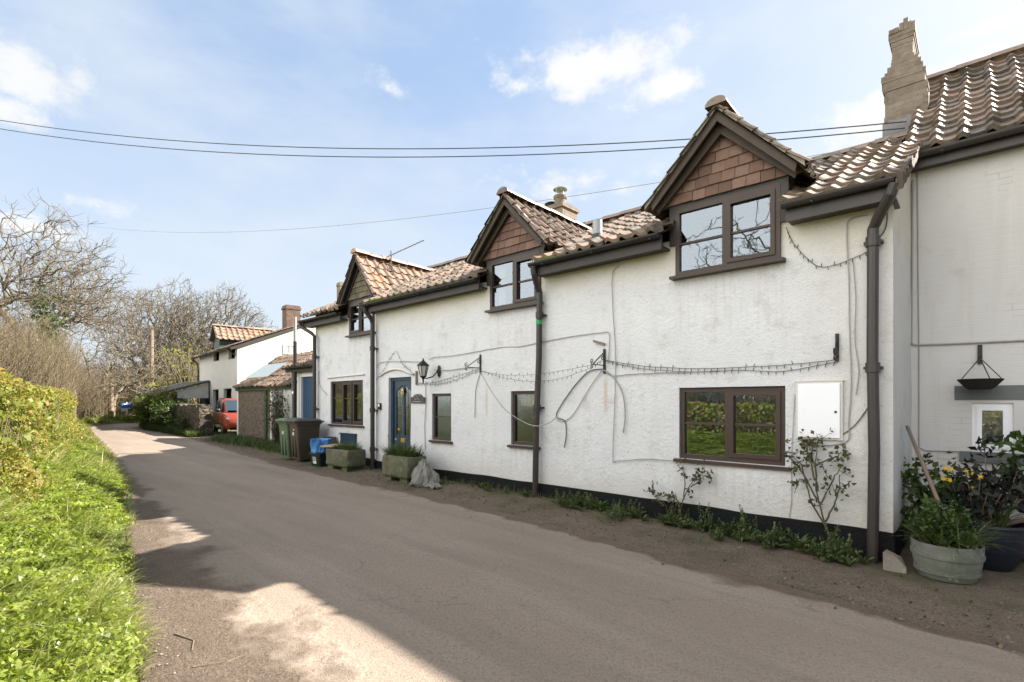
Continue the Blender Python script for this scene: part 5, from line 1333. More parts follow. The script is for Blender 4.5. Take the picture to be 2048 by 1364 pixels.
m = MB(); m.box(xa-.01, xa+.02, yy-.30, yy+.30, zc, zb-.005); sl2 = m.build('slip_board', M['dirty_white'], t); m = MB(); m.box(xa+.02, xa+.024, yy+.05, yy+.29, zc+.01, zb-.015); m.build('panel', M['black_plastic'], sl2)
m = MB()
def wire(A, B, sag, r): 
    A = Vector(A); B = Vector(B); return [A.lerp(B, i/40) - Vector((0,0,4*sag*(i/40)*(1-i/40))) for i in range(41)]
WG = 'overhead wires across the lane'
B0 = (-20, -.65, 9.25)
A0 = (-.78, 9.55, CAMZ+(HY-243)*(9.55*math.cos(YAW)+.78*math.sin(YAW))/FOC); A1 = (-.80, 9.55, A0[2]-.09)
for i, (A, B, sg, lab) in enumerate(((A0,(-20,-.62,9.28),.72,'upper of the two dark overhead wires tied to the worn brick chimney'),(A1,(-20,-.66,9.06),.74,'lower of the two dark overhead wires tied to the worn brick chimney'))):
    m = MB(); m.tube(wire(A,B,sg,.01), .009, 5); one('overhead_wire', m, M['cable_dark'], lab, 'wire', A, WG)
A2 = (-.9, 9.6, A0[2]-.22); m = MB(); B2 = (-46, 1.5, 14.5); m.tube(wire(A2,B2,1.75,.01), .0055, 5); one('overhead_wire', m, M['cable_grey'], 'faint thin wire low behind the dormers', 'wire', A2, WG)
m = MB(); ty = 43/math.tan(ray(303)); m.tube(wire((-43,ty,6.6),(-20,-.6,8.6),.5,.01), .012, 5); one('overhead_wire', m, M['cable_dark'], 'dark wire running down past the bare twisting trees to the pale pole', 'wire', (-43,ty,6.6), WG)
# broom handle, stone block
m = MB(); tp = Vector((-.585, 7.2, Zt(1811,852,7.2))); bt = Vector((-.285,6.8,.64)); e = tp + (bt-tp)*1.62; m.tube([tp, tp.lerp(e,.5), e], [.017,.019,.02], 8); m.lathe([(0,.0),(.015,.008)], tp.x, tp.y, 8, tp.z)
h_ = thing('garden_tool', 'long wooden tool handle leaning in the corner above the barrel planter', 'garden tool', e); m.build('handle', M['handle_wood'], h_, smooth=True)
m = MB(); m.prism([(e.x-.06,e.y-.10,e.z+.2),(e.x+.10,e.y-.10,e.z+.2),(e.x+.08,e.y-.16,e.z-.1),(e.x-.04,e.y-.16,e.z-.1)], (.01,.006,0)); m.build('blade', M['steel'], h_)
gb_ = (-.62,6.28); m = MB(); g0 = gz(*gb_); m.add([tuple(Vector((gb_[0]+a,gb_[1]+b,g0+c_))) for a,b,c_ in ((-.07,-.09,-.03),(.11,-.07,-.03),(.09,.1,-.03),(-.07,.1,-.03),(-.075,-.06,.17),(.02,-.05,.15),(.06,.08,.12),(-.06,.09,.17),(.11,-.05,.05))], [(0,3,2,1),(4,5,6,7),(0,1,8,5,4),(1,2,6,8),(8,6,5),(2,3,7,6),(3,0,4,7)]); one('stone_block', m, M['chip_stone'], 'broken pale stone block at the foot of the cottage corner', 'stone', (gb_[0],gb_[1],g0))
# ---------------------------------------------------------------- plants
def leaf_quads(P_, size, rng, up=.3, elong=1.6, ns=None):
    """P_ (N,3) centres -> folded diamond leaves: V (6N,3), F (2N,4)"""
    N = len(P_); P_ = np.asarray(P_, float)
    s = np.asarray(size, float) * np.ones(N)
    a = rng.normal(size=(N,3)); a[:,2] += up*0; a /= np.linalg.norm(a,axis=1)[:,None]
    nrm = rng.normal(size=(N,3)); nrm[:,2] += up*3
    if ns is not None: nrm += ns
    b = np.cross(nrm, a); b /= (np.linalg.norm(b,axis=1)[:,None]+1e-9); n = np.cross(a, b)
    L = s[:,None]*elong; W = s[:,None]; f = n*s[:,None]*.3
    c0 = P_ - a*L*.5; c1 = P_ + a*L*.5; m0 = P_ - a*L*.05
    V = np.stack([c0, m0+b*W*.5+f, c1, m0-b*W*.5+f], 1).reshape(-1,3)
    F = np.arange(4*N).reshape(N,4)
    return V, F
def blades(B, h, w, az, lean, rng, curve=.6):
    """grass blades: base B (N,3) -> V (7N,3), quads, tris"""
    N = len(B); h = np.asarray(h)*np.ones(N); w = np.asarray(w)*np.ones(N); az = np.asarray(az); lean = np.asarray(lean)
    d = np.stack([np.cos(az), np.sin(az), np.zeros(N)], 1); sd = az + PI/2 + rng.uniform(-.7,.7,N); s = np.stack([np.cos(sd), np.sin(sd), np.zeros(N)], 1)
    V = np.zeros((N,7,3)); th = lean.copy(); p = B.astype(float).copy()
    segs = [.42,.33,.25]; ws = [1,.85,.55]
    for k in range(3):
        V[:,2*k] = p - s*(w*ws[k]*.5)[:,None]; V[:,2*k+1] = p + s*(w*ws[k]*.5)[:,None]
        p = p + (d*np.sin(th)[:,None] + np.array([0,0,1])*np.cos(th)[:,None])*(h*segs[k])[:,None]
        th = th + curve*rng.uniform(.4,1.3,N)
    V[:,6] = p
    o = (np.arange(N)*7)[:,None]
    F = np.concatenate([o+np.array([0,1,3,2]), o+np.array([2,3,5,4])]); T = o+np.array([4,5,6])
    return V.reshape(-1,3), F, T
def strap(mb_pts, w0): pass
class Twigs:
    """fast collector of tapering tubes"""
    def __init__(s): s.V = []; s.F = []; s.n = 0
    def tube(s, pts, rad, k=3):
        pts = np.asarray(pts, float); n = len(pts); d = np.gradient(pts, axis=0); d /= np.linalg.norm(d,axis=1)[:,None]+1e-9
        ref = np.array([.31,.17,.93]) if abs(d[0,2]) < .8 else np.array([1,.1,.05])
        u = np.cross(d, ref); u /= np.linalg.norm(u,axis=1)[:,None]+1e-9; v = np.cross(d, u)
        a = np.arange(k)*2*PI/k; r = np.asarray(rad)[:,None,None]
        R = pts[:,None,:] + r*(np.cos(a)[None,:,None]*u[:,None,:] + np.sin(a)[None,:,None]*v[:,None,:])
        s.V.append(R.reshape(-1,3)); i = np.arange(n-1)[:,None]*k; j = np.arange(k)[None,:]; j2 = (j+1)%k
        s.F.append(np.stack([i+j, i+j2, i+k+j2, i+k+j], -1).reshape(-1,4)+s.n); s.n += n*k
    def get(s): return np.concatenate(s.V), np.concatenate(s.F)

def tree(name, label, loc, mat, seed, trunk, pts, r0=.011, bf=.35, jit=.10, group=None, tips=2, tl=(.25,.6)):
    """bare tree: a balanced spanning tree grown from the trunk through a cloud of crown points"""
    rr = np.random.default_rng(seed); T = np.array(trunk, float); nT = len(T); Pn = np.vstack([T, pts]); N = len(Pn)
    par = np.full(N, -1); path = np.zeros(N)
    for k in range(1, nT): par[k] = k-1; path[k] = path[k-1] + np.linalg.norm(T[k]-T[k-1])*.55
    best = np.full(N, 1e9); bp = np.zeros(N, int); done = np.zeros(N, bool); done[:nT] = True
    def relax(k):
        c = np.linalg.norm(Pn-Pn[k], axis=1); c = c*1.0 + bf*(path[k]+c)
        m = (c < best) & ~done; best[m] = c[m]; bp[m] = k
    for k in range(max(1, nT-3), nT): relax(k)
    order = []
    for _ in range(N-nT):
        c = np.where(done, 1e9, best); k = int(np.argmin(c)); done[k] = True; par[k] = bp[k]; path[k] = path[bp[k]] + np.linalg.norm(Pn[k]-Pn[bp[k]]); order.append(k); relax(k)
    cnt = np.ones(N)*.0; child = np.zeros(N, int)
    for k in order: child[par[k]] += 1
    cnt[child == 0] = 1.0; cnt[:nT] = 0
    for k in reversed(order): cnt[par[k]] += cnt[k]
    for k in range(nT-1, 0, -1): cnt[k-1] = max(cnt[k-1], cnt[k]) if k-1 < nT-3 else cnt[k-1]+cnt[k]
    R = r0*np.maximum(cnt,1)**.47
    A = []; B = []; ra = []; rb = []
    for k in order:
        p = par[k]; a, b = Pn[p], Pn[k]; L = np.linalg.norm(b-a); m = (a+b)/2 + rr.normal(0,1,3)*jit*L
        rk = R[k]; rp = min(R[p], rk*1.35)
        A += [a, m]; B += [m, b]; ra += [rp, (rp+rk)/2]; rb += [(rp+rk)/2, rk*.98]
        if child[k] <= 1 and rr.random() < .9:
            for t in range(tips):
                d = (b-a)/max(L,1e-6) + rr.normal(0,.55,3) + np.array([0,0,.2]); d /= np.linalg.norm(d); l = rr.uniform(*tl); s0 = a+(b-a)*rr.uniform(.3,1)
                e = s0+d*l*.5; d2 = d+rr.normal(0,.3,3); f = e+d2/np.linalg.norm(d2)*l*.5
                A += [s0, e]; B += [e, f]; ra += [r0*.8, r0*.65]; rb += [r0*.65, r0*.4]
    A = np.array(A); B = np.array(B); ra = np.array(ra); rb = np.array(rb); d = B-A; d /= np.linalg.norm(d,axis=1)[:,None]+1e-9
    ref = np.where(np.abs(d[:,2:3]) < .9, np.array([[0,0,1.]]), np.array([[1.,0,0]])); u = np.cross(d, ref); u /= np.linalg.norm(u,axis=1)[:,None]+1e-9; v = np.cross(d, u)
    V = []; F = []; n0 = 0
    for sel, k in ((ra < r0*1.6, 3), (ra >= r0*1.6, 6)):
        a, b, uu, vv, r1, r2 = A[sel], B[sel]+d[sel]*rb[sel][:,None]*.3, u[sel], v[sel], ra[sel], rb[sel]; n = len(a)
        if not n: continue
        an = np.arange(k)*2*PI/k; ring = np.cos(an)[None,:,None]*uu[:,None,:]+np.sin(an)[None,:,None]*vv[:,None,:]
        W = np.concatenate([a[:,None,:]+ring*r1[:,None,None], b[:,None,:]+ring*r2[:,None,None]], 1); V.append(W.reshape(-1,3))
        o = (np.arange(n)*2*k)[:,None,None]; q = np.arange(k); f = np.stack([q, (q+1)%k, (q+1)%k+k, q+k], 1)[None]; F.append((o+f).reshape(-1,4)+n0); n0 += n*2*k
    root = thing(name, label, 'tree', loc, 0, group); tw = Twigs(); tw.tube(T, np.linspace(R[nT-1]*1.25, R[nT-1]*.95, nT), 9); tv, tf = tw.get(); npmesh('trunk', tv, tf, M[mat], root, None, True)
    npmesh('crown', np.concatenate(V), np.concatenate(F), M[mat], root, None, True); return root
def dome_pts(seed, n, c, r, zlo, shell=.35, lump=0):
    rr = np.random.default_rng(seed); out = []
    while len(out) < n:
        a = rr.normal(size=3); a /= np.linalg.norm(a); q = rr.random()**shell
        if a[2] < -.35: continue
        s = 1 + lump*noise.noise(Vector(a*2.3)+Vector((seed,0,0)))
        p = np.array(c) + a*q*np.array(r)*s
        if p[2] > zlo: out.append(p)
    return np.array(out)
# bare trees
def at(px, x): return (x, -x/math.tan(ray(px)))
GS = 'spreading trees behind the farmhouse'; GT = 'twisting trees in the thicket'
x_, y_ = at(318, -50); tree('bare_tree', 'big bare spreading tree with wide low limbs behind the pale utility pole', (x_, y_, .3), 'grey_bark', 5, [(0,0,-.3),(0,.1,1),(.1,.2,2),(.1,.3,2.7)], dome_pts(1, 3400, (0,.3,4.0), (5.2,4.6,7.3), 2.2, .36, .25), .0145, .75, .045, GS, 3, (.3,.8))
x_, y_ = at(392, -50); tree('bare_tree', 'bare tree with a broad even dome of twigs rising over the farmhouse dormer', (x_, y_, .3), 'grey_bark', 9, [(0,0,-.3),(0,0,1.5),(.1,.1,2.6),(.1,.2,3.4)], dome_pts(2, 3800, (0,1.6,4.2), (5.4,5.4,7.3), 3.2, .36, .15), .0145, .75, .04, GS, 3, (.3,.8))
x_, y_ = at(66, -29); tree('bare_tree', 'tall bare twisting tree above the brown brush, outermost beside the lane', (x_, y_, gz(x_,y_)), 'grey_bark', 21, [(0,0,-.2),(.1,.05,1.0),(-.05,.1,1.9),(.0,.1,2.6)], dome_pts(3, 900, (0,.2,5.2), (2.9,2.6,3.5), 2.9, .42, .6), .010, .45, .09, GT, 3, (.3,.7))
x_, y_ = at(140, -33); tree('bare_tree', 'bare twisting tree with bright limbs between the outermost tree and the bend', (x_, y_, gz(x_,y_)), 'grey_bark', 33, [(0,0,-.2),(0,.1,1.1),(.1,.0,2.0),(.0,.1,2.7)], dome_pts(4, 1000, (.2,.35,5.1), (3.3,2.7,3.6), 3.0, .42, .6), .010, .45, .09, GT, 3, (.3,.7))
x_, y_ = at(222, -41); tree('bare_tree', 'small tangled bare tree overhanging the bend of the lane', (x_, y_, gz(x_,y_)), 'pale_twig', 41, [(0,0,-.2),(0,.05,.8),(.1,.1,1.6)], dome_pts(5, 900, (0,.3,2.8), (3.6,3.0,4.6), 1.4, .45, .4), .011, .5, .08)
tree('bare_tree', 'bare tree growing in the thicket opposite the cottage', (-6.0, -9.5, .6), 'grey_bark', 55, [(0,0,-.2),(0,.05,1.5),(.1,.1,3)], dome_pts(6, 700, (0,0,5.6), (3.6,3.0,3.8), 3.0, .45, .4), .014, .25, .12)

def brush_mesh(seed, H=4.4, R=1.5, n=520, mat='tan_twig', leaf='hedge_leaf', nl=1600):
    rr = np.random.default_rng(seed); tw = Twigs(); ends = []
    for i in range(n):
        a = rr.uniform(0,2*PI); q = R*.75*math.sqrt(rr.random()); p = np.array([q*math.cos(a), q*math.sin(a), -.1])
        h = H*rr.uniform(.45,1.0)*(1-.35*(q/R)**2); out = rr.uniform(.0,.24); da = a+rr.normal(0,.6)
        pts = [p]; d = np.array([math.cos(da)*out, math.sin(da)*out, 1.0])
        for k in range(5):
            d = d + rr.normal(0,.13,3)*np.array([1,1,.3]); d /= np.linalg.norm(d); pts.append(pts[-1] + d*h/5)
        tw.tube(pts, np.linspace(.016,.005,6)*rr.uniform(.7,1.3), 3)
        for s in range(rr.integers(4,8)):
            k = rr.integers(1,6); b = pts[k]; dd = rr.normal(0,.6,3); dd[2] = abs(dd[2])*.9+.25; dd /= np.linalg.norm(dd); l = rr.uniform(.25,.8)
            e1 = b+dd*l*.5; dd2 = dd+rr.normal(0,.3,3); e2 = e1+dd2/np.linalg.norm(dd2)*l*.5
            tw.tube([b,e1,e2], [.006,.005,.003], 3); ends.append(e2); ends.append(e1)
    V, F = tw.get(); ends = np.array(ends); sel = ends[rr.integers(0,len(ends),nl)] + rr.normal(0,.06,(nl,3)); sel = sel[sel[:,2] < H*rr.uniform(.25,1,len(sel))]
    LV, LF = leaf_quads(sel, rr.uniform(.025,.055,len(sel)), rr, .4)
    return (V, F), (LV, LF, np.repeat(rr.random(len(sel)),4))
BR = [brush_mesh(1), brush_mesh(2, 4.4, 1.7, 520, nl=900), brush_mesh(3, 3.2, 1.5, 420, nl=2600)]
BR_DATA = []
def make_brush(name, label, loc, k, sc, rz, group):
    root = thing(name, label, 'bush', loc, rz, group); root.scale = (sc[0], sc[0], sc[1])
    while len(BR_DATA) <= k: BR_DATA.append(None)
    if BR_DATA[k] is None:
        (V,F),(LV,LF,R) = BR[k]
        a = npmesh('stems', V, F, M['tan_twig'], root); b = npmesh('leaves', LV, LF, M['hedge_leaf'], root, R); BR_DATA[k] = (a.data, b.data)
    else:
        for nme, dta in zip(('stems','leaves'), BR_DATA[k]): link(bpy.data.objects.new(nme, dta), root)
    return root
GB = 'brown twiggy bushes along the left of the lane'
BL = [(-22.5,eL(-22.5)-1.75,0,.62,.80),(-24.3,eL(-24.3)-1.6,1,.62,.88),(-26.2,eL(-26.2)-1.6,0,.62,.95),(-28.2,eL(-28.2)-1.6,1,.66,1.0),(-30.2,eL(-30.2)-1.6,0,.66,1.0),(-32.4,eL(-32.4)-1.5,1,.66,.98),(-34.6,eL(-34.6)-1.5,0,.7,.9),(-37,eL(-37)-1.5,1,.7,.82),(-39.6,5.2,0,.8,.8),(-21,.25,1,.9,.92),(-24.5,.5,0,1.0,1.05),(-28.5,.7,1,1.1,1.15),(-33,1.2,0,1.2,1.2),(-37,2.0,1,1.2,1.15)]
for i, (x, y, k, s, z) in enumerate(BL):
    make_brush('twiggy_bush', 'brown leafless bush in the tall thicket rising behind the clipped hedge', (x, y, gz(x,y)), k, (s, z), i*1.3, GB)
GF = 'bushes beyond the bend'
for i, (px, x, k, s, z) in enumerate([(168,-44,2,1.3,1.0),(200,-46,2,1.4,1.1),(232,-49,0,1.4,.85),(262,-52,2,1.5,1.0),(292,-56,1,1.5,.8),(182,-52,1,2.0,1.2),(238,-60,0,2.2,1.2),(150,-46,0,1.5,1.1)]):
    x, y = at(px, x); make_brush('roadside_bush', 'brown twiggy bush in the bank beyond the bend of the lane', (x, y, gz(x, y)-.1), k, (s, z), i*.9+.4, GF)
# opposite the cottage, behind the photographer
for i, (x, y, k) in enumerate([(-9.5,-3.4,1),(-7.2,-3.3,0),(-4.9,-3.6,1),(-2.5,-3.9,0),(0,-4.2,1),(2.4,-4.4,0),(-12,-3.2,0)]):
    make_brush('thicket_bush', 'brown bush of the thicket opposite the cottage, mirrored in its windows', (x, y, gz(x,y)), k, (1.1,.62), i*1.7, 'thicket opposite the cottage')

# the clipped hedge: leafy shell over twigs
def make_hedge():
    rr = np.random.default_rng(12); N = 98000
    x = -6.4 - 25*rr.random(N)**1.9; xb = rr.uniform(-12, 8, 9000); x = np.concatenate([x, xb]); N = len(x)
    w = 1.25; l = np.interp(x, [a for a,_ in LEFT], [b for _,b in LEFT]); front = l - 1.0 + .22*np.clip((-x-10)/6,0,1)
    front = np.where(x > -6.4, front-.25, front)
    top = 1.93 + .14*np.array([noise.noise(Vector((v*.7,3,1))) for v in x]) + .06*np.sin(x*2.3)
    top = np.where(x > -6.4, 1.62, top) - np.clip((-x-24)*.02, 0, .25)
    side = rr.random(N); dep = np.abs(rr.normal(0,.10,N))
    y = np.where(side < .5, front - dep, front - rr.random(N)*w); z = np.where(side < .5, .5+(top-.5)*rr.random(N)**.85, top - dep + .04)
    # rounded shoulder
    yy = (front-y)/w; z = np.minimum(z, top - .22*np.clip(.25-yy,0,1)/.25*0 - .25*np.clip(.22-yy,0,.22)/.22*rr.random(N))
    bump = np.array([noise.noise(Vector((a*1.6,b*1.6,c*1.6))) for a,b,c in zip(x,y,z)])
    y = y + bump*.30 + .45*np.clip((1.35-z)/1.35,0,1)**1.3*(side < .5); z = z + bump*.12 - .16*np.clip(.3-yy,0,.3)/.3*(z > top-.25)
    P_ = np.stack([x,y,z],1); size = np.clip(.011+.0010*np.abs(x), .014, .042)*rr.uniform(.7,1.3,N); size[-9000:] = .07
    V, F = leaf_quads(P_, size, rr, .25, 1.5)
    col = np.clip(.5 + .35*bump*1.6 + rr.normal(0,.30,N), 0, 1)
    root = thing('hedge', 'long clipped yellow-green hedge on the bank along the sunny side of the lane', 'hedge', (-12, eL(-12)-1.4, gz(-12,eL(-12)-1.4)))
    off = np.array(root.location); npmesh('leaves', V-off, F, M['hedge_leaf'], root, np.repeat(col,4))
    tw = Twigs()
    for i in range(2600):
        a = -6.3 - 24*rr.random()**1.7 if i < 2200 else rr.uniform(-12,8); f = eL(a)-1.0 + .22*min(1,max(0,(-a-10)/6)) - (0 if a < -6.4 else .25); q = np.array([a, f - .06 - rr.random()*w*.8, .35]); h = rr.uniform(.7,1.45)
        d = np.array([rr.normal(0,.22), rr.normal(.0,.07) - (.12 if a > -6.4 else 0), 1.]); p1 = q+d*h*.5; d2 = d+rr.normal(0,.12,3); p2 = p1+d2*h*.5; p2[2] = min(p2[2], 2.04 if a < -6.4 else 1.75)
        tw.tube([q,p1,p2], [.008,.006,.003], 3)
        e = p1+rr.normal(0,.10,3); tw.tube([p1,e], [.004,.002], 3)
    V, F = tw.get(); npmesh('stems', V-off, F, M['tan_twig'], root)
make_hedge()

def bank_grass():
    rr = np.random.default_rng(4)
    N = 92000; x = -2.2 - 36*rr.random(N)**2.2; xb = rr.uniform(-6, 6, 4000); x = np.concatenate([x, xb]); N = len(x)
    l = np.interp(x, [a for a,_ in LEFT], [b for _,b in LEFT])
    d = rr.uniform(-.10, 1.25, N) + 0*x; d = np.where(rr.random(N) < .12, rr.uniform(1.0,2.0,N), d)
    edge = np.array([noise.noise(Vector((v*1.7,9,1))) for v in x])*.14; y = l + edge*np.clip(1-d,0,1) - d
    gap = np.array([noise.noise(Vector((a*2.1,b*2.6,3))) for a,b in zip(x,y)])
    keepm = (y < l+.02+.06*(x < -8)) & ((gap > -.22) | (rr.random(N) < .25)); x, y, l, d = x[keepm], y[keepm], l[keepm], d[keepm]; N = len(x)
    z = np.array([gz(a,b) for a,b in zip(x,y)]) - .015
    cl = np.array([noise.noise(Vector((a*1.3,b*1.3,5))) for a,b in zip(x,y)]); cl2 = np.array([noise.noise(Vector((a*.5,b*.9,8))) for a,b in zip(x,y)])
    h = np.clip(.22 + .26*cl + rr.normal(0,.09,N), .05, .6)*np.where(d < .22, .6, 1); w = np.clip(.0045+.00055*np.abs(x), .005, .022)*rr.uniform(.7,1.4,N)
    az = PI*.45 + 2.2*cl2 + rr.normal(0,.6,N); lean = np.abs(rr.normal(.45,.3,N)) + .15
    V, F, T = blades(np.stack([x,y,z],1), h, w, az, lean, rr, .45)
    col = np.clip(.42 + .5*cl + .35*cl2 + rr.normal(0,.24,N), 0, 1); col = np.where(rr.random(N) < .09, 1.0, col)
    o = npmesh('bank_grass', V, F, M['grass_leaf'], None, np.repeat(col,7), False, T); tag(o, 'long rough spring grass on the sunny bank', 'grass', None, 'stuff')
    # feathery broad-leaved weeds among the grass
    V = []; n = 0; C = []
    nC = 3000; xs = -2.3 - 14*rr.random(nC)**1.4; Pq = []; Sz = []; 
    for a in xs:
        dd = rr.uniform(.06, 1.1); yy = eL(a)-dd; b = np.array([a, yy, gz(a,yy)]); az_ = rr.uniform(0,2*PI); hh = rr.uniform(.03,.20); L = rr.uniform(.10,.22); dirv = np.array([math.cos(az_), math.sin(az_), .25]); sdv = np.array([-math.sin(az_), math.cos(az_), 0])
        p0 = b + np.array([0,0,hh])
        c = rr.random()*.6 + .25*rr.random()
        for k in range(7):
            t = k/6; q = p0 + dirv*L*t - np.array([0,0,.10*L*t*t*3]); wd = L*.42*(1-t*.75)
            for s in (-1,1):
                Pq.append(q+sdv*s*wd*.55); Sz.append(.012+.022*(1-t)); C.append(c+rr.normal(0,.07))
                if k < 4: Pq.append(q+sdv*s*wd*1.0+dirv*.01); Sz.append(.010+.014*(1-t)); C.append(c+rr.normal(0,.07))
    LV, LF = leaf_quads(np.array(Pq), np.array(Sz), rr, 1.0, 1.7)
    o = npmesh('cow_parsley', LV, LF, M['broad_leaf'], None, np.repeat(np.clip(C,0,1),4)); tag(o, 'feathery young cow parsley leaves among the bank grass', 'weeds', None, 'stuff')
    # verge by the outbuilding, far bank and cottage foot
    def patch(n, f, hh, ww, nm, lab, m='grass_leaf', cb=.3):
        q = np.array([f() for _ in range(n)]); z = np.array([gz(a,b) for a,b in q])-.01
        V, F, T = blades(np.column_stack([q,z]), rr.uniform(*hh,n), ww, rr.uniform(0,2*PI,n), np.abs(rr.normal(.3,.25,n)), rr, .4)
        o = npmesh(nm, V, F, M[m], None, np.repeat(np.clip(rr.normal(cb,.2,n),0,1),7), False, T); tag(o, lab, 'grass', None, 'stuff')
    patch(9000, lambda: (rr.uniform(-21.6,-14.2), 7.25-abs(rr.normal(0,.34))), (.10,.32), .016, 'verge_grass', 'dark green grass along the foot of the outbuilding', 'weed_leaf', .3)
    patch(9000, lambda: (lambda a: (a, eR(a)+.1+abs(rr.normal(0,.4))))(rr.uniform(-34,-23.6)), (.1,.4), .022, 'wall_foot_grass', 'rough grass at the foot of the rubble wall', 'weed_leaf', .3)
    patch(14000, lambda: (lambda a: (-a, rr.uniform(4.5,14)))(rr.uniform(38.8,46)), (.15,.5), .035, 'far_bank_grass', 'bright grass on the bank beyond the bend')
    patch(1500, lambda: (rr.uniform(-9.8,-1.0), 6.42-abs(rr.normal(0,.13))), (.05,.18), .006, 'wall_grass', 'thin grass tufts along the black plinth', 'weed_leaf', .5)
bank_grass()

def leafy_bush(name, label, loc, R, H, n, size, leaf, twig='tan_twig', seed=1, stems=60, cat='shrub', group=None, shell=.6, up=.3, elong=1.7, zc=.55, parent=None):
    rr = np.random.default_rng(seed); a = rr.normal(size=(n,3)); a /= np.linalg.norm(a,axis=1)[:,None]; q = rr.random(n)**shell
    P_ = a*q[:,None]*np.array([R,R,H*.5]) + np.array([0,0,H*zc])
    bump = np.array([noise.noise(Vector(v*2.2/R)+Vector((seed,0,0))) for v in P_]); P_ *= (1+.35*bump)[:,None]; P_[:,2] = np.maximum(P_[:,2], .02)
    kp = rr.random(n) < np.clip(.75+bump*1.3, .1, 1); P_ = P_[kp]; bump = bump[kp]
    V, F = leaf_quads(P_, size*rr.uniform(.6,1.3,len(P_)), rr, up, elong); col = np.clip(.45+.5*bump+rr.normal(0,.2,len(P_)),0,1)
    root = parent or thing(name, label, cat, loc, 0, group); npmesh('leaves', V, F, M[leaf], root, np.repeat(col,4))
    tw = Twigs()
    for i in range(stems):
        e = P_[rr.integers(len(P_))]; b = np.array([rr.normal(0,.12*R), rr.normal(0,.12*R), 0]); m = (b+e)/2+rr.normal(0,.08*R,3)+np.array([0,0,.1*H]); tw.tube([b,m,e], [.012*R,.009*R,.004*R], 3)
    V, F = tw.get(); npmesh('stems', V, F, M[twig], root); return root
leafy_bush('evergreen_bush', 'dark evergreen bush at the roadside, tallest of the dark bushes', (-31.3,7.0,.3), .95, 1.65, 3400, .10, 'ivy_leaf', seed=3)
leafy_bush('evergreen_bush', 'dark low bush in front of the lean-to garage', (-29.2,7.05,.3), .7, 1.3, 2600, .08, 'dark_leaf', seed=4)
leafy_bush('spring_bush', 'bright yellow-green bush behind the dark roadside bushes', (-33.4,7.75,.3), 1.0, 2.2, 1300, .09, 'catkin', 'pale_twig', seed=6, stems=200)
x_, y_ = at(372, -43); leafy_bush('spring_bush', 'tall catkin bush behind the garage roof, left of the farmhouse', (x_,y_,.4), 2.2, 5.2, 1300, .11, 'catkin', 'pale_twig', seed=7, stems=420, shell=.45)
x_, y_ = at(92, -27); leafy_bush('dark_conifer', 'small dark ivy-clad stump poking out of the brown brush', (x_,y_,gz(x_,y_)), .6, 5.2, 1900, .085, 'dark_leaf', seed=8, stems=80, zc=.55)
leafy_bush('ivy', 'dark ivy tumbling over the middle of the rubble wall', (-28.5,7.05,.45), .9, 1.2, 1300, .06, 'dark_leaf', seed=9); leafy_bush('ivy', 'low dark ivy on the rubble wall beside the gate pier', (-26.2,6.95,.2), .8, .95, 1100, .055, 'dark_leaf', seed=19)
leafy_bush('wall_shrub', 'brown twiggy shrub beside the lilac plank door of the outbuilding', (X(553,7.0),7.0,.2), .42, 1.75, 1100, .05, 'rose_leaf', 'rose_stem', seed=10, stems=120, zc=.68)

# weeds at the foot of the front: three plants, copied
def weed_mesh(seed, n=22, L=.17):
    rr = random.Random(seed); V = []; F = []; R = []
    for i in range(n):
        a = rr.uniform(0,2*PI); l = L*rr.uniform(.5,1.1); el = rr.uniform(.2,1.2); w = l*rr.uniform(.07,.15); c = rr.random(); S_ = 5; b = len(V)
        for k in range(S_+1):
            t = k/S_; r = l*t*math.cos(el*(1-.35*t)); z = l*t*math.sin(el)*(1-.35*t*t)+.01; ww = w*math.sin(PI*min(1,t*.86+.1))*(1 if k % 2 else .62)
            for s in (-1,0,1): V.append((r*math.cos(a)-s*ww*math.sin(a), r*math.sin(a)+s*ww*math.cos(a), z+abs(s)*.012)); R.append(c)
        for k in range(S_):
            for s in (0,1): F.append((b+3*k+s, b+3*k+s+1, b+3*k+s+4, b+3*k+s+3))
    me = npmesh('weed', V, F, M['weed_leaf'], None, R); return me
def feather_mesh(seed, n=11, L=.22):
    rr = np.random.default_rng(seed); Pq = []; Sz = []; C = []
    for i in range(n):
        az = rr.uniform(0,2*PI); el = rr.uniform(.35,1.3); l = L*rr.uniform(.6,1.15); c = rr.random(); d = np.array([math.cos(az)*math.cos(el), math.sin(az)*math.cos(el), math.sin(el)]); sd = np.array([-math.sin(az), math.cos(az), 0])
        for k in range(9):
            t = .25+.75*k/8; q = d*l*t - np.array([0,0,.25*l*t*t*math.cos(el)]); w = l*.30*(1.1-t)
            for s in (-1,1):
                for j in (.4,1): Pq.append(q+sd*s*w*j+rr.normal(0,.004,3)); Sz.append(.013+.010*(1-t)); C.append(c)
    V, F = leaf_quads(np.array(Pq), np.array(Sz), rr, .8, 1.8); return npmesh('weed', V, F, M['weed_leaf'], None, np.repeat(np.clip(np.array(C),0,1),4))
WD = [weed_mesh(1,14,.17), feather_mesh(2), weed_mesh(3,18,.13), feather_mesh(5,14,.17), feather_mesh(6,8,.28)]
spots = [(-6.5,6.3),(-6.2,6.22),(-5.85,6.3),(-5.45,6.3),(-4.7,6.22),(-4.35,6.3)]
rr = random.Random(8)
for i in range(60):
    x = -4.6 + 3.65*rr.random()**.8; spots.append((x, 6.36 - abs(rr.gauss(0,.11)) - (.05 if x > -2 else 0)))
spots += [(-1.0,6.2),(-.95,6.05),(-1.15,6.1),(-1.3,6.22),(-.85,6.22)]
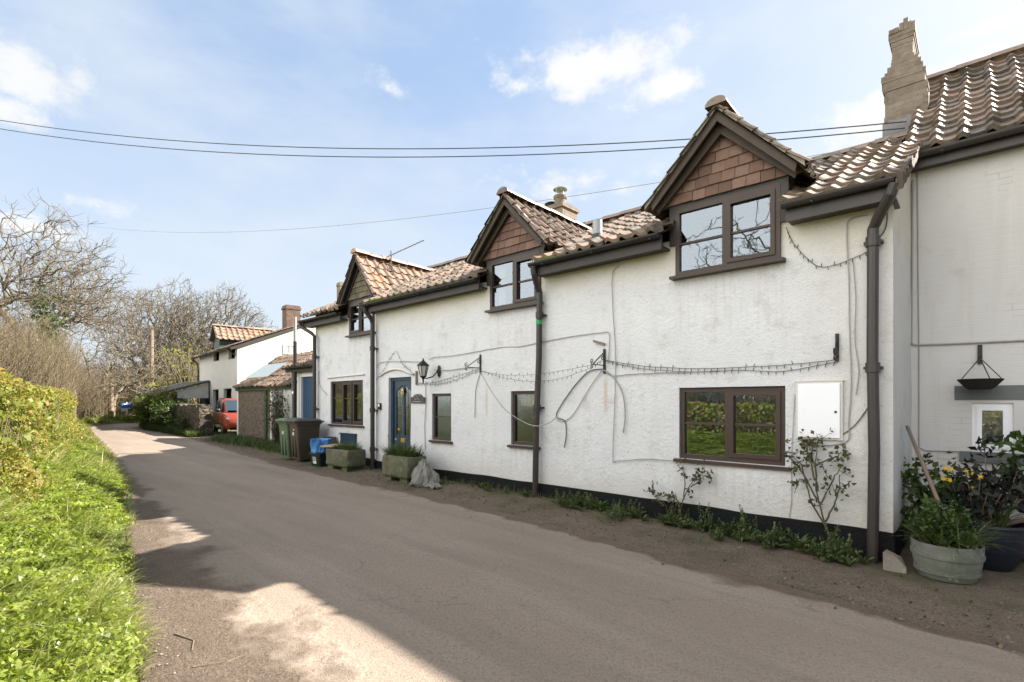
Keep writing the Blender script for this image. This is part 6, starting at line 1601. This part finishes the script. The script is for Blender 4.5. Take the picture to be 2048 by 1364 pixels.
for i, (x, y) in enumerate(spots):
    o = WD[i%5] if i < 5 else WD[i%5].copy()
    if i >= 5: COL.objects.link(o)
    o.location = (x, y, gz(x,y)+.0); o.rotation_euler = (0,0,i*2.1); s = (.5+.6*rr.random())*(1.0 if x < -2.3 else 1.15); o.scale = (s,s,s*rr.uniform(.9,1.5))
    tag(o, 'jagged green weed in the strip along the black plinth', 'weed', 'weeds along the foot of the cottage')
# roses trained on the wall
def rose(label, stems, dens, seed, twr=.008, lf='rose_leaf', ls=.035):
    rr = np.random.default_rng(seed); tw = Twigs(); L = []
    q0 = stems[0][0]; Y0 = 6.36; b0 = Vector(P(q0[0], q0[1], Y0)); b0.z = gz(b0.x, Y0)
    for st in stems:
        pts = [np.array(P(a, b, Y0+.05*rr.random())) for a, b in st]; pts = [p + np.array([0, rr.uniform(-.05,.05), 0]) for p in pts]
        fine = []
        for i in range(len(pts)-1):
            for k in range(4): fine.append(pts[i]+(pts[i+1]-pts[i])*k/4 + rr.normal(0,.004,3))
        fine.append(pts[-1]); tw.tube(fine, np.linspace(twr, twr*.35, len(fine)), 5)
        for i in range(len(fine)//3, len(fine)):
            for k in range(dens):
                if rr.random() < .24:
                    d = rr.normal(0,1,3); d[2] += .3; d /= np.linalg.norm(d); l = rr.uniform(.04,.13); e = fine[i]+d*l*np.array([1,.6,1]); tw.tube([fine[i], e], [.003,.0018], 3)
                    for j in range(4): L.append(e + rr.normal(0,.024,3))
    root = thing('climbing_rose', label, 'rose', b0); off = np.array(b0)
    V, F = tw.get(); npmesh('stems', V-off, F, M['rose_stem'], root, None, True)
    LV, LF = leaf_quads(np.array(L), ls*rr.uniform(.6,1.2,len(L)), rr, .3, 1.5); npmesh('leaves', LV-off, LF, M[lf], root, np.repeat(rr.random(len(L)),4))
rose('tall straggly rose growing up to the meter box', [[(1660,1075),(1645,1030),(1635,980),(1632,930),(1634,880)],[(1655,1060),(1625,1010),(1612,960),(1605,930),(1590,915)],[(1635,1000),(1610,955),(1596,935),(1576,910)],[(1632,960),(1620,920),(1612,895),(1605,880)],[(1640,1010),(1655,980),(1672,950),(1684,930)],[(1633,930),(1655,920),(1675,912),(1682,905)],[(1650,1045),(1668,1010),(1680,975),(1678,950)],[(1634,890),(1640,880),(1644,876)],[(1636,985),(1630,940),(1622,905),(1626,885)],[(1612,960),(1600,960),(1590,985)]], 3, 5, .011, 'rose_leaf', .04)
rose('small rose with dark leaves growing up under the large window sill', [[(1356,1035),(1365,1000),(1378,975),(1388,955),(1412,940)],[(1366,1000),(1368,970),(1366,945),(1355,925)],[(1378,975),(1400,960),(1410,950)],[(1345,1030),(1352,1005),(1350,985)]], 4, 6, .009, 'rose_leaf', .045)
rose('lowest rose shoot, just a few dark leaves above the weeds', [[(1340,1040),(1330,1010),(1315,990),(1300,985)],[(1330,1010),(1318,998),(1305,978)],[(1342,1030),(1343,1005),(1340,990)]], 3, 7, .006, 'rose_leaf', .04)
# plants in the troughs
def tuft(nm, label, cx, cy, cz, rx, ry, n, hh, ww, leaf, cat, seed, lean=.4, cb=.35, flowers=0, fpos=None):
    rr = np.random.default_rng(seed); B = np.column_stack([rr.uniform(-rx,rx,n), rr.uniform(-ry,ry,n), np.zeros(n)])
    V, F, T = blades(B, rr.uniform(*hh,n), ww, np.arctan2(B[:,1]/ry, B[:,0]/rx)+rr.normal(0,.7,n), np.abs(rr.normal(lean,.25,n)), rr, .4)
    root = thing(nm, label, cat, (cx,cy,cz)); npmesh('leaves', V, F, M[leaf], root, np.repeat(np.clip(rr.normal(cb,.2,n),0,1),7), False, T)
    for (x, y, z) in (fpos or []):
        m = MB(); bx = x*.35; m.tube([(bx,y*.4,0),(x*.8,y*.8,z*.7),(x,y,z)], .004, 5); m.build('stem', M['weed_leaf'], root, local=True)
        f = MB()
        for k in range(6):
            a = k*PI/3+.3; d = Vector((math.cos(a), -.35, math.sin(a))); s = Vector((-math.sin(a),0,math.cos(a))); c = Vector((x,y,z))
            f.add([c, c+d*.016+s*.008, c+d*.028, c+d*.016-s*.008], [(0,1,2,3)], .3)
        f.tube([(x,y,z),(x,y-.022,z)], [.008,.012], 8, True, .9); f.build('flower', M['daffodil'], root, local=True, fix=False)
    return root
tuft('grass_clump', 'short grass growing in the trough under the blue hatch', -10.5, 6.0, gz(-10.6,6)+.44, .36, .15, 700, (.08,.28), .008, 'weed_leaf', 'grass', 3)
tuft('daffodil_clump', 'green daffodil leaves with three yellow blooms in the trough by the front door', -8.3, 5.95, gz(-8.3,5.9)+.46, .40, .17, 900, (.12,.36), .012, 'weed_leaf', 'daffodils', 5, .45, .3, 3, [(-.42,-.08,.40),(-.02,-.1,.55),(-.03,-.16,.36)])
# right-hand corner: barrel, pot, shrubs
bx, by = -.22, 6.38; t = thing('barrel_planter', 'old half barrel planter with flaking pale paint in front of the navy pot', 'planter', (bx,by,gz(bx,by)))
m = MB(); m.lathe([(.215,0),(.235,.05),(.255,.14),(.268,.24),(.272,.33),(.255,.33),(.25,.24),(0,.24)], 0, 0, 26, 0); m.build('staves', M['barrel_paint'], t, local=True)
m = MB()
for z, r in ((.07,.243),(.22,.268)): m.lathe([(r-.004,-.016),(r+.006,-.016),(r+.010,.016),(r-.002,.016)], 0, 0, 26, z)
m.build('hoop', M['barrel_paint'], t, local=True)
m = MB(); m.lathe([(0,.26),(.248,.27),(.1,.30),(0,.31)], 0, 0, 20, 0); m.build('soil', M['compost'], t, local=True)
tuft('strappy_plant', 'drooping strap leaves spilling over the half barrel rim', bx, by, gz(bx,by)+.30, .18, .18, 260, (.2,.46), .014, 'weed_leaf', 'plant', 7, .8, .55)
leafy_bush('bushy_plant', 'bushy small-leaved plant filling the half barrel', (bx-.04,by+.02,gz(bx,by)+.26), .26, .42, 1500, .026, 'dark_leaf', 'rose_stem', seed=21, stems=60, cat='plant', elong=2.2)
leafy_bush('corner_shrub', 'round leaved dark green shrub in the corner between the two houses', (-.42,7.35,gz(-.3,7.3)), .34, 1.02, 900, .062, 'dark_leaf', 'rose_stem', seed=22, stems=40, elong=1.3)
px_, py_ = .07, 7.08; t = thing('plant_pot', 'large round dark navy plant pot in front of the neighbour window', 'pot', (px_,py_,gz(px_,py_)))
m = MB(); m.lathe([(.19,0),(.235,.08),(.275,.2),(.298,.33),(.305,.43),(.315,.44),(.312,.465),(.295,.465),(.285,.40),(0,.39)], 0, 0, 30, 0); m.build('bowl', M['pot_navy'], t, local=True, smooth=False)
m = MB(); m.lathe([(0,.392),(.283,.40),(.12,.425),(0,.43)], 0, 0, 20, 0); m.build('soil', M['compost'], t, local=True)
def dark_shrub():
    rr = np.random.default_rng(31); tw = Twigs(); L = []
    root = thing('potted_shrub', 'dark leaved shrub with bare stems in the navy pot', 'shrub', (px_,py_,gz(px_,py_)+.41))
    for i in range(46):
        a = rr.uniform(0,2*PI); r0 = .14*rr.random(); o = rr.uniform(.1,.42); h = rr.uniform(.28,.60)
        if i < 8: a = rr.uniform(-.5,.5); o = rr.uniform(.35,.6); h = rr.uniform(.1,.3)
        p = [np.array([r0*math.cos(a), r0*math.sin(a), 0]), np.array([(r0+o*.35)*math.cos(a), (r0+o*.35)*math.sin(a), h*.5]), np.array([(r0+o*.8)*math.cos(a+.2), (r0+o*.8)*math.sin(a+.2), h])]; tw.tube(p, [.007,.006,.003], 4)
        if i >= 8:
            for k in range(20): f = rr.uniform(.5,1.05); L.append(p[1]+(p[2]-p[1])*(f*2-1)+rr.normal(0,.055,3))
    for i in range(34): L.append(np.array([-.02,-.05,.83])+rr.normal(0,.05,3)*np.array([1,1,1.4]))
    tw.tube([(0,0,0),(.0,-.03,.45),(-.02,-.05,.82)], [.008,.006,.004], 4)
    V, F = tw.get(); npmesh('stems', V, F, M['handle_wood'], root); V, F = leaf_quads(np.array(L), .045*rr.uniform(.6,1.3,len(L)), rr, .3, 2.0); npmesh('leaves', V, F, M['dusk_leaf'], root, np.repeat(rr.random(len(L)),4))
dark_shrub()
tuft('potted_daffodils', 'daffodils with several small yellow blooms rising from the navy pot', px_-.03, py_-.05, gz(px_,py_)+.42,   .16, .12, 90, (.3,.55), .011, 'dark_leaf', 'daffodils', 13, .25, .6, 6, [(-.24,-.02,.55),(-.29,.0,.555),(-.25,-.05,.44),(-.30,-.02,.445),(-.07,-.06,.52),(-.02,-.08,.50),(-.07,-.1,.40),(-.13,-.03,.545)])
leafy_bush('green_shrub', 'broad leaved green shrub in the wooden tub behind the navy pot', (.62,7.55,.45), .48, 1.0, 1100, .075, 'dark_leaf', 'rose_stem', seed=25, stems=50, elong=1.7)
m = MB(); m.lathe([(.22,0),(.27,.1),(.30,.42),(.31,.46),(.28,.46),(.27,.4),(0,.4)], .62, 7.5, 22, 0); one('plant_pot', m, M['pole_wood'], 'brown wooden tub under the broad leaved shrub', 'pot', (.62,7.5,0))
# litter of stones, chips and dead leaves along the sides of the lane
def litter():
    rr = np.random.default_rng(77); m = MB()
    for i in range(900):
        if i < 520: x = rr.uniform(-11,1.5); y = eR(x)+rr.normal(.35,.35)
        else: x = rr.uniform(-9,-2.2); y = eL(x)+abs(rr.normal(.25,.3))
        s = min(.011, abs(rr.normal(.004,.004))+.002); z = gz(x,y) if y > eR(x) or y < eL(x) else base_z(x)+.02
        a = rr.uniform(0,6); c, d = math.cos(a)*s, math.sin(a)*s; h = s*rr.uniform(.3,.8)
        m.add([(x-c,y-d,z),(x+d,y-c,z),(x+c*1.3,y+d*1.3,z),(x-d,y+c,z),(x-c*.5,y-d*.5,z+h),(x+c*.6,y+d*.6,z+h*.8)], [(0,1,4),(1,2,5,4),(2,3,5),(3,0,4,5)], rr.random())
    o = m.build('stone_litter', M['chip_stone']); tag(o, 'small stones and chips scattered along the soil verges', 'stones', None, 'stuff')
    n = 900; x = rr.uniform(-12,1.5,n); y = np.array([eR(a) for a in x])+rr.normal(.5,.35,n); y = np.minimum(y, 6.4); z = np.array([gz(a,b) if b > eR(a) else base_z(a)+.02 for a,b in zip(x,y)])+.008
    V, F = leaf_quads(np.column_stack([x,y,z]), .022*rr.uniform(.5,1.4,n), rr, 2.0); o = npmesh('leaf_litter', V, F, M['tan_twig'], None); tag(o, 'dry brown leaf litter along the cottage verge', 'leaves', None, 'stuff')
litter()
for i, pts in enumerate([[(-4.05,1.02),(-3.86,1.08),(-3.72,1.03)],[(-3.5,.98),(-3.42,1.14),(-3.43,1.25)]]):
    m = MB(); m.tube([(x,y,base_z(x)+.024) for x,y in pts], [.008,.006,.004], 5); one('fallen_twig', m, M['pale_twig'], ['longer pale dead twig lying on the sunny soil verge','short crooked dead twig lying nearest the camera on the soil verge'][i], 'twig', (pts[0][0],pts[0][1],base_z(-4)+.045))

# ---------------------------------------------------------------- camera, sun, sky
cam = bpy.data.cameras.new('camera'); co = bpy.data.objects.new('camera', cam); COL.objects.link(co); S.camera = co
co.location = (0,0,CAMZ); co.rotation_euler = (PI/2, 0, YAW); cam.sensor_width = 36; cam.lens = FOC/2048*36; cam.shift_y = (HY-682)/2048; cam.clip_end = 2000; cam.clip_start = .05
SD = Vector((.745, 1.105, 1.0)).normalized(); EL = math.asin(SD.z); AZ = math.atan2(SD.x, SD.y)
sun = bpy.data.lights.new('sun', 'SUN'); so = bpy.data.objects.new('sun', sun); COL.objects.link(so); sun.energy = SUN_E; sun.angle = math.radians(.55); sun.color = (1,.94,.86)
so.rotation_euler = SD.to_track_quat('Z','Y').to_euler(); so.location = (20,30,25)

def sky():
    w = bpy.data.worlds.new('World'); S.world = w; w.use_nodes = True; t = w.node_tree; t.nodes.clear()
    def n(ty, **k):
        x = t.nodes.new(ty)
        for a, b in k.items(): setattr(x, a, b)
        return x
    def mth(op, a, b=None, c=None, clamp=False):
        x = n('ShaderNodeMath', operation=op, use_clamp=clamp)
        for s, v in zip(x.inputs, (a,b,c)):
            if v is None: continue
            if hasattr(v,'node'): t.links.new(v, s)
            else: s.default_value = v
        return x.outputs[0]
    def dot(a, v):
        x = n('ShaderNodeVectorMath', operation='DOT_PRODUCT'); t.links.new(a, x.inputs[0]); x.inputs[1].default_value = v; return x.outputs['Value']
    out = n('ShaderNodeOutputWorld'); bg = n('ShaderNodeBackground'); t.links.new(bg.outputs[0], out.inputs[0]); bg.inputs[1].default_value = SKY_S
    st = n('ShaderNodeTexSky', sky_type='NISHITA'); st.sun_disc = False; st.sun_elevation = EL; st.sun_rotation = AZ; st.air_density = 1.0; st.dust_density = .6; st.ozone_density = 2.0
    tc = n('ShaderNodeTexCoord').outputs['Generated']
    def noi(sc, det, rough, vec=tc, loc=(0,0,0), scl=(1,1,1)):
        mp = n('ShaderNodeMapping'); t.links.new(vec, mp.inputs[0]); mp.inputs['Location'].default_value = loc; mp.inputs['Scale'].default_value = scl
        x = n('ShaderNodeTexNoise'); x.inputs['Scale'].default_value = sc; x.inputs['Detail'].default_value = det; x.inputs['Roughness'].default_value = rough; t.links.new(mp.outputs[0], x.inputs['Vector']); return x.outputs['Fac']
    n1 = noi(6.5, 9, .62, scl=(1,1,1.5)); n2 = noi(22, 8, .65, loc=(3,1,2), scl=(1,1,1.4))
    warp = mth('ADD', mth('MULTIPLY', mth('SUBTRACT', n1, .5), 4.4), mth('MULTIPLY', mth('SUBTRACT', n2, .5), 2.4))
    fw = Vector((-math.sin(YAW), math.cos(YAW), 0)); rt = Vector((math.cos(YAW), math.sin(YAW), 0))
    def cdir(px, py): return (fw*FOC + rt*(px-HX) + Vector((0,0,1))*(HY-py)).normalized()
    best = None
    for cx, cy, rx, ry, amp in CLOUDS:
        c = cdir(cx, cy); e1 = Vector((0,0,1)).cross(c).normalized(); e2 = c.cross(e1)
        # angular half sizes of a real cloud at that bearing
        k = math.sqrt(1+((cx-HX)/FOC)**2+((HY-cy)/FOC)**2)
        ax = rx/FOC/k/ (1+.35*((cx-HX)/FOC)**2)**.5; ay = ry/FOC/k
        dc = mth('MAXIMUM', dot(tc, c), .02)
        u = mth('DIVIDE', dot(tc, e1/ax), dc); v = mth('DIVIDE', dot(tc, e2/ay), dc)
        f = mth('SUBTRACT', amp, mth('SQRT', mth('ADD', mth('MULTIPLY', u, u), mth('MULTIPLY', v, v))))
        f = mth('ADD', f, mth('MULTIPLY', mth('LESS_THAN', dot(tc, c), .05), -50.0))
        best = f if best is None else mth('MAXIMUM', best, f)
    dens = mth('ADD', best, mth('MULTIPLY', warp, .80))
    sm = n('ShaderNodeMapRange', interpolation_type='SMOOTHSTEP'); t.links.new(dens, sm.inputs[0]); sm.inputs[1].default_value = -.05; sm.inputs[2].default_value = .95
    # unseen bright cloud bank added behind the camera to light the shaded front
    sp = n('ShaderNodeSeparateXYZ'); t.links.new(tc, sp.inputs[0])
    back = dot(tc, Vector((-.30,-.93,.22)).normalized())
    bd = mth('ADD', mth('MULTIPLY', back, 1.25), mth('MULTIPLY', mth('SUBTRACT', n1, .5), 1.3))
    bm_ = n('ShaderNodeMapRange', interpolation_type='SMOOTHSTEP'); t.links.new(bd, bm_.inputs[0]); bm_.inputs[1].default_value = .55; bm_.inputs[2].default_value = 1.05
    cl = mth('MULTIPLY', sm.outputs[0], .93)
    mx0 = n('ShaderNodeMix', data_type='RGBA'); mx0.inputs[0].default_value = PALE; t.links.new(st.outputs[0], mx0.inputs[6]); mx0.inputs[7].default_value = (*PALE_C, 1)
    # pale haze low on the horizon
    hz = n('ShaderNodeMapRange', interpolation_type='SMOOTHSTEP'); t.links.new(sp.outputs[2], hz.inputs[0]); hz.inputs[1].default_value = -.05; hz.inputs[2].default_value = .66; hz.inputs[3].default_value = .95; hz.inputs[4].default_value = 0
    mh = n('ShaderNodeMix', data_type='RGBA'); t.links.new(hz.outputs[0], mh.inputs[0]); t.links.new(mx0.outputs[2], mh.inputs[6]); mh.inputs[7].default_value = (*HAZE_C, 1)
    wisp = n('ShaderNodeMapRange', interpolation_type='SMOOTHSTEP'); t.links.new(noi(2.2, 9, .6, loc=(7,2,1), scl=(1,1,2.6)), wisp.inputs[0]); wisp.inputs[1].default_value = .38; wisp.inputs[2].default_value = .80; wisp.inputs[4].default_value = .72
    mw = n('ShaderNodeMix', data_type='RGBA'); t.links.new(wisp.outputs[0], mw.inputs[0]); t.links.new(mh.outputs[2], mw.inputs[6]); mw.inputs[7].default_value = (*HAZE_C, 1)
    sh = n('ShaderNodeMix', data_type='RGBA'); t.links.new(noi(6, 6, .6, loc=(1,5,3)), sh.inputs[0]); sh.inputs[6].default_value = (*[c*.80 for c in CLOUD_C], 1); sh.inputs[7].default_value = (*[c*1.16 for c in CLOUD_C], 1)
    mx1 = n('ShaderNodeMix', data_type='RGBA'); t.links.new(cl, mx1.inputs[0]); t.links.new(mw.outputs[2], mx1.inputs[6]); t.links.new(sh.outputs[2], mx1.inputs[7])
    mx2 = n('ShaderNodeMix', data_type='RGBA'); t.links.new(bm_.outputs[0], mx2.inputs[0]); t.links.new(mx1.outputs[2], mx2.inputs[6]); mx2.inputs[7].default_value = (*FILL_BANK_C, 1)
    # pale aureole of haze round the (unseen) sun
    au = mth('POWER', mth('MAXIMUM', dot(tc, SD), 0.0), 5.0); au = mth('MULTIPLY', au, .85)
    mx3 = n('ShaderNodeMix', data_type='RGBA'); t.links.new(au, mx3.inputs[0]); t.links.new(mx2.outputs[2], mx3.inputs[6]); mx3.inputs[7].default_value = (2.7,2.5,2.2,1)
    t.links.new(mx3.outputs[2], bg.inputs[0])
    w.cycles.sampling_method = 'MANUAL'; w.cycles.sample_map_resolution = 512
CLOUDS = [(50,150,125,85,1.0),(145,150,50,45,.8),(15,215,95,42,1.0),(1200,135,180,58,1.0),(1330,170,125,44,.92),(1040,170,105,30,.75),(785,178,80,40,.50),(1990,135,130,42,1.1),(1715,250,125,66,.95),(2020,35,90,22,.8),(1120,376,170,40,.85),(190,400,130,48,.48),(40,450,140,34,.75)]
SKYVARS = 1
sky()
S.view_settings.view_transform = 'Standard'; S.view_settings.look = 'None'; S.view_settings.exposure = EXPO; S.view_settings.gamma = 1; S.view_settings.use_curve_mapping = False
S.cycles.max_bounces = 5; S.cycles.diffuse_bounces = 3; S.cycles.glossy_bounces = 2; S.cycles.transmission_bounces = 3; S.cycles.transparent_max_bounces = 6; S.cycles.use_denoising = True; S.cycles.sample_clamp_indirect = 6; S.cycles.caustics_reflective = False; S.cycles.caustics_refractive = False
